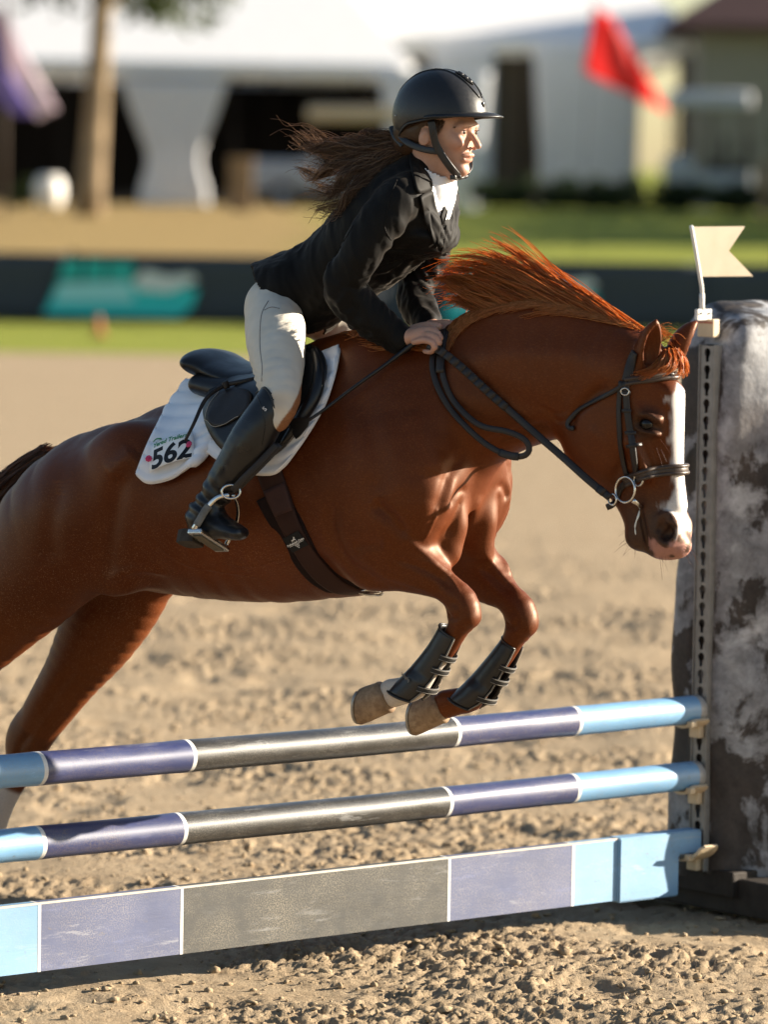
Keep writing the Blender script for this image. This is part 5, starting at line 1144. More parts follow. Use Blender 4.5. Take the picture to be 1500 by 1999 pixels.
def bridle():
    root = bpy.data.objects.new('bridle', None); COL.objects.link(root); root.matrix_world = HM
    setp(root, 'dark brown leather bridle with padded noseband and long reins', 'bridle')
    def st(nm, pts, w, t, mat=BRN, v=-.05, off=.003, n=28, parent=root, force=True, it=2):
        P, N = lay(pts, v, off, n, it, None, force); return strap(nm, P, N, w, t, mat, parent), P, N
    st('cheekpiece', [(1224, 744), (1225, 780), (1229, 822), (1236, 866), (1243, 905), (1247, 926)], .017, .005, off=.006)
    st('cheek_strap', [(1214, 744), (1210, 790), (1211, 840), (1216, 890), (1226, 930)], .013, .004, off=.003)
    st('crownpiece', [(1242, 688), (1232, 712), (1224, 744)], .024, .005)
    for y, x in ((766, 1224), (802, 1227), (846, 1233), (870, 1238)):
        P, N = lay([(x - 9, y), (x + 9, y + 1)], 0, .0105, 5, 0, None, True); strap('keeper', P, N, .009, .003, BRN, root)
    h, n = hit(1223, 764); torus('buckle', h + n * .014, n, .0085, .0018, STEEL, root, 16, 6, 1.2)
    # browband and noseband: rings around the face in their own planes, taken from the surface
    def ring(nm, pix, v, w, t, mat, off, nose=True, piping=None):
        P, N = lay(pix, v, off, 26, 2, None, True); c = P[-1]; far = mir(P[::-1])
        k = [i for i in range(len(P)) if P[i][1] < -.004]; P, N = P[k], N[k]
        full = np.vstack([P, mir(P[::-1])]); NN = np.vstack([N, mir(N[::-1])]); S = spline(np.column_stack([full, NN]), 60); full, NN = sm1(S[:, :3], 2), norm(sm1(S[:, 3:], 3))
        strap(nm, full, NN, w, t, mat, root)
        if piping:
            T = norm(np.gradient(full, axis=0)); side = norm(np.cross(T, NN))
            for s in piping: tube(nm + '_padding', full + side * w * s + NN * t * .75, .0052, mat, root, 8)
        return full, NN
    ring('browband', [(1222, 746), (1245, 742), (1275, 739), (1300, 738), (1318, 739), (1324, 740)], 0, .020, .007, BRNL, .004, True, (-.28, .28))
    ring('noseband', [(1222, 940), (1245, 930), (1275, 922), (1300, 918), (1322, 917), (1328, 917)], 0, .028, .008, BRNL, .004, True, (-.3, .3))
    st('noseband_back', [(1226, 938), (1212, 955), (1206, 972), (1198, 984), (1186, 990)], .016, .005, BRN, -.05)
    # throat lash hanging in a loop under the jaw
    P, N = lay([(1221, 750), (1196, 766), (1160, 786), (1132, 802), (1114, 818), (1109, 832), (1116, 838), (1124, 836)], [-.09, -.09, -.08, -.07, -.055, -.04, -.03, -.02], .004, 34, 2)
    strap('throat_lash', P, N, .012, .004, BRN, root)
    # three ring bit
    c = hp(1221, 956, -.080); h, n = hit(1221, 950); nn = norm(np.array([-.25, -1, .05]))
    r = torus('bit_ring', c, nn, 25 / scale_at(c), .0028, STEEL, root, 36, 8, 1.0)
    torus('bit_ring', hp(1247, 937, -.078), nn, 11.5 / scale_at(c), .0024, STEEL, root, 24, 8); torus('bit_ring', hp(1196, 975, -.082), nn, 10.5 / scale_at(c), .0024, STEEL, root, 24, 8)
    tube('mouthpiece', spline([hp(1236, 976, -.082), hp(1246, 984, -.068), hp(1252, 992, -.045)], 8), [.0075, .007, .006, .006, .006, .006, .006, .005], STEEL, root, 10)
    # reins
    RH = [(1192, 972), (1150, 938), (1100, 893), (1050, 850), (1000, 806), (950, 762), (900, 716), (862, 686), (836, 674)]
    P, N = lay(RH, [-.085, -.09, -.09, -.09, -.10, -.12, -.13, -.14, -.14], .006, 60, 3); strap('rein', P, N, .019, .0045, BRN, root); REIN = P
    for i in range(34, 58, 2):          # braiding towards the hand
        strap('braid', P[i:i + 3] + N[i:i + 3] * .0035, N[i:i + 3], .021, .003, BRN, root)
    P2 = P[1:5] + N[1:5] * .004; strap('keeper', P2[1:4], N[2:5], .021, .004, BRN, root)
    fr = spline([hp(1192 + 60, 972, .085), hp(1130, 884, .10), hp(1105, 858, .11), hp(1070, 826, .12), hp(1000, 760, .115), hp(900, 672, .06), hp(872, 646, .045)], 40); strap('rein', fr, toward(fr[0]), .018, .0045, BRN, root)
    # slack end of the reins hanging in a loop on the near shoulder
    LP = [(872, 648), (858, 672), (846, 704), (850, 742), (870, 786), (905, 828), (950, 868), (995, 890), (1028, 890), (1036, 876), (1026, 858), (990, 842), (945, 834), (912, 812), (882, 776), (866, 730), (866, 690), (874, 652)]
    P, N = lay(LP, [-.05, -.07, -.09, -.11, -.13, -.14, -.13, -.12, -.115, -.11, -.115, -.125, -.135, -.14, -.13, -.11, -.09, -.055], .006, 90, 3); strap('rein_loop', P, N, .0155, .0045, BRN, root)
    i = 41; strap('rein_buckle', P[38:44] + N[38:44] * .004, N[38:44], .020, .004, BRN, root)
    st('hand_strap', [(868, 650), (864, 690), (862, 730)], .022, .004, BRN, -.06, .010, 14, root, False)
    # slobber at the corner of the mouth
    P, N = lay([(1249, 996), (1246, 1010), (1241, 1026), (1242, 1044)], 0, .001, 14, 1, None, True); tube('foam', P, [.0012, .002, .0025, .003, .0028, .002, .0018, .0022, .0026, .002, .0015, .0018, .002, .001], NT('foam').set(color=(.72, .74, .70), rough=.15, spec=.6).m, root, 6)
bridle()

def tendon_boot(A, K, v, label, logo):
    """A: pixel points down the back edge of the shell, K: down the front, top to bottom"""
    root = bpy.data.objects.new('tendon_boot', None); COL.objects.link(root); root.matrix_world = HM; setp(root, label, 'horse boot', 'black tendon boots on the front legs')
    SH = simple('boot_shell', (.012, .012, .013), .38, .5, .2, 40, .15, 240, bdist=.001); ST = simple('boot_strap', (.022, .021, .020), .6, .3, .15, 60); EDGE = simple('boot_edge', (.20, .18, .155), .7, .2)
    n = 22; a = spline(np.column_stack([A, np.zeros(len(A))]), n); k = spline(np.column_stack([K, np.zeros(len(K))]), n); m = 22; ang = np.linspace(-2.35, 2.35, m); R, Ri = [], []
    for i in range(n):
        pa, pk = hp(*a[i, :2], v), hp(*k[i, :2], v); c = .5 * (pa + pk); rad = .5 * np.linalg.norm(pa - pk); ex = norm(pa - pk); ey = np.array([0, -1.0, 0])
        lat = min(rad * .95, .036 + .010 * (i / n)) if i > n * .6 else min(rad * .92, .034)
        R.append(c + np.outer(np.cos(ang) * rad, ex) + np.outer(np.sin(ang) * lat * 1.02, ey)); Ri.append(c + np.outer(np.cos(ang) * (rad - .005), ex) + np.outer(np.sin(ang) * (lat * 1.02 - .005), ey))
    R, Ri = np.array(R), np.array(Ri); N = norm(R - Ri); bm = sheet_mesh(Ri, N, .005); sh = link('shell', bm_mesh('shell', bm), SH, root)
    tube('bound_edge', np.vstack([R[:, -1], R[::-1][:, 0]])[:n] + N[:, -1] * .001, .0022, EDGE, root, 6); tube('bound_edge', R[:, 0] + N[:, 0] * .001, .0022, EDGE, root, 6)
    tube('rim', R[0] + N[0] * .001, .0028, SH, root, 6); tube('rim', R[-1] + N[-1] * .001, .0032, SH, root, 6)
    for f_ in (.30, .52, .78):
        i = int(f_ * (n - 1)); b = np.linspace(2.0, 4.28, 14); pa, pk = hp(*a[i, :2], v), hp(*k[i, :2], v); c = .5 * (pa + pk); rad = .5 * np.linalg.norm(pa - pk) + .0025; ex = norm(pa - pk); ey = np.array([0, -1.0, 0]); lat = rad * .92
        P = c + np.outer(np.cos(b) * rad, ex) + np.outer(np.sin(b) * lat, ey); NN = norm(P - c); s = strap('strap', P, NN, .017, .0022, ST, root)
        T = norm(np.gradient(P, axis=0)); sd = norm(np.cross(T, NN))
        for q in (-.0055, .0055): tube('strap_edge', P + NN * .0022 + sd * q, .0009, EDGE, s, 5)
    if logo:
        i, j = int(n * .72), 15; p = R[i, j] + N[i, j] * .0012; ex = R[i - 3, j] - R[i, j]; ex = R[i, j - 3] - R[i, j]
        me = mesh_text('EquiFit.Inc.', .011, 'logo_text', .0003); M = frame_m(p + N[i, j] * .001, ex, N[i, j])
        t = link('logo_text', me, EDGE, sh, smooth=False); t.matrix_local = M
tendon_boot([(862, 1218), (838, 1258), (806, 1298), (776, 1330), (762, 1344)], [(902, 1250), (888, 1282), (868, 1318), (846, 1352), (822, 1372)], -.13, 'black tendon boot on the nearer front leg above the white pastern', True)
tendon_boot([(984, 1242), (958, 1276), (922, 1318), (894, 1346), (880, 1358)], [(1018, 1270), (1004, 1302), (984, 1338), (962, 1372), (934, 1388)], .13, 'black tendon boot on the farther front leg beside the right knee', False)
# ------------------------------------------------------------------ the rider
SKIN = NT('skin'); _f = SKIN.noise(60, 4); SKIN.set(color=SKIN.mix(SKIN.attr('tint'), SKIN.ramp(_f, [(.3, (.42, .235, .168)), (.7, (.49, .285, .205))]), (.42, .17, .12)), rough=.45, spec=.4, sss=.12, sss_r=(1., .35, .2), sss_s=.006, normal=SKIN.bump(SKIN.noise(300, 3), .08, .001)); SKIN = SKIN.m
JACK = cloth('black_jacket_cloth', (.0060, .0055, .0052), .64, .12, 800, .05, .12); BREE = cloth('cream_breeches', (.62, .57, .49), .7, .05, 900, .05, .12); SHIRT = cloth('white_shirt', (.80, .79, .80), .7, .03, 700, 0, .12)
BOOTM = leather('black_boot_leather', (.008, .008, .009), .30, 600, .15, .05); SUEDE = cloth('tan_suede_patch', (.24, .105, .045), .9, .12, 500); HELM = simple('matt_black_helmet', (.012, .012, .013), .42, .45, .1, 60, .1, 900, bdist=.0005); SOLE = simple('dusty_rubber_sole', (.05, .042, .035), .8, .2, .3, 40)
HAIRM = hair_mat('dark_brown_hair', (.05, .027, .016), (.14, .082, .048), (.36, .23, .14), .45, .35)
RIDER = bpy.data.objects.new('person', None); COL.objects.link(RIDER); RIDER.matrix_world = HM
setp(RIDER, 'rider in black jacket, cream breeches and black helmet leaning forward over the horse', 'person')
def fold_noise(V, dirs, freq, seed):
    """creases running along dirs: stretched ridged noise"""
    d = norm(dirs); W = V - (V @ d)[:, None] * d * .78; r = fbm(W * freq, 3, seed); return 1 - np.abs(r) * 2.4
def body_parts():
    # --- skin: head, neck, hands joined inside the clothes to a slim torso
    f = Field((-.68, -.34, 1.12), (.22, .36, 2.42), .0031); add = f.chain
    # head
    f.ell(hp(852, 236, 0), (.094, .074, .096), rot_xz(-5), .02)
    add(rows([(866, 250, 52, .062), (868, 264, 50, .060), (871, 284, 46, .053), (875, 304, 38, .043), (884, 323, 23, .030)], 0, True), .018, 2)       # face and jaw
    add(rows([(848, 294, 32, .048), (864, 317, 22, .040), (887, 334, 14, .023)], 0, True), .022, 2)      # jawbone
    add(rows([(850, 285, 38, .050), (842, 320, 34, .050), (825, 365, 42, .058)], 0), .03, 2)    # neck
    add(rows([(917, 246, 7, .042), (915, 251, 6, .036)], 0), .018, 1)       # brow
    add(rows([(917, 258, 6, .0075), (925, 270, 6, .0080), (932, 281, 6.5, .0095)], 0), .008, 2); f.ell(hp(934, 286, 0), (.0088, .0088, .0078), None, .006)   # nose
    for s in (-1, 1):
        def sv(p): p = np.array(p); p[1] *= -s; return p
        e = hp(905, 259, -.031)
        f.ell(sv(hp(919, 290.5, -.010)), (.0070, .0058, .0054), None, .005)            # nostril wings
        f.ell(sv(hp(893, 277, -.043)), (.020, .008, .012), rot_xz(-25), .026)      # cheekbone
        f.ell(sv(e + [.008, 0, 0]), (.0115, .015, .0085), None, .010, 'sub')     # eye socket
        f.ell(sv(e + [-.0085, 0, 0]), (.0128, .0135, .0125), None, .004)           # lids over the eyeball
        add([[*sv(e + [.0035, -.012, .0012]), .0022, .0022], [*sv(e + [.006, .002, .0015]), .0024, .0024], [*sv(e + [.003, .013, -.001]), .002, .002]], .0025, 2, op='sub')    # lid opening
        add([[*sv(hp(914, 249, -.010)), .0040, .005], [*sv(hp(906, 246, -.028)), .0048, .006], [*sv(hp(893, 249, -.046)), .004, .004]], .012, 2)
        f.ell(sv(hp(925, 293, -.006)), (.005, .0036, .0032), None, .003, 'sub')
        f.ell(sv(hp(829, 269, -.073)), (.016, .009, .023), rot_xz(-14), .006); f.ell(sv(hp(832, 270, -.083)), (.009, .007, .015), rot_xz(-14), .004, 'sub')   # ears
    add([[*hp(906, 305, -.022), .005, .0055], [*hp(916, 303.5, -.008), .0062, .007], [*hp(916.5, 303.5, 0), .0064, .007], [*mir(hp(916, 303.5, -.008)), .0062, .007], [*mir(hp(906, 305, -.022)), .005, .0055]], .006, 2)   # upper lip
    add([[*hp(905, 312, -.019), .0055, .006], [*hp(914, 314, 0), .0072, .008], [*mir(hp(905, 312, -.019)), .0055, .006]], .006, 2)    # lower lip
    add([[*hp(903, 307.5, -.025), .0022, .003], [*hp(918, 309, -.008), .0022, .003], [*hp(924, 309, 0), .0026, .003], [*mir(hp(918, 309, -.008)), .0022, .003], [*mir(hp(903, 307.5, -.025)), .0022, .003]], .0025, 2, op='sub')
    f.ell(hp(902, 331, 0), (.019, .023, .015), rot_xz(-20), .012)     # chin
    f.ell(hp(918, 322, 0), (.006, .016, .004), None, .007, 'sub')
    # torso and arms (under the jacket)
    add(rows([(822, 372, 46, .09), (780, 430, 70, .12), (700, 510, 62, .11), (610, 580, 60, .12)], 0), .04, 2)
    for pts in ([(770, 400, 30, .035, -.15), (705, 480, 26, .03, -.19), (668, 556, 24, .028, -.19), (718, 618, 22, .026, -.155), (768, 655, 20, .023, -.12), (790, 662, 18, .023, -.116)], [(845, 392, 30, .035, .13), (832, 480, 26, .03, .17), (812, 565, 24, .028, .15), (824, 615, 21, .025, .085), (842, 638, 17, .020, .012)]):
        add(rows(pts), .03, 2)
    # near hand: palm, four curled fingers, thumb along the rein
    def R5(L): return np.array([[*hp(x, y, v), r, r] for x, y, v, r in L])
    add(rows([(782, 662, 15, .022, -.115), (800, 659, 17, .025, -.118), (820, 655, 17, .027, -.118), (832, 652, 15, .027, -.114)]), .014, 2)
    for i, (x, y, v) in enumerate([(833, 642, -.098), (838, 648, -.114), (836, 657, -.130), (828, 666, -.142)]):
        r = (.0088, .0092, .0088, .0078)[i]
        add(R5([(x - 20, y + 2, v, r * .95), (x, y - 2, v - .005, r * 1.18), (x + 16, y + 3, v - .008, r * .98), (x + 21, y + 12, v - .006, r * 1.02), (x + 14, y + 21, v + .004, r * .88), (x + 2, y + 20, v + .014, r * .8)]), .0032, 2)
    add(R5([(794, 650, -.10, .0125), (815, 641, -.088, .0120), (838, 636, -.080, .0108), (856, 638, -.076, .0095)]), .006, 2)
    # far hand on the crest
    add(rows([(840, 640, 14, .021, .01), (852, 638, 13, .022, -.008)]), .012, 2)
    for i, (x, y, v) in enumerate([(858, 633, -.010), (863, 636, -.024), (863, 641, -.036), (859, 647, -.046)]):
        r = .0086; add(R5([(x - 12, y + 2, v + .008, r), (x + 4, y - 1, v, r * 1.15), (x + 15, y + 3, v - .006, r), (x + 18, y + 12, v - .008, r * .9)]), .0032, 2)
    add(R5([(848, 636, -.008, .0105), (868, 631, -.026, .0100), (885, 634, -.032, .0088)]), .005, 2)
    V, Fq = f.mesh(2); V, Fq = largest(V, Fq)
    hd = np.where(V[:, 2] > 2.03)[0]
    for _ in range(2):
        A_ = np.concatenate([Fq[:, [0, 1]], Fq[:, [1, 2]], Fq[:, [2, 3]], Fq[:, [3, 0]]]); A_ = np.concatenate([A_, A_[:, ::-1]]); dg = np.maximum(np.bincount(A_[:, 0], minlength=len(V)), 1); Mn = np.stack([np.bincount(A_[:, 0], V[A_[:, 1], c], minlength=len(V)) for c in range(3)], 1) / dg[:, None]; V[hd] = V[hd] * .5 + Mn[hd] * .5
    lipd = np.linalg.norm((V - hp(918, 309, 0)) / np.array([.016, .026, .012]), axis=1); ch = np.linalg.norm((V - hp(895, 288, -.045)) / np.array([.03, .03, .024]), axis=1); kn = np.zeros(len(V))
    tint = np.clip(.75 * (1 - sstep(.7, 1.15, lipd)) + .30 * (1 - sstep(.4, 1.3, ch)), 0, 1)
    nose = np.linalg.norm((V - hp(930, 288, 0)) / .018, axis=1); tint = np.clip(tint + .25 * (1 - sstep(.5, 1.2, nose)) + np.where(V[:, 2] < 1.66, .15, 0), 0, 1)
    body = link('body', np_mesh('person_body', V, Fq, {'tint': tint}), SKIN, RIDER)
    # eyes, brows
    for s in (-1, 1):
        c = hp(905, 259, -.031) + np.array([-.0078, 0, 0]); c[1] *= -s
        for nm, r, dx, mat in (('eye', .0120, 0.0, simple('eye_white', (.62, .58, .55), .15, .5, .02)), ('iris', .0064, .0072, simple('brown_iris', (.03, .015, .008), .1, .5, .05))):
            bm = bmesh.new(); bmesh.ops.create_uvsphere(bm, u_segments=16, v_segments=12, radius=r); o = link(nm, bm_mesh(nm, bm), mat, RIDER); o.location = (c + np.array([dx, s * -.000, .0])).tolist()
        rg = np.random.default_rng(5); B = []
        for q in range(150):
            u = rg.random(); p = hp(919, 250, 0) + np.array([-.024 * u ** 2 + .0075, s * (.010 + .040 * u), .005 * math.sin(u * 2.6) - .004 * u]); p = p + rg.normal(size=3) * [.0006, .001, .0014]; d = norm(np.array([-.4, s * 1.0, .25])) * .008
            B.append(np.stack([p + d * w for w in np.linspace(0, 1, 4)]))
        strands('eyebrow', np.array(B), np.linspace(.0006, .0002, 4), HAIRM, RIDER)
        L = []
        for q in range(26):
            u = rg.random(); p = c + np.array([.011 * math.cos((u - .5) * 1.8), s * .0115 * math.sin((u - .5) * 2.2), .0045]); d = np.array([.007, s * .003 * (u - .3), .001])
            L.append(np.stack([p + d * w + np.array([0, 0, .0015 * w * w]) for w in np.linspace(0, 1, 4)]))
        strands('eyelashes', np.array(L), np.linspace(.0004, .00015, 4), HAIRM, RIDER)
    return V, Fq
RBV, RBQ = body_parts()

def jacket():
    f = Field((-.80, -.34, 1.12), (.20, .36, 2.22), .005); add = f.chain
    add(rows([(812, 352, 48, .080), (796, 400, 78, .140), (752, 446, 90, .145), (700, 494, 84, .132), (650, 536, 78, .128), (606, 566, 78, .142), (578, 588, 78, .158)], 0), .05, 3)
    add(rows([(590, 560, 66, .150), (552, 552, 44, .135), (530, 540, 28, .125)], 0), .05, 2)
    f.ell(hp(826, 430, 0), (.058, .112, .10), rot_xz(35), .05)     # chest
    add(rows([(822, 345, 44, .060), (808, 372, 52, .095)], 0), .03, 1)
    # shoulders and sleeves
    add(rows([(800, 374, 36, .045, -.09), (772, 398, 42, .048, -.14), (735, 445, 42, .046, -.175), (700, 500, 39, .043, -.195), (670, 552, 35, .040, -.195), (690, 590, 36, .040, -.175), (725, 623, 33, .038, -.150), (760, 650, 28, .033, -.125), (780, 661, 26, .031, -.118)]), .025, 3)
    add(rows([(838, 366, 34, .045, .07), (856, 392, 38, .047, .11), (850, 440, 38, .046, .15), (834, 500, 37, .044, .165), (812, 560, 34, .040, .15), (816, 596, 30, .036, .105), (830, 622, 25, .031, .06), (838, 634, 20, .026, .022)]), .025, 3)
    # trim: skirt cut along the hem, open neck
    V, Fq = f.mesh(3); V, Fq = largest(V, Fq)
    N = vnormals(V, Fq); px, py = pix_of(V)
    # hem: delete what lies below the hem line on the near and far side (pixel line at v = 0 carried across)
    Vm = V.copy(); Vm[:, 1] = -np.abs(Vm[:, 1]); qx, qy = pix_of(Vm)
    hem = np.interp(qx, [380, 495, 503, 515, 546, 580, 602, 640, 690, 720], [405, 519, 546, 568, 605, 641, 651, 637, 608, 590]); below = (qy > hem) & (qx < 712)
    for L in ([(668, 555, -.195), (690, 590, -.175), (725, 623, -.15), (780, 661, -.118)], [(834, 500, .165), (812, 560, .15), (816, 596, .105), (842, 640, .035)]):
        da = np.min([np.linalg.norm(V - q, axis=1) for q in spline(np.array([hp(*q) for q in L]), 24)], axis=0); below &= da > .056
    # cloth folds
    tx = norm(hp(800, 400) - hp(600, 580)); nrm = N
    fo = .0045 * np.clip(fold_noise(V, tx * .4 + np.array([0, 0, -1.0]), 13, 3), -.7, 1) + .0025 * np.clip(fold_noise(V, np.array([.3, 0, -1.0]), 30, 13), -.5, 1)
    # sleeves: creases bunched at the elbow and along the forearm
    elb = np.exp(-(np.linalg.norm((V - hp(680, 575, -.19)) / np.array([.11, .09, .11]), axis=1)) ** 2) + np.exp(-(np.linalg.norm((V - hp(735, 632, -.12)) / np.array([.10, .08, .09]), axis=1)) ** 2) + 1.2 * np.exp(-(np.linalg.norm((V - hp(835, 580, .13)) / np.array([.09, .09, .16]), axis=1)) ** 2)
    fo = fo + elb * .0075 * np.clip(fold_noise(V, np.array([-.35, .5, 1.0]), 24, 23), -.8, 1)
    # front opening creases radiating from the top button
    b = hp(862, 492, 0); r = V - b; ang = np.arctan2(r[:, 2], r[:, 0] * .8 + np.abs(r[:, 1])); dist = np.linalg.norm(r, axis=1)
    fo = fo + 0.0048 * np.exp(-((dist - .12) / .08) ** 2) * np.sin(ang * 17 + 4 * fbm(V * 9, 2, 71)) * (np.abs(V[:, 1]) < .2)
    V = V + N * fo[:, None]
    keep = ~below[Fq].all(1)
    # cut the wrist ends and neck hole open
    Fq = Fq[keep]; used = np.unique(Fq); mp = np.full(len(V), -1); mp[used] = np.arange(len(used)); V, Fq = V[used], mp[Fq]
    o = link('jacket', np_mesh('jacket', V, Fq), JACK, RIDER)
    sol = o.modifiers.new('thickness', 'SOLIDIFY'); sol.thickness = .004; sol.offset = -1
    return V, Fq, o
JV, JQ, JACKET = jacket(); JB = bvh_of(JV, JQ)

def clothing():
    # breeches: hips and both thighs
    f = Field((-.85, -.46, 1.0), (-.1, .46, 1.86), .005)
    f.chain(rows([(600, 568, 60, .12), (566, 588, 62, .14), (556, 605, 54, .14)], 0), .05, 2)
    for s in (-1, 1):
        r = rows([(534, 602, 50, .074, -.11), (538, 650, 57, .078, -.175), (542, 700, 51, .070, -.245), (545, 744, 42, .058, -.305), (551, 782, 33, .046, -.345), (538, 815, 29, .038, -.36)])
        if s > 0: r = mir(r)
        f.chain(r, .045, 3)
    V, Fq = f.mesh(3); V, Fq = largest(V, Fq); N = vnormals(V, Fq)
    wr = np.exp(-(np.linalg.norm((V - hp(503, 742, -.30)) / np.array([.045, .1, .030]), axis=1)) ** 2)
    V = V + N * (.0030 * np.clip(fold_noise(V, np.array([.25, .3, 1]), 16, 33), -.6, 1) * np.clip((V[:, 2] - 1.35) / .2, .35, 1) + .0035 * wr * np.sin(V[:, 2] * 460 + V[:, 0] * 60))[:, None]
    ppx, ppy = pix_of(V); ln = np.interp(ppy, [690, 740, 770, 800, 822, 840], [612, 592, 582, 567, 549, 538]); pt = np.where(V[:, 1] < 0, sstep(-1.5, 1.5, ppx - ln) * (ppy > 700), (V[:, 2] < 1.42) * 1.0)
    st = np.exp(-(((ppx - 540) / 22) ** 2 + ((ppy - 786) / 20) ** 2)) * (V[:, 1] < 0)
    t = NT('breeches_cloth'); c = t.ramp(t.noise(18, 5), [(.3, (.54, .50, .43)), (.7, (.61, .565, .49))]); c = t.mix(t.math('MULTIPLY', t.attr('stain'), .4), c, (.36, .24, .13)); c = t.mix(t.attr('patch'), c, t.ramp(t.noise(200, 3), [(.3, (.20, .085, .035)), (.7, (.29, .13, .06))]))
    t.set(color=c, rough=.72, spec=.2, normal=t.bump(t.noise(900, 2), .12, .0008))
    br = link('breeches', np_mesh('breeches', V, Fq, {'patch': pt, 'stain': st}), t.m, RIDER)
    BB = bvh_of(V, Fq)
    def on(pts, off, n, tree): return lay(pts, -.2, off, n, 1, tree, True)
    P, N_ = on([(524, 588), (512, 610), (508, 640), (508, 680), (512, 715), (511, 745)], .0006, 40, BB); tube('side_seam', P, .0011, simple('grey_seam', (.22, .21, .20), .8), br, 5)
    P, N_ = on([(516, 606), (530, 600), (546, 603)], .0006, 12, BB); tube('pocket_seam', P, .0011, bpy.data.materials['grey_seam'], br, 5)
    # boots
    for s in (-1, 1):
        f = Field((-1.02, -.50, .78), (-.20, -.24, 1.58), .0045)
        def ch(L, k, sub=2): f.chain(rows(L), k, sub)
        ch([(535, 780, 33, .048, -.350), (523, 806, 38, .053, -.362), (492, 856, 42, .056, -.382), (459, 908, 37, .049, -.392), (430, 950, 32, .042, -.395), (412, 982, 29, .039, -.396), (400, 1008, 31, .040, -.396)], .02, 3)
        ch([(398, 1012, 32, .040, -.396), (400, 1032, 28, .038, -.398)], .03)
        ch([(405, 1014, 30, .038, -.396), (432, 1028, 24, .040, -.402), (458, 1038, 17, .041, -.408), (468, 1041, 14, .036, -.410)], .02, 3)
        V, Fq = f.mesh(2); V, Fq = largest(V, Fq); N = vnormals(V, Fq); q = pix_of(V)
        ank = np.exp(-((q[1] - 975) / 38) ** 2) * (q[0] < 470); dirw = np.array([.55, .2, .8])
        V = V + N * (ank * .0034 * np.sin((V @ norm(dirw)) * 190 + 2.2 * fbm(V * 14, 2, 44)) + .001 * fbm(V * 22, 2, 3))[:, None]
        # scalloped top: higher on the outside rear
        top = np.interp(q[0], [470, 498, 512, 526, 538, 552, 566, 600], [790, 762, 753, 765, 798, 824, 832, 834]); Fk = ~(q[1][Fq] < top[Fq]).all(1); Fq = Fq[Fk]; u = np.unique(Fq); mp = np.full(len(V), -1); mp[u] = np.arange(len(u)); V, Fq = V[u], mp[Fq]
        if s < 0: VV = V; NB = bvh_of(V, Fq)
        else: VV = mir(V); Fq = Fq[:, ::-1]
        b = link('tall_boot', np_mesh('tall_boot', VV, Fq), BOOTM, RIDER); md = b.modifiers.new('thickness', 'SOLIDIFY'); md.thickness = .003; md.offset = -1
        # sole and heel
        ol = [(352, 1040), (372, 1035), (400, 1040), (430, 1045), (460, 1048), (478, 1046)]
        toe, heel = hp(476, 1046, -.410), hp(356, 1052, -.397); ax = norm(toe - heel); lat = norm(np.array([.0, 1, 0]) - ax * ax[1]); upv = np.cross(lat, ax); upv = upv if upv[2] > 0 else -upv
        # sole plane tipped so that its underside shows to the camera
        tip = math.radians(22); up2 = norm(upv * math.cos(tip) - lat * math.sin(tip) * -1); lat2 = np.cross(ax, up2); L = np.linalg.norm(toe - heel)
        def slab(nm, prof, z0, z1):
            A = [heel + ax * L * x + lat2 * y + up2 * z0 for x, y in prof]; B = [heel + ax * L * x + lat2 * y + up2 * z1 for x, y in prof]; V_, F_ = loft(np.array([A, B])); V_ = V_ if s < 0 else mir(V_); return link(nm, py_mesh(nm, V_, F_), SOLE, b, smooth=False)
        so = [(-.02, .0), (.0, .022), (.1, .029), (.3, .027), (.5, .030), (.72, .040), (.88, .036), (.97, .022), (1.01, 0), (.97, -.022), (.88, -.036), (.72, -.040), (.5, -.030), (.3, -.027), (.1, -.029), (.0, -.022)]
        slab('sole', so, .008, .017); slab('heel', [(x * .27, y * 1.02) for x, y in [(-.06, 0), (.0, .022), (.3, .029), (.8, .028), (1, .024), (1, -.024), (.8, -.028), (.3, -.029), (.0, -.022)]], -.016, .008)
        if s < 0:
            P, N_ = lay([(500, 768), (514, 757), (526, 768), (536, 796), (552, 824), (566, 832)], -.3, .001, 26, 1, NB, True); tube('top_binding', P, .0022, BOOTM, b, 6)
            P, N_ = lay([(502, 772), (512, 800), (518, 830), (512, 868)], -.3, .0006, 26, 1, NB, True); tube('panel_seam', P, .0013, BOOTM, b, 5)
            h, n = hit(517, 799, NB)
            if h is not None:
                h2, _ = hit(523, 791, NB); me = mesh_text('S', .016, 'maker_mark', .0004); t = link('maker_mark', me, simple('silver_mark', (.55, .52, .5), .4), b, smooth=False); t.matrix_local = frame_m(h + n * .0015, np.array([.7, 0, .7]), n)
    # shirt collar
    f = Field((-.2, -.14, 1.72), (.16, .14, 2.25), .004)
    f.chain(rows([(854, 318, 37, .058), (846, 340, 39, .062), (835, 368, 44, .070)], 0), .02, 2); f.chain(rows([(858, 372, 26, .050), (856, 420, 20, .040), (850, 452, 16, .035)], 0), .03, 2)
    V, Fq = f.mesh(2); q = pix_of(V)
    nl = np.interp(V[:, 0], [hp(815, 300)[0], hp(832, 308)[0], hp(850, 330)[0], hp(874, 348)[0]], [hp(815, 302)[2], hp(832, 310)[2], hp(850, 330)[2], hp(874, 346)[2]])
    Fq = Fq[~(V[:, 2] > nl)[Fq].all(1)]; u = np.unique(Fq); mp = np.full(len(V), -1); mp[u] = np.arange(len(u)); V, Fq = V[u], mp[Fq]; N = vnormals(V, Fq)
    V = V + N * (.0018 * np.clip(fold_noise(V, np.array([.4, 1, .5]), 40, 53), -.6, 1))[:, None]
    sh = link('shirt', np_mesh('shirt', V, Fq), SHIRT, RIDER); md = sh.modifiers.new('thickness', 'SOLIDIFY'); md.thickness = .002; md.offset = 1
clothing()
RB = bvh_of(RBV, RBQ)
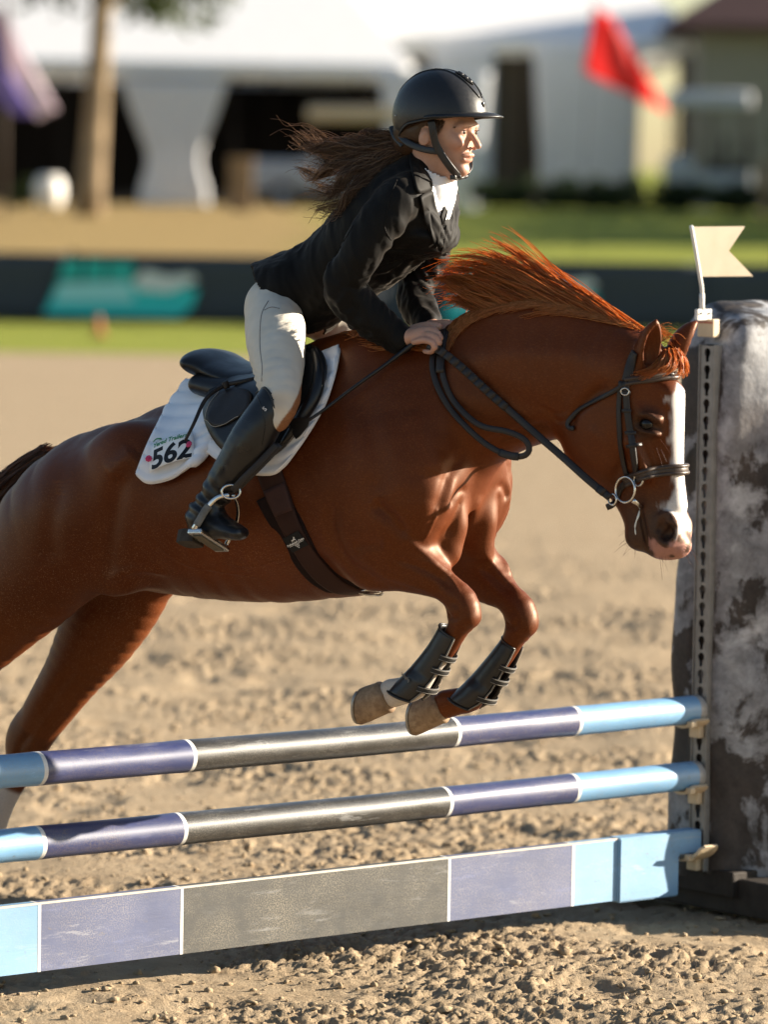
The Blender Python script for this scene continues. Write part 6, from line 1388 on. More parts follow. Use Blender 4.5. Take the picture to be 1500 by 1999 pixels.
def helmet():
    root = link('helmet', dome_mesh(), HELM, RIDER)
    C = hp(858, 232, 0)
    # brim: crescent sheet
    na = 31; ph = np.linspace(-1.45, 1.45, na); inn, out = [], []
    for p in ph:
        q = dome_pt(p, brim_th(p) - .035); ext = .037 * max(0, math.cos(p * 1.05)) ** .8 + .004
        inn.append(q); out.append(q + np.array([math.cos(p), .55 * math.sin(p), -.16 - .05 * math.cos(p)]) * ext)
    inn, out = np.array(inn), np.array(out); G = np.stack([inn, .5 * (inn + out) + np.array([0, 0, .0022]), out]); bm = sheet_mesh(G, np.tile([0, 0, 1.0], (3, na, 1)), .0045); b = link('visor', bm_mesh('visor', bm), HELM, root); b.parent = root
    tube('visor_edge', out + [0, 0, .002], .0026, HELM, b, 8)
    # rim, raised centre panel with vents, badge, rivet
    ph = np.linspace(-math.pi, math.pi, 60); R = np.array([dome_pt(p, brim_th(p)) for p in ph]); tube('rim', R, .0032, HELM, root, 6)
    def pan(lst, r): 
        P = np.array([dome_pt(p, t, .0012) for p, t in lst]); return tube('panel_line', spline(P, 30), r, HELM, root, 6)
    for s in (-1, 1): pan([(s * .06, 1.15), (s * .17, 1.0), (s * .30, .72), (s * .42, .48), (s * .9, .22), (s * 2.0, .25), (s * 2.6, .55), (s * 2.85, 1.0), (s * 2.95, 1.5)], .0016)
    VD = simple('vent_dark', (.004, .004, .004), .7, .2)
    for k, (t, wd) in enumerate([(.46, .22), (.58, .19), (.70, .16)]):
        P = np.array([dome_pt(-wd, t - .05, .0015), dome_pt(0, t + .07, .002), dome_pt(wd, t - .05, .0015)]); tube('vent', spline(P, 14), .0042, HELM, root, 6, ry=None); tube('vent_slot', spline(np.array([dome_pt(-wd, t + .005, .001), dome_pt(0, t + .125, .0012), dome_pt(wd, t + .005, .001)]), 14), .0028, VD, root, 6)
    p = dome_pt(.0, 1.30, .001); bm = bmesh.new(); bmesh.ops.create_uvsphere(bm, u_segments=14, v_segments=8, radius=.008); o = link('badge', bm_mesh('badge', bm), simple('gloss_black', (.01, .01, .011), .2, .5), root); o.location = p.tolist(); o.scale = (.35, .75, 1.0)
    for q in ((2.3, 1.55), (-2.3, 1.55)):
        bm = bmesh.new(); bmesh.ops.create_uvsphere(bm, u_segments=8, v_segments=6, radius=.003); o = link('rivet', bm_mesh('rivet', bm), STEELD, root); o.location = dome_pt(*q).tolist()
    # harness straps on the near side, mirrored on the far side
    def st(nm, pts, v, w, off=.003):
        P, N = lay(pts, v, off, 26, 3, RB)
        for k in (0, 1):
            PP, NN = (P, N) if k == 0 else (mir(P), mir(N)); V, Fs = strap_data(PP, NN, w, .003); link(nm, py_mesh(nm, V, Fs), HELM, root)
    st('chin_strap', [(842, 236), (846, 258), (851, 282), (866, 308), (882, 330), (894, 344)], [-.088, -.086, -.078, -.066, -.05, -.022], .019)
    st('rear_strap', [(776, 256), (792, 276), (815, 288), (838, 294), (856, 296)], [-.05, -.075, -.078, -.078, -.074], .017)
    st('nape_cradle', [(772, 246), (778, 264), (792, 280)], [-.03, -.05, -.06], .034)
    P = spline([hp(893, 343, -.022), hp(897, 347, 0), mir(hp(893, 343, -.022))], 9); strap('chin_pad', P, (0.2, 0, -1), .018, .006, HELM, root); box_o = hp(886, 347, -.03)
    bm = bmesh.new(); box_bm(bm, (-.008, -.006, -.006), (.008, .006, .006), None, .002); o = link('strap_buckle', bm_mesh('strap_buckle', bm), simple('gloss_buckle', (.02, .02, .02), .3, .5), root); o.location = box_o.tolist()
def brim_th(p):
    a = abs(p); return float(np.interp(a, [0, .8, 1.3, 1.9, 2.4, math.pi], [1.52, 1.55, 1.60, 1.72, 2.0, 2.12]))
def dome_pt(p, t, off=0.0):
    C = hp(858, 230, 0); a, b, c = .124, .103, .122
    ex = 1 + .05 * max(0, math.cos(p)) * math.sin(t) ** 2
    lower = 1 - .10 * max(0, t - 1.6)
    d = np.array([math.sin(t) * math.cos(p) * a * ex * lower, math.sin(t) * math.sin(p) * b * lower, math.cos(t) * c]); n = norm(d / np.array([a, b, c]) ** 2)
    return C + d + n * off
def dome_mesh():
    nt, npz = 26, 64; R = []
    for q in np.linspace(0.02, 1, nt): R.append([dome_pt(p, q * brim_th(p)) for p in np.linspace(-math.pi, math.pi, npz, endpoint=False)])
    R = np.array(R); c = R.mean((0, 1)); Ri = []
    V, Fs = loft(R, True, False); Vi = c + (V - c) * .93; n = len(V); m = npz
    Fi = [tuple(n + i for i in f[::-1]) for f in Fs]; L = (nt - 1) * m; rim = [(L + j, n + L + j, n + L + (j + 1) % m, L + (j + 1) % m) for j in range(m)]
    top = [tuple(range(m - 1, -1, -1))]
    bm = bmesh.new(); vs = [bm.verts.new(v) for v in np.vstack([V, Vi]).tolist()]
    for f in Fs + Fi + rim + top: bm.faces.new([vs[i] for i in f])
    bm.faces.new([vs[n + j] for j in range(m)]); return bm_mesh('helmet', bm)
helmet()
def rider_hair():
    def gd(pts, v): return np.array([hp(x, y, vv) for (x, y), vv in zip(pts, v)])
    # hair under the helmet: nape roll and temple
    f = Field((-.26, -.12, 2.0), (.14, .12, 2.36), .004)
    f.ell(hp(828, 256, 0), (.075, .080, .055), rot_xz(-15), .02); f.ell(hp(802, 282, 0), (.05, .055, .035), rot_xz(-20), .03); f.ell(hp(862, 240, 0), (.07, .0775, .025), None, .02)
    V, Fq = f.mesh(2); N = vnormals(V, Fq); V = V + N * (.0012 * np.sin(V[:, 2] * 900 + V[:, 0] * 300))[:, None]
    link('tucked_hair', np_mesh('tucked_hair', V, Fq, {'rnd': np.full(len(V), .2), 'along': np.zeros(len(V))}), HAIRM, RIDER)
    G = [gd([(806, 284), (760, 278), (700, 284), (640, 276), (596, 268), (552, 250)], (0, -.02, -.03, -.03, -.02, 0)), gd([(806, 288), (750, 292), (690, 302), (640, 302), (610, 300), (590, 300)], (0, -.04, -.05, -.05, -.05, -.04)), gd([(804, 290), (745, 302), (690, 322), (640, 338), (605, 348), (582, 342)], (0, -.04, -.07, -.08, -.08, -.08)), gd([(804, 294), (750, 315), (705, 345), (672, 372), (645, 392), (628, 402)], (0, -.05, -.09, -.11, -.11, -.11)), gd([(804, 298), (756, 326), (722, 360), (692, 392), (662, 418), (616, 432)], (0, -.05, -.09, -.12, -.13, -.13))]
    A = guides_to_strands(G, 950, .0045, 26, .020, 2.3, .35, 21, lenv=(.6, 1.0), clump=19, cs=4.6, pull=.9, root_spread=np.array([.012, .014, .010]))
    B = guides_to_strands(G, 260, .020, 26, .014, 2.2, .35, 22, lenv=(.5, 1.05), root_spread=np.array([.012, .014, .010]))
    H = [gd([(812, 268), (780, 262), (740, 262), (700, 270), (660, 274)], (0, -.02, -.03, -.03, -.03)), gd([(812, 276), (770, 270), (720, 274), (680, 284), (650, 290)], (0, -.02, -.03, -.03, -.03))]
    C = guides_to_strands(H, 160, .012, 26, .012, 2.0, .4, 23, lenv=(.4, 1.0))
    strands('ponytail', np.concatenate([A, B, C]), np.linspace(.0010, .0005, 26), HAIRM, RIDER)
    W = [gd([(866, 238), (864, 246), (856, 254), (846, 262)], (-.062, -.068, -.074, -.076)), gd([(852, 238), (852, 248), (848, 258), (843, 266)], (-.072, -.076, -.078, -.079))]
    strands('temple_hair', guides_to_strands(W, 160, .004, 10, .001, 1, .6, 24), np.linspace(.0008, .0004, 10), HAIRM, RIDER)
rider_hair()
def tailoring():
    """shirt front, collar, lapels, buttons, pocket flap and seams laid on the jacket"""
    polar_sheet('shirt_front', (855, 378), [(836, 345), (852, 340), (872, 345), (872, 362), (864, 392), (856, 425), (847, 408), (840, 375)], .002, .0025, SHIRT, RIDER, JB, 5, None, 40)
    polar_sheet('collar', (818, 340), [(806, 300), (818, 298), (830, 318), (838, 348), (840, 372), (824, 378), (812, 376), (804, 340), (800, 312)], .004, .004, JACK, JACKET, JB, 5, None, 40)
    polar_sheet('lapel', (836, 416), [(816, 384), (826, 378), (841, 373), (848, 398), (856, 428), (858, 452), (850, 482), (838, 456), (824, 420)], .005, .0035, JACK, JACKET, JB, 5, None, 40)
    polar_sheet('lapel', (871, 384), [(866, 352), (876, 350), (887, 366), (888, 380), (874, 404), (862, 440), (858, 428), (866, 390)], .005, .0035, JACK, JACKET, JB, 5, None, 40)
    for x, y in ((868, 496), (852, 536)):
        h, n = hit(x, y, JB)
        if h is None: continue
        bm = bmesh.new(); bmesh.ops.create_uvsphere(bm, u_segments=12, v_segments=8, radius=.0075); o = link('button', bm_mesh('button', bm), HELM, JACKET); o.matrix_local = frame_m(h + n * .003, [1, 0, 0], n) @ Matrix.Diagonal((1, 1, .35, 1))
    for pts in ([(776, 352), (764, 380), (754, 420), (752, 446), (764, 470)], [(872, 440), (866, 480), (850, 520), (830, 560)], [(690, 440), (660, 490), (640, 520)]):
        P, N = lay(pts, 0, .0004, 30, 1, JB, True); tube('seam', P, .0012, JACK, JACKET, 5)
tailoring()

def stirrup():
    root = bpy.data.objects.new('stirrup', None); COL.objects.link(root); root.matrix_world = HM; setp(root, 'polished steel stirrup iron on its leather round the near boot', 'stirrup')
    for dx, v in ((0, .0), (7, .012)):
        P = spline([hp(540 + dx, 868, -0.375 + v), hp(508 + dx, 902, -0.402 + v), (hp(478 + dx, 932, -0.422 + v)), hp(455 + dx * .6, 958, -0.430 + v)], 24); strap('leather', P, toward(P[0]), .018, .0035, BRN, root)
    c = hp(451, 960, -0.430)
    e = torus('eye_loop', c, toward(c), .017, .0032, STEEL, root, 24, 8, 1.35)
    o = spline([hp(447, 966, -0.432), hp(424, 972, -0.445), hp(404, 992, -0.454), hp(388, 1018, -0.460), hp(378, 1034, -0.460)], 26); up = norm(hp(430, 1000, -0.430) - hp(380, 1000, -0.460))
    V, Fs = tube_data(o, np.linspace(.0055, .0085, 26), 10, (0, 1, 0), np.linspace(.0038, .0042, 26)); link('branch', py_mesh('branch', V, Fs), STEEL, root)
    V, Fs = tube_data(o[11:23], .0105, 10, (0, 1, 0), .0056); link('rubber_sleeve', py_mesh('rubber_sleeve', V, Fs), simple('grey_rubber', (.13, .13, .125), .7, .3, .25, 50), root)
    i = spline([hp(455, 966, -0.420), hp(463, 982, -0.390), hp(465, 1004, -0.365), hp(458, 1032, -0.352), hp(440, 1066, -0.348)], 22); tube('branch', i, np.linspace(.0045, .0055, 22), STEEL, root)
    a, b = hp(381, 1037, -0.462), hp(434, 1072, -0.348); ex = norm(b - a); fw = norm(np.array([.92, -.1, .1]) - ex * (ex @ [.92, -.1, .1])); up = np.cross(fw, ex); up = up if up[2] > 0 else -up
    M = Matrix(np.column_stack([ex, fw, up]).tolist()).to_4x4(); M.translation = Vector(((a + b) / 2).tolist()); L = np.linalg.norm(b - a); bm = bmesh.new()
    box_bm(bm, (-L / 2 - .004, -.021, -.007), (L / 2 + .004, .021, .006), M, .004); t = link('tread', bm_mesh('tread', bm), STEEL, root, smooth=False)
    bm = bmesh.new(); box_bm(bm, (-L / 2 + .012, -.014, -.0095), (L / 2 - .012, .014, -.006), M, .001); link('tread_pad', bm_mesh('tread_pad', bm), simple('tread_rubber', (.10, .085, .06), .8), t, smooth=False)
stirrup()
def whip():
    root = bpy.data.objects.new('riding_whip', None); COL.objects.link(root); root.matrix_world = HM; setp(root, 'short black jumping bat held in the near hand along the shoulder', 'whip')
    P, N = lay([(818, 664), (790, 684), (745, 718), (690, 757), (640, 795), (598, 824)], [-.13, -.14, -.18, -.22, -.26, -.29], .014, 40, 3); tube('shaft', P, np.concatenate([np.full(10, .0062), np.linspace(.0048, .004, 30)]), BLK, root, 8)
    polar = [hp(604, 820, 0)]
    b = P[-1]; v = b[1] - .006
    q = [(606, 816), (582, 814), (555, 822), (562, 834), (578, 858), (586, 852), (602, 832)]; bm = bmesh.new(); n = toward(b); A = [hp(x, y, v) for x, y in q]
    v0 = [bm.verts.new((p + n * .003).tolist()) for p in A]; v1 = [bm.verts.new((p - n * .003).tolist()) for p in A]; bm.faces.new(v0); bm.faces.new(v1[::-1])
    for i in range(len(q)): bm.faces.new((v0[i], v1[i], v1[(i + 1) % len(q)], v0[(i + 1) % len(q)]))
    bmesh.ops.recalc_face_normals(bm, faces=bm.faces); bmesh.ops.bevel(bm, geom=list(bm.edges), offset=.0012, segments=1, affect='EDGES'); link('flapper', bm_mesh('flapper', bm), BLK, root, smooth=False)
whip()
# ------------------------------------------------------------------ beyond the arena
def bz(Y): return float(terrain_z(0, np.array(Y)))

def backlit(name, color, amt, rough=.6):
    t = NT(name); c = t.ramp(t.noise(3, 4), [(.3, tuple(x * .95 for x in color)), (.7, tuple(min(1, x * 1.05) for x in color))]); t.set(color=c, rough=rough, spec=.3); tr = t.n('ShaderNodeBsdfTranslucent'); t.l(c, tr.inputs[0])
    mx = t.n('ShaderNodeMixShader'); mx.inputs[0].default_value = amt; t.l(t.p.outputs[0], mx.inputs[1]); t.l(tr.outputs[0], mx.inputs[2]); t.l(mx.outputs[0], t.out.inputs[0]); return t.m
TENTM = backlit('white_tent_vinyl', (.90, .89, .88), .15); CURT = backlit('white_curtain', (.76, .77, .80), .2); DARKM = simple('tent_shade_and_dark_parts', (.018, .015, .014), .9, .1); TIMB = simple('weathered_timber', (.30, .21, .13), .85, .2, .25, 6, .3, 30)  # DARKM: near-black standing in for shade inside the tents, also for dark fittings
def fence():
    Y = 58.5; z0 = bz(Y) + .02; zt = at_y(200, 496, Y)[2]
    root = empty('banner_fence', (0, Y, bz(Y)), 0, 'low dark banner fence with teal logos along the far side of the arena', 'fence')
    NAVY = cloth('dark_banner_cloth', (.052, .060, .075), .8, .12, 40); TEAL = simple('teal_print', (.035, .56, .58), .6, .3, .08); TEALL = simple('pale_teal_print', (.32, .70, .74), .6, .3, .08); TEALD = simple('deep_teal_print', (.025, .42, .40), .6, .3, .08); SW = simple('pale_grey_print', (.62, .66, .70), .6, .3, .1)
    xs = np.arange(-24, 25, 4.0)
    for a, b in zip(xs[:-1], xs[1:]):
        k = np.linspace(0, 1, 13); X = a + (b - a) * k; G = np.array([[(x, .03 * math.sin(i * .9 + a) * math.sin(q * 3.1), z0 - bz(Y) + (zt - z0) * q) for i, x in enumerate(X)] for q in np.linspace(0, 1, 5)])
        bm = sheet_mesh(G, np.tile([0, -1.0, 0], (5, 13, 1)), .01); link('banner', bm_mesh('banner', bm), NAVY, root)
    for x in xs: box('post', (x - .03, .045, -.05), (x + .03, .105, zt - bz(Y) + .04), DARKM, root, .005)
    def P(px, py): p = at_y(px, py, Y - .07); return p - np.array([0, Y, bz(Y)])
    def poly(pts, mat, nm, d, lift):
        A = [P(x + d, y + d * .0135) - np.array([0, lift, 0]) for x, y in pts]; bm = bmesh.new(); v0 = [bm.verts.new(p.tolist()) for p in A]; v1 = [bm.verts.new((p + [0, .004, 0]).tolist()) for p in A]
        bm.faces.new(v0); bm.faces.new(v1[::-1])
        for i in range(len(A)): bm.faces.new((v0[i], v1[i], v1[(i + 1) % len(A)], v0[(i + 1) % len(A)]))
        link(nm, bm_mesh(nm, bm), mat, root, smooth=False)
    for d in (-780, 0, 780, 1560):
        poly([(84, 614), (112, 552), (250, 548), (388, 566), (376, 600), (350, 620)], TEAL, 'logo_shape', d, .0); poly([(105, 590), (118, 552), (252, 550), (262, 590)], TEALL, 'logo_shape', d, .006)
        poly([(112, 545), (126, 507), (160, 508), (156, 546)], TEALD, 'logo_shape', d, .003); poly([(164, 546), (168, 508), (205, 508), (205, 546)], TEALD, 'logo_shape', d, .003); poly([(212, 546), (212, 510), (262, 512), (258, 546)], TEALD, 'logo_shape', d, .003)
        poly([(258, 552), (282, 526), (330, 540), (372, 534), (388, 548), (330, 572), (275, 568)], SW, 'logo_swoosh', d, .010)
fence()
def pleated(name, px_c, ytop, ybot, w_rows, Y, parent, mat=CURT, depth=.12):
    """gathered curtain: w_rows = (fraction down, half width px)"""
    s = FPX / Y; R = []; m = 60; a = np.linspace(0, 2 * math.pi, m, endpoint=False); org = np.array(parent.location)
    for q in np.linspace(0, 1, 22):
        hw = np.interp(q, [r[0] for r in w_rows], [r[1] for r in w_rows]) / s; c = at_y(px_c, ytop + (ybot - ytop) * q, Y) - org; f = 1 + .10 * np.sin(a * 13 + q * 2)
        R.append(np.stack([c[0] + np.cos(a) * hw * (1 + .02 * np.sin(a * 9)), c[1] + np.sin(a) * depth * f * (hw / .9) ** .3, np.full(m, c[2])], 1))
    V, Fs = loft(np.array(R)); return link(name, py_mesh(name, V, Fs), mat, parent)
def tent(name, label, x0, x1, Y, depth, ez, rz_, ridge_in, right_in):
    root = empty(name, ((x0 + x1) / 2, Y, bz(Y)), 0, label, 'tent', 'white marquee tents beyond the fence'); o = np.array(root.location)
    E = [np.array(p) - o for p in [(x0, Y, ez), (x1, Y, ez), (x1, Y + depth, ez), (x0, Y + depth, ez), (x0 + ridge_in, Y + depth / 2, rz_), (x1 - right_in, Y + depth / 2, rz_)]]
    bm = bmesh.new(); v = [bm.verts.new(p.tolist()) for p in E]
    for f_ in ((0, 1, 5, 4), (1, 2, 5), (2, 3, 4, 5), (3, 0, 4)): bm.faces.new([v[i] for i in f_])
    bmesh.ops.subdivide_edges(bm, edges=list(bm.edges), cuts=3, use_grid_fill=True); me = bm_mesh('roof', bm); ro = link('roof', me, TENTM, root, smooth=False); pass
    for a, b in ((0, 1), (1, 2), (0, 3)):
        p, q = E[a], E[b]; k = np.linspace(0, 1, 40); n = norm(np.cross(q - p, [0, 0, 1])); G = np.array([[p + (q - p) * t + n * .03 * math.sin(t * 60) * w + np.array([0, 0, -.42 * w]) for t in k] for w in (0, .5, 1)]); bm = sheet_mesh(G, np.tile(n, (3, 40, 1)), .02); link('valance', bm_mesh('valance', bm), TENTM, root)
    box('shade_back_wall', tuple(np.array([x0 + .2, Y + depth - .2, bz(Y) - .2]) - o), tuple(np.array([x1 - .2, Y + depth - .05, ez]) - o), DARKM, root, .01)  # wall added in near-black so the shade inside is in its colour
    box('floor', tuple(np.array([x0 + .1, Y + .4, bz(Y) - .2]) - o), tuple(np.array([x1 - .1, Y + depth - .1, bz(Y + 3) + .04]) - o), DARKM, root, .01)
    n = 5
    for i in range(n + 1):
        for yy in (Y + .1, Y + depth - .3):
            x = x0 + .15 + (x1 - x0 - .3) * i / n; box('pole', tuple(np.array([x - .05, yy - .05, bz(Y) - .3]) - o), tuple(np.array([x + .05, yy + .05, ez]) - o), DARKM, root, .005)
    return root
def tents():
    Y = 113.0; ez = at_y(400, 120, Y)[2]; x1 = at_y(806, 120, Y)[0]; x0 = at_y(-900, 120, Y)[0]
    t1 = tent('marquee_tent', 'large white marquee with gathered curtain leg on the left', x0, x1, Y, 36, ez, at_y(400, -240, Y + 10)[2], 12, 4.2)
    pleated('curtain', 340, 158, 418, [(0, 102), (.25, 82), (.55, 52), (.66, 54), (.8, 66), (1, 70)], Y - .2, t1)
    pleated('curtain', 850, 140, 440, [(0, 108), (.4, 95), (.7, 80), (.88, 82), (1, 98)], Y - .6, t1)
    Y = 124.0; ez = at_y(1000, 72, Y)[2]; x0 = at_y(520, 90, Y)[0]; x1 = at_y(1372, 90, Y)[0]
    t2 = tent('marquee_tent', 'white marquee with side curtains behind the red flag', x0, x1, Y, 30, ez, at_y(1000, -130, Y + 8)[2], 2.4, 2.0)
    pleated('curtain', 1148, 92, 400, [(0, 104), (.5, 98), (1, 92)], Y - .3, t2); pleated('curtain', 905, 92, 420, [(0, 60), (1, 52)], Y - .2, t2)
    o = np.array(t2.location); a, b = at_y(955, 110, Y + .6), at_y(1055, 380, Y + .6); box('side_panel', (a[0] - o[0], .5, b[2] - o[2]), (b[0] - o[0], .62, a[2] - o[2]), simple('tan_tent_panel', (.11, .085, .06), .9), t2, .01)
tents()
def clubhouse():
    Y = 121.0; a = at_y(1368, 58, Y); b = at_y(2300, 460, Y); root = empty('clubhouse', (a[0] + 6, Y, bz(Y)), 0, 'beige building with dark brown hipped roof at the right edge', 'building'); o = np.array(root.location)
    SID = simple('beige_siding', (.22, .215, .19), .8, .2, .08, 3); ROOFM = simple('dark_brown_roof', (.075, .042, .040), .8, .25, .15, 5)
    box('wall', (a[0] - o[0], 0, -.5), (b[0] - o[0], 9, a[2] - o[2]), SID, root, .01)
    n = int((a[2] - o[2]) / .22)
    for i in range(n): box('siding_board', (a[0] - o[0] - .01, -.03, i * .22), (b[0] - o[0], -.003, i * .22 + .205), SID, root, 0)
    e = at_y(1308, 46, Y - .8); ex = e[0] - o[0]; ez = e[2] - o[2]; top = ez + 3.2; W = b[0] - o[0] + 1
    V = [(ex, -.8, ez), (W, -.8, ez), (W, 9.8, ez), (ex, 9.8, ez), (ex + 5, 4.5, top), (W - 3, 4.5, top), (ex, -.8, ez - .2), (W, -.8, ez - .2), (W, 9.8, ez - .2), (ex, 9.8, ez - .2)]
    link('roof', py_mesh('roof', V, [(0, 1, 5, 4), (1, 2, 5), (2, 3, 4, 5), (3, 0, 4), (0, 6, 7, 1), (1, 7, 8, 2), (2, 8, 9, 3), (3, 9, 6, 0), (6, 9, 8, 7)]), ROOFM, root, smooth=False)
clubhouse()
def leaf_cloud(name, centers, radii, n, size, mat, parent, seed=1, flat=1.0):
    rg = np.random.default_rng(seed); C = np.asarray(centers, float); i = rg.integers(0, len(C), n); d = rg.normal(size=(n, 3)); d /= np.linalg.norm(d, axis=1, keepdims=True); r = np.asarray(radii)[i][:, None] * (.45 + .6 * rg.random((n, 1)) ** .6)
    P = C[i] + d * r * np.array([1, 1, flat]); u = norm(rg.normal(size=(n, 3))); v = norm(np.cross(u, rg.normal(size=(n, 3)))); s = size * (.6 + .8 * rg.random((n, 1)))
    V = np.stack([P - u * s, P + v * s * .5, P + u * s, P - v * s * .5], 1).reshape(-1, 3); Fq = np.arange(4 * n).reshape(-1, 4); return link(name, np_mesh(name, V, Fq, {'rnd': np.repeat(rg.random(n), 4)}), mat, parent, smooth=False)
def leafm(name, a, b):
    t = NT(name); c = t.ramp(t.attr('rnd'), [(0, a), (1, b)]); t.set(color=c, rough=.6, spec=.3); tr = t.n('ShaderNodeBsdfTranslucent'); t.l(c, tr.inputs[0]); mx = t.n('ShaderNodeMixShader'); mx.inputs[0].default_value = .3; t.l(t.p.outputs[0], mx.inputs[1]); t.l(tr.outputs[0], mx.inputs[2]); t.l(mx.outputs[0], t.out.inputs[0]); return t.m
LEAF = leafm('tree_leaf', (.030, .048, .012), (.085, .115, .03)); LEAFD = leafm('hedge_leaf', (.016, .030, .010), (.045, .07, .02))
def tree(px, pyb, Y, r0, height, label, crown, seed, bark):
    b = at_y(px, pyb, Y); root = empty('tree', (b[0], Y, bz(Y) - .05), 0, label, 'tree'); rg = np.random.default_rng(seed); k = np.linspace(0, 1, 14)
    P = np.stack([.25 * np.sin(k * 3), .2 * np.sin(k * 2.2 + 1) - .16, k * height], 1); tr = tube('trunk', P, r0 * (1.25 - .8 * k + .25 * np.exp(-k * 25)) * (1 + .06 * np.sin(k * 40)), bark, root, 14); cs, rs = [], []
    for i in range(9):
        f = .45 + .5 * i / 9; s = P[int(f * 13)]; a = i * 2.4 + rg.random(); L = crown * (.55 + .5 * rg.random()); e = s + np.array([math.cos(a) * L, math.sin(a) * L, L * .45]); tube('limb', spline([s, .5 * (s + e) + [0, 0, .3], e], 8), np.linspace(r0 * .38, r0 * .1, 8), bark, tr, 7)
        for q in (.6, .85, 1.0): cs.append(s + (e - s) * q + rg.normal(size=3) * .3); rs.append(crown * (.25 + .16 * rg.random()))
    leaf_cloud('crown', cs, rs, 7000, .16, LEAF, root, seed); return root
BARK = simple('tan_bark', (.27, .20, .125), .9, .2, .35, 3, .6, 9, bdist=.06)  # tan bark with random mottling
t = tree(172, 416, 98.0, .235, 11.0, 'mottled tan tree trunk standing before the left tent', 3.6, 31, BARK)
def hedge_bush(px, pyb, Y, w, h, label, seed):
    b = at_y(px, pyb, Y); root = empty('shrub', (b[0], Y, bz(Y)), 0, label, 'shrub', 'dark shrubs in front of the right tent'); rg = np.random.default_rng(seed); cs = [(rg.normal() * w * .28, rg.normal() * w * .15, h * (.3 + .35 * rg.random())) for _ in range(9)]
    leaf_cloud('foliage', cs, [h * .36] * 9, 1500, .07, LEAFD, root, seed, .9); tube('stem', np.array([(0, 0, -.05), (.02, 0, h * .3), (0, .03, h * .55)]), [.05, .04, .02], BARK, root, 6); return root
for i, (x, w, h, lb) in enumerate([(985, 1.6, .8, 'low dark shrub just right of the rider, before the tan panel'), (1085, 1.5, 1.0, 'dark shrub below the red flag, left of two'), (1195, 1.7, .9, 'dark shrub below the red flag, right of two'), (1320, 1.6, .85, 'dark shrub in front of the parked cart at the right'), (1440, 1.8, .8, 'dark shrub against the beige building')]): hedge_bush(x, 415, 109.0, w, h, lb, 40 + i)
def golf_cart(px0, px1, ytop, ybase, Y, label, roofc, bodyc, flip=False, rf=-.48):
    a, b = at_y(px0, ybase, Y), at_y(px1, ytop, Y); L = b[0] - a[0]; H = b[2] - bz(Y); root = empty('golf_cart', (a[0] + L / 2, Y, bz(Y)), math.pi if flip else 0, label, 'golf cart', 'golf carts parked by the tents')
    RM = simple('cart_roof', roofc, .5, .4, .05); BM = simple('cart_body', bodyc, .35, .5, .05); TY = simple('cart_tyre', (.02, .02, .02), .9, .2)
    bm = bmesh.new(); box_bm(bm, (L * rf, -.6, H * .86), (L * .48, .6, H), None, .1); link('roof', bm_mesh('roof', bm), RM, root)
    bm = bmesh.new(); vs = box_bm(bm, (-L * .5, -.58, H * .16), (-L * .18, .58, H * .47), None, .08); box_bm(bm, (-L * .2, -.58, H * .16), (L * .5, .58, H * .34), None, .05); link('body', bm_mesh('body', bm), BM, root)
    for x in (.02, .28): box('seat', (L * x, -.5, H * .33), (L * (x + .17), .5, H * .42), DARKM, root, .03); box('backrest', (L * (x + .15), -.5, H * .42), (L * (x + .19), .5, H * .62), DARKM, root, .03)
    for x in (rf + .06, .02 + rf / 2 + .24, .44):
        for y in (-.55, .55): tube('roof_post', np.array([(L * x, y, H * .3), (L * x, y, H * .92)]), .025, DARKM, root, 6)
    for x in (-.34, .34):
        for y in (-.56, .56):
            V, Fs = tube_data(np.array([(L * x, y - .09, H * .125), (L * x, y + .09, H * .125)]), H * .135, 18, (0, 0, 1)); w = link('wheel', py_mesh('wheel', V, Fs), TY, root, smooth=False)
            V, Fs = tube_data(np.array([(L * x, y - .1, H * .125), (L * x, y + .1, H * .125)]), H * .07, 12, (0, 0, 1)); link('rim', py_mesh('rim', V, Fs), BM, w, smooth=False)
golf_cart(496, 860, 212, 416, 109.5, 'golf cart with beige roof parked behind the rider', (.58, .47, .33), (.36, .38, .44), False, -.22); golf_cart(1296, 1470, 180, 416, 113.5, 'golf cart with pale roof parked before the beige building', (.52, .53, .56), (.40, .42, .45))
def grid_bm(G):
    n, m = G.shape[:2]; bm = bmesh.new(); v = [[bm.verts.new(p) for p in r] for r in G.tolist()]
    for i in range(n - 1):
        for j in range(m - 1): bm.faces.new((v[i][j], v[i][j + 1], v[i + 1][j + 1], v[i + 1][j]))
    return bm
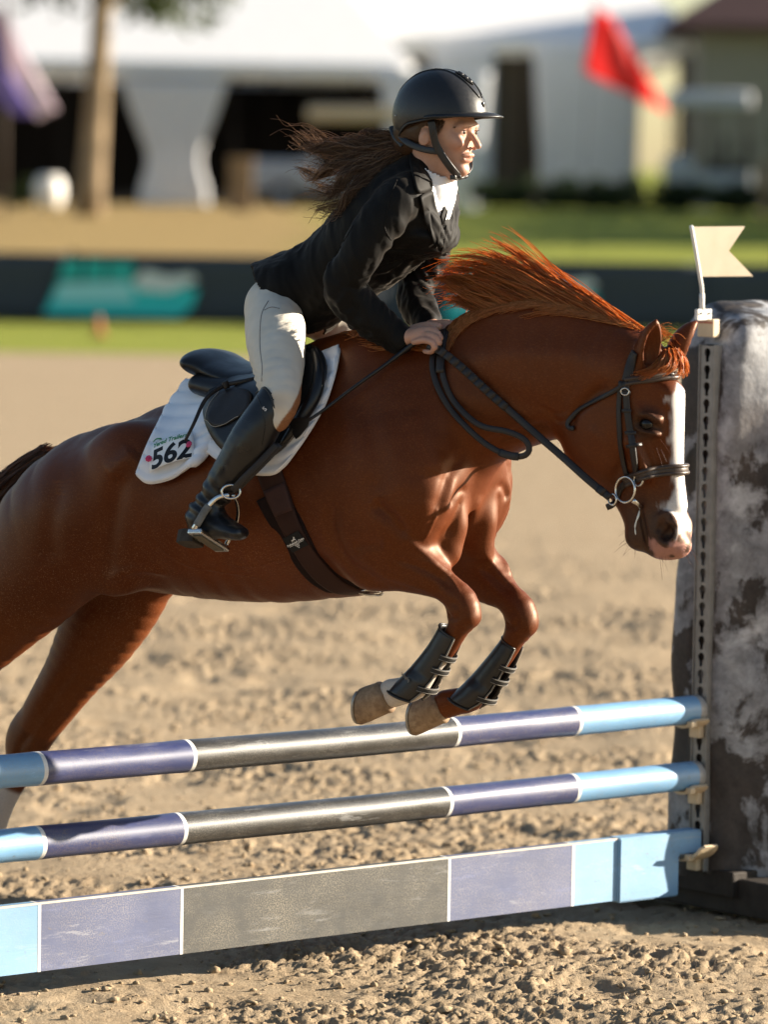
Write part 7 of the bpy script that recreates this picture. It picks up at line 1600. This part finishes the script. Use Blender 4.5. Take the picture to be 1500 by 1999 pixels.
def flags():
    Y = 84.0; RED = backlit('red_flag_cloth', (.80, .035, .035), .6); root = empty('red_flag', (at_y(1150, 300, Y)[0], Y, bz(Y)), 0, 'red pennant flag blowing from a thin pole behind the horse', 'flag'); o = np.array(root.location)
    tl, tr, br, bl = [at_y(x, y, Y) - o for x, y in ((1162, 12), (1200, 38), (1306, 222), (1140, 140))]; k = np.linspace(0, 1, 18); G = []
    for v in np.linspace(0, 1, 10):
        A, B = tl + (bl - tl) * v, tr + (br - tr) * v; G.append([A + (B - A) * u + np.array([0, .10 * math.sin(u * 7 + v * 3) * u, 0]) for u in k])
    bm = grid_bm(np.array(G)); link('cloth', bm_mesh('cloth', bm), RED, root); tube('pole', np.array([(bl[0] - .02, 0, -.1), (tl[0] - .03, 0, tl[2] + .1)]), .008, DARKM, root, 8)
    Y = 97.0; root = empty('feather_banner', (at_y(8, 410, Y)[0], Y, bz(Y)), 0, 'purple and lavender feather banner at the left edge', 'flag'); o = np.array(root.location); PU = simple('purple_cloth', (.20, .15, .46), .7, .2, .1); LA = backlit('lavender_cloth', (.84, .72, .80), .45)
    def leafy(pts0, pts1, mat, nm, dy):
        A, B = spline([at_y(x, y, Y) - o for x, y in pts0], 20), spline([at_y(x, y, Y) - o for x, y in pts1], 20); G = np.array([[a + (b - a) * u + np.array([0, dy + .05 * math.sin(u * 3 + i * .3), 0]) for i, (a, b) in enumerate(zip(A, B))] for u in np.linspace(0, 1, 6)]); bm = sheet_mesh(G, np.tile([0, -1.0, 0], (6, 20, 1)), .006); link(nm, bm_mesh(nm, bm), mat, root)
    leafy([(-20, 20), (0, 90), (30, 160), (75, 232)], [(14, 20), (36, 80), (70, 140), (112, 214)], LA, 'pale_stripe', -.02); leafy([(-60, 20), (-50, 100), (-20, 180), (30, 226)], [(-18, 24), (2, 92), (32, 162), (70, 226)], PU, 'cloth', 0); tube('pole', np.array([(0, 0, -.1), (0, 0, at_y(8, -60, Y)[2] - o[2])]), .05, simple('brown_pole', (.10, .075, .06), .8), root, 8)
flags()
def bits():
    Y = 103.0; b = at_y(470, 420, Y); h = at_y(470, 308, Y)[2] - bz(Y); root = empty('timber_bin', (b[0], Y, bz(Y)), 0, 'tan slatted timber bin standing left of the golf cart', 'bin')
    for i in range(5): box('slat', (-.26 + i * .105, -.26, .02), (-.26 + i * .105 + .095, -.235, h * .93), TIMB, root, .005)
    box('core', (-.25, -.232, 0), (.25, .25, h * .92), TIMB, root, .01); box('lid', (-.29, -.29, h * .93), (.29, .29, h), TIMB, root, .02)
    b = at_y(96, 410, Y); root = empty('round_planter', (b[0], Y, bz(Y)), 0, 'white rounded planter with a small green shrub at the left', 'planter'); a = np.linspace(0, 2 * math.pi, 24, endpoint=False); R = [np.stack([np.cos(a) * r, np.sin(a) * r, np.full(24, z)], 1) for r, z in ((.20, 0), (.30, .12), (.345, .35), (.33, .55), (.25, .70), (.21, .73))]
    V, Fs = loft(np.array(R)); link('pot', py_mesh('pot', V, Fs), simple('white_glazed_pot', (.78, .76, .72), .4, .4, .04), root); leaf_cloud('foliage', [(-.55, .1, .3), (-.75, .1, .25), (-.45, .2, .45)], [.25] * 3, 700, .05, LEAF, root, 4)
    Y = 54.0; b = at_y(192, 690, Y); root = empty('marker_cone', (b[0], Y, .03), 0, 'small orange marker cone on the grass before the banner fence', 'cone'); OR = simple('orange_plastic', (.42, .13, .05), .6, .3); R = [np.stack([np.cos(a) * r, np.sin(a) * r, np.full(24, z)], 1) for r, z in ((.06, .02), (.048, .07), (.024, .21), (.014, .24))]; V, Fs = loft(np.array(R)); link('cone_body', py_mesh('cone_body', V, Fs), OR, root); box('base', (-.075, -.075, -.02), (.075, .075, .02), OR, root, .006)
    Y = 100.0; b = at_y(1492, 460, Y); tp = at_y(1492, 318, Y); root = empty('rail_post', (b[0], Y, bz(Y)), 0, 'brown timber post at the right edge beyond the fence', 'post'); box('shaft', (-.09, -.09, -.1), (.09, .09, tp[2] - bz(Y)), TIMB, root, .02); box('cap', (-.12, -.12, tp[2] - bz(Y)), (.12, .12, tp[2] - bz(Y) + .05), TIMB, root, .01)
bits()

# unseen foliage added right of the frame to shade the bank behind
def add_shade_hedge():
    x0, x1, y0, y1, h = 9.8, 12.4, 89.5, 113.0, 3.1; root = empty('shade_hedge', (11.3, 104, bz(104)), 0, 'unseen row of foliage added right of the frame to shade the bank', 'shade_hedge'); rg = np.random.default_rng(8); o = np.array(root.location)
    cs = [np.array([x0 + (x1 - x0) * rg.random(), y0 + (y1 - y0) * rg.random(), bz(104) + .3 + (h - .6) * rg.random()]) - o for _ in range(150)]; leaf_cloud('foliage', cs, [.7] * 150, 22000, .13, LEAFD, root, 8)
    for k in range(9): y = y0 + 1 + k * 2 - o[1]; tube('stem', np.array([(0, y, -.3), (.1, y, 1.0), (0, y + .1, 1.9)]), [.09, .07, .03], BARK, root, 6)
add_shade_hedge()
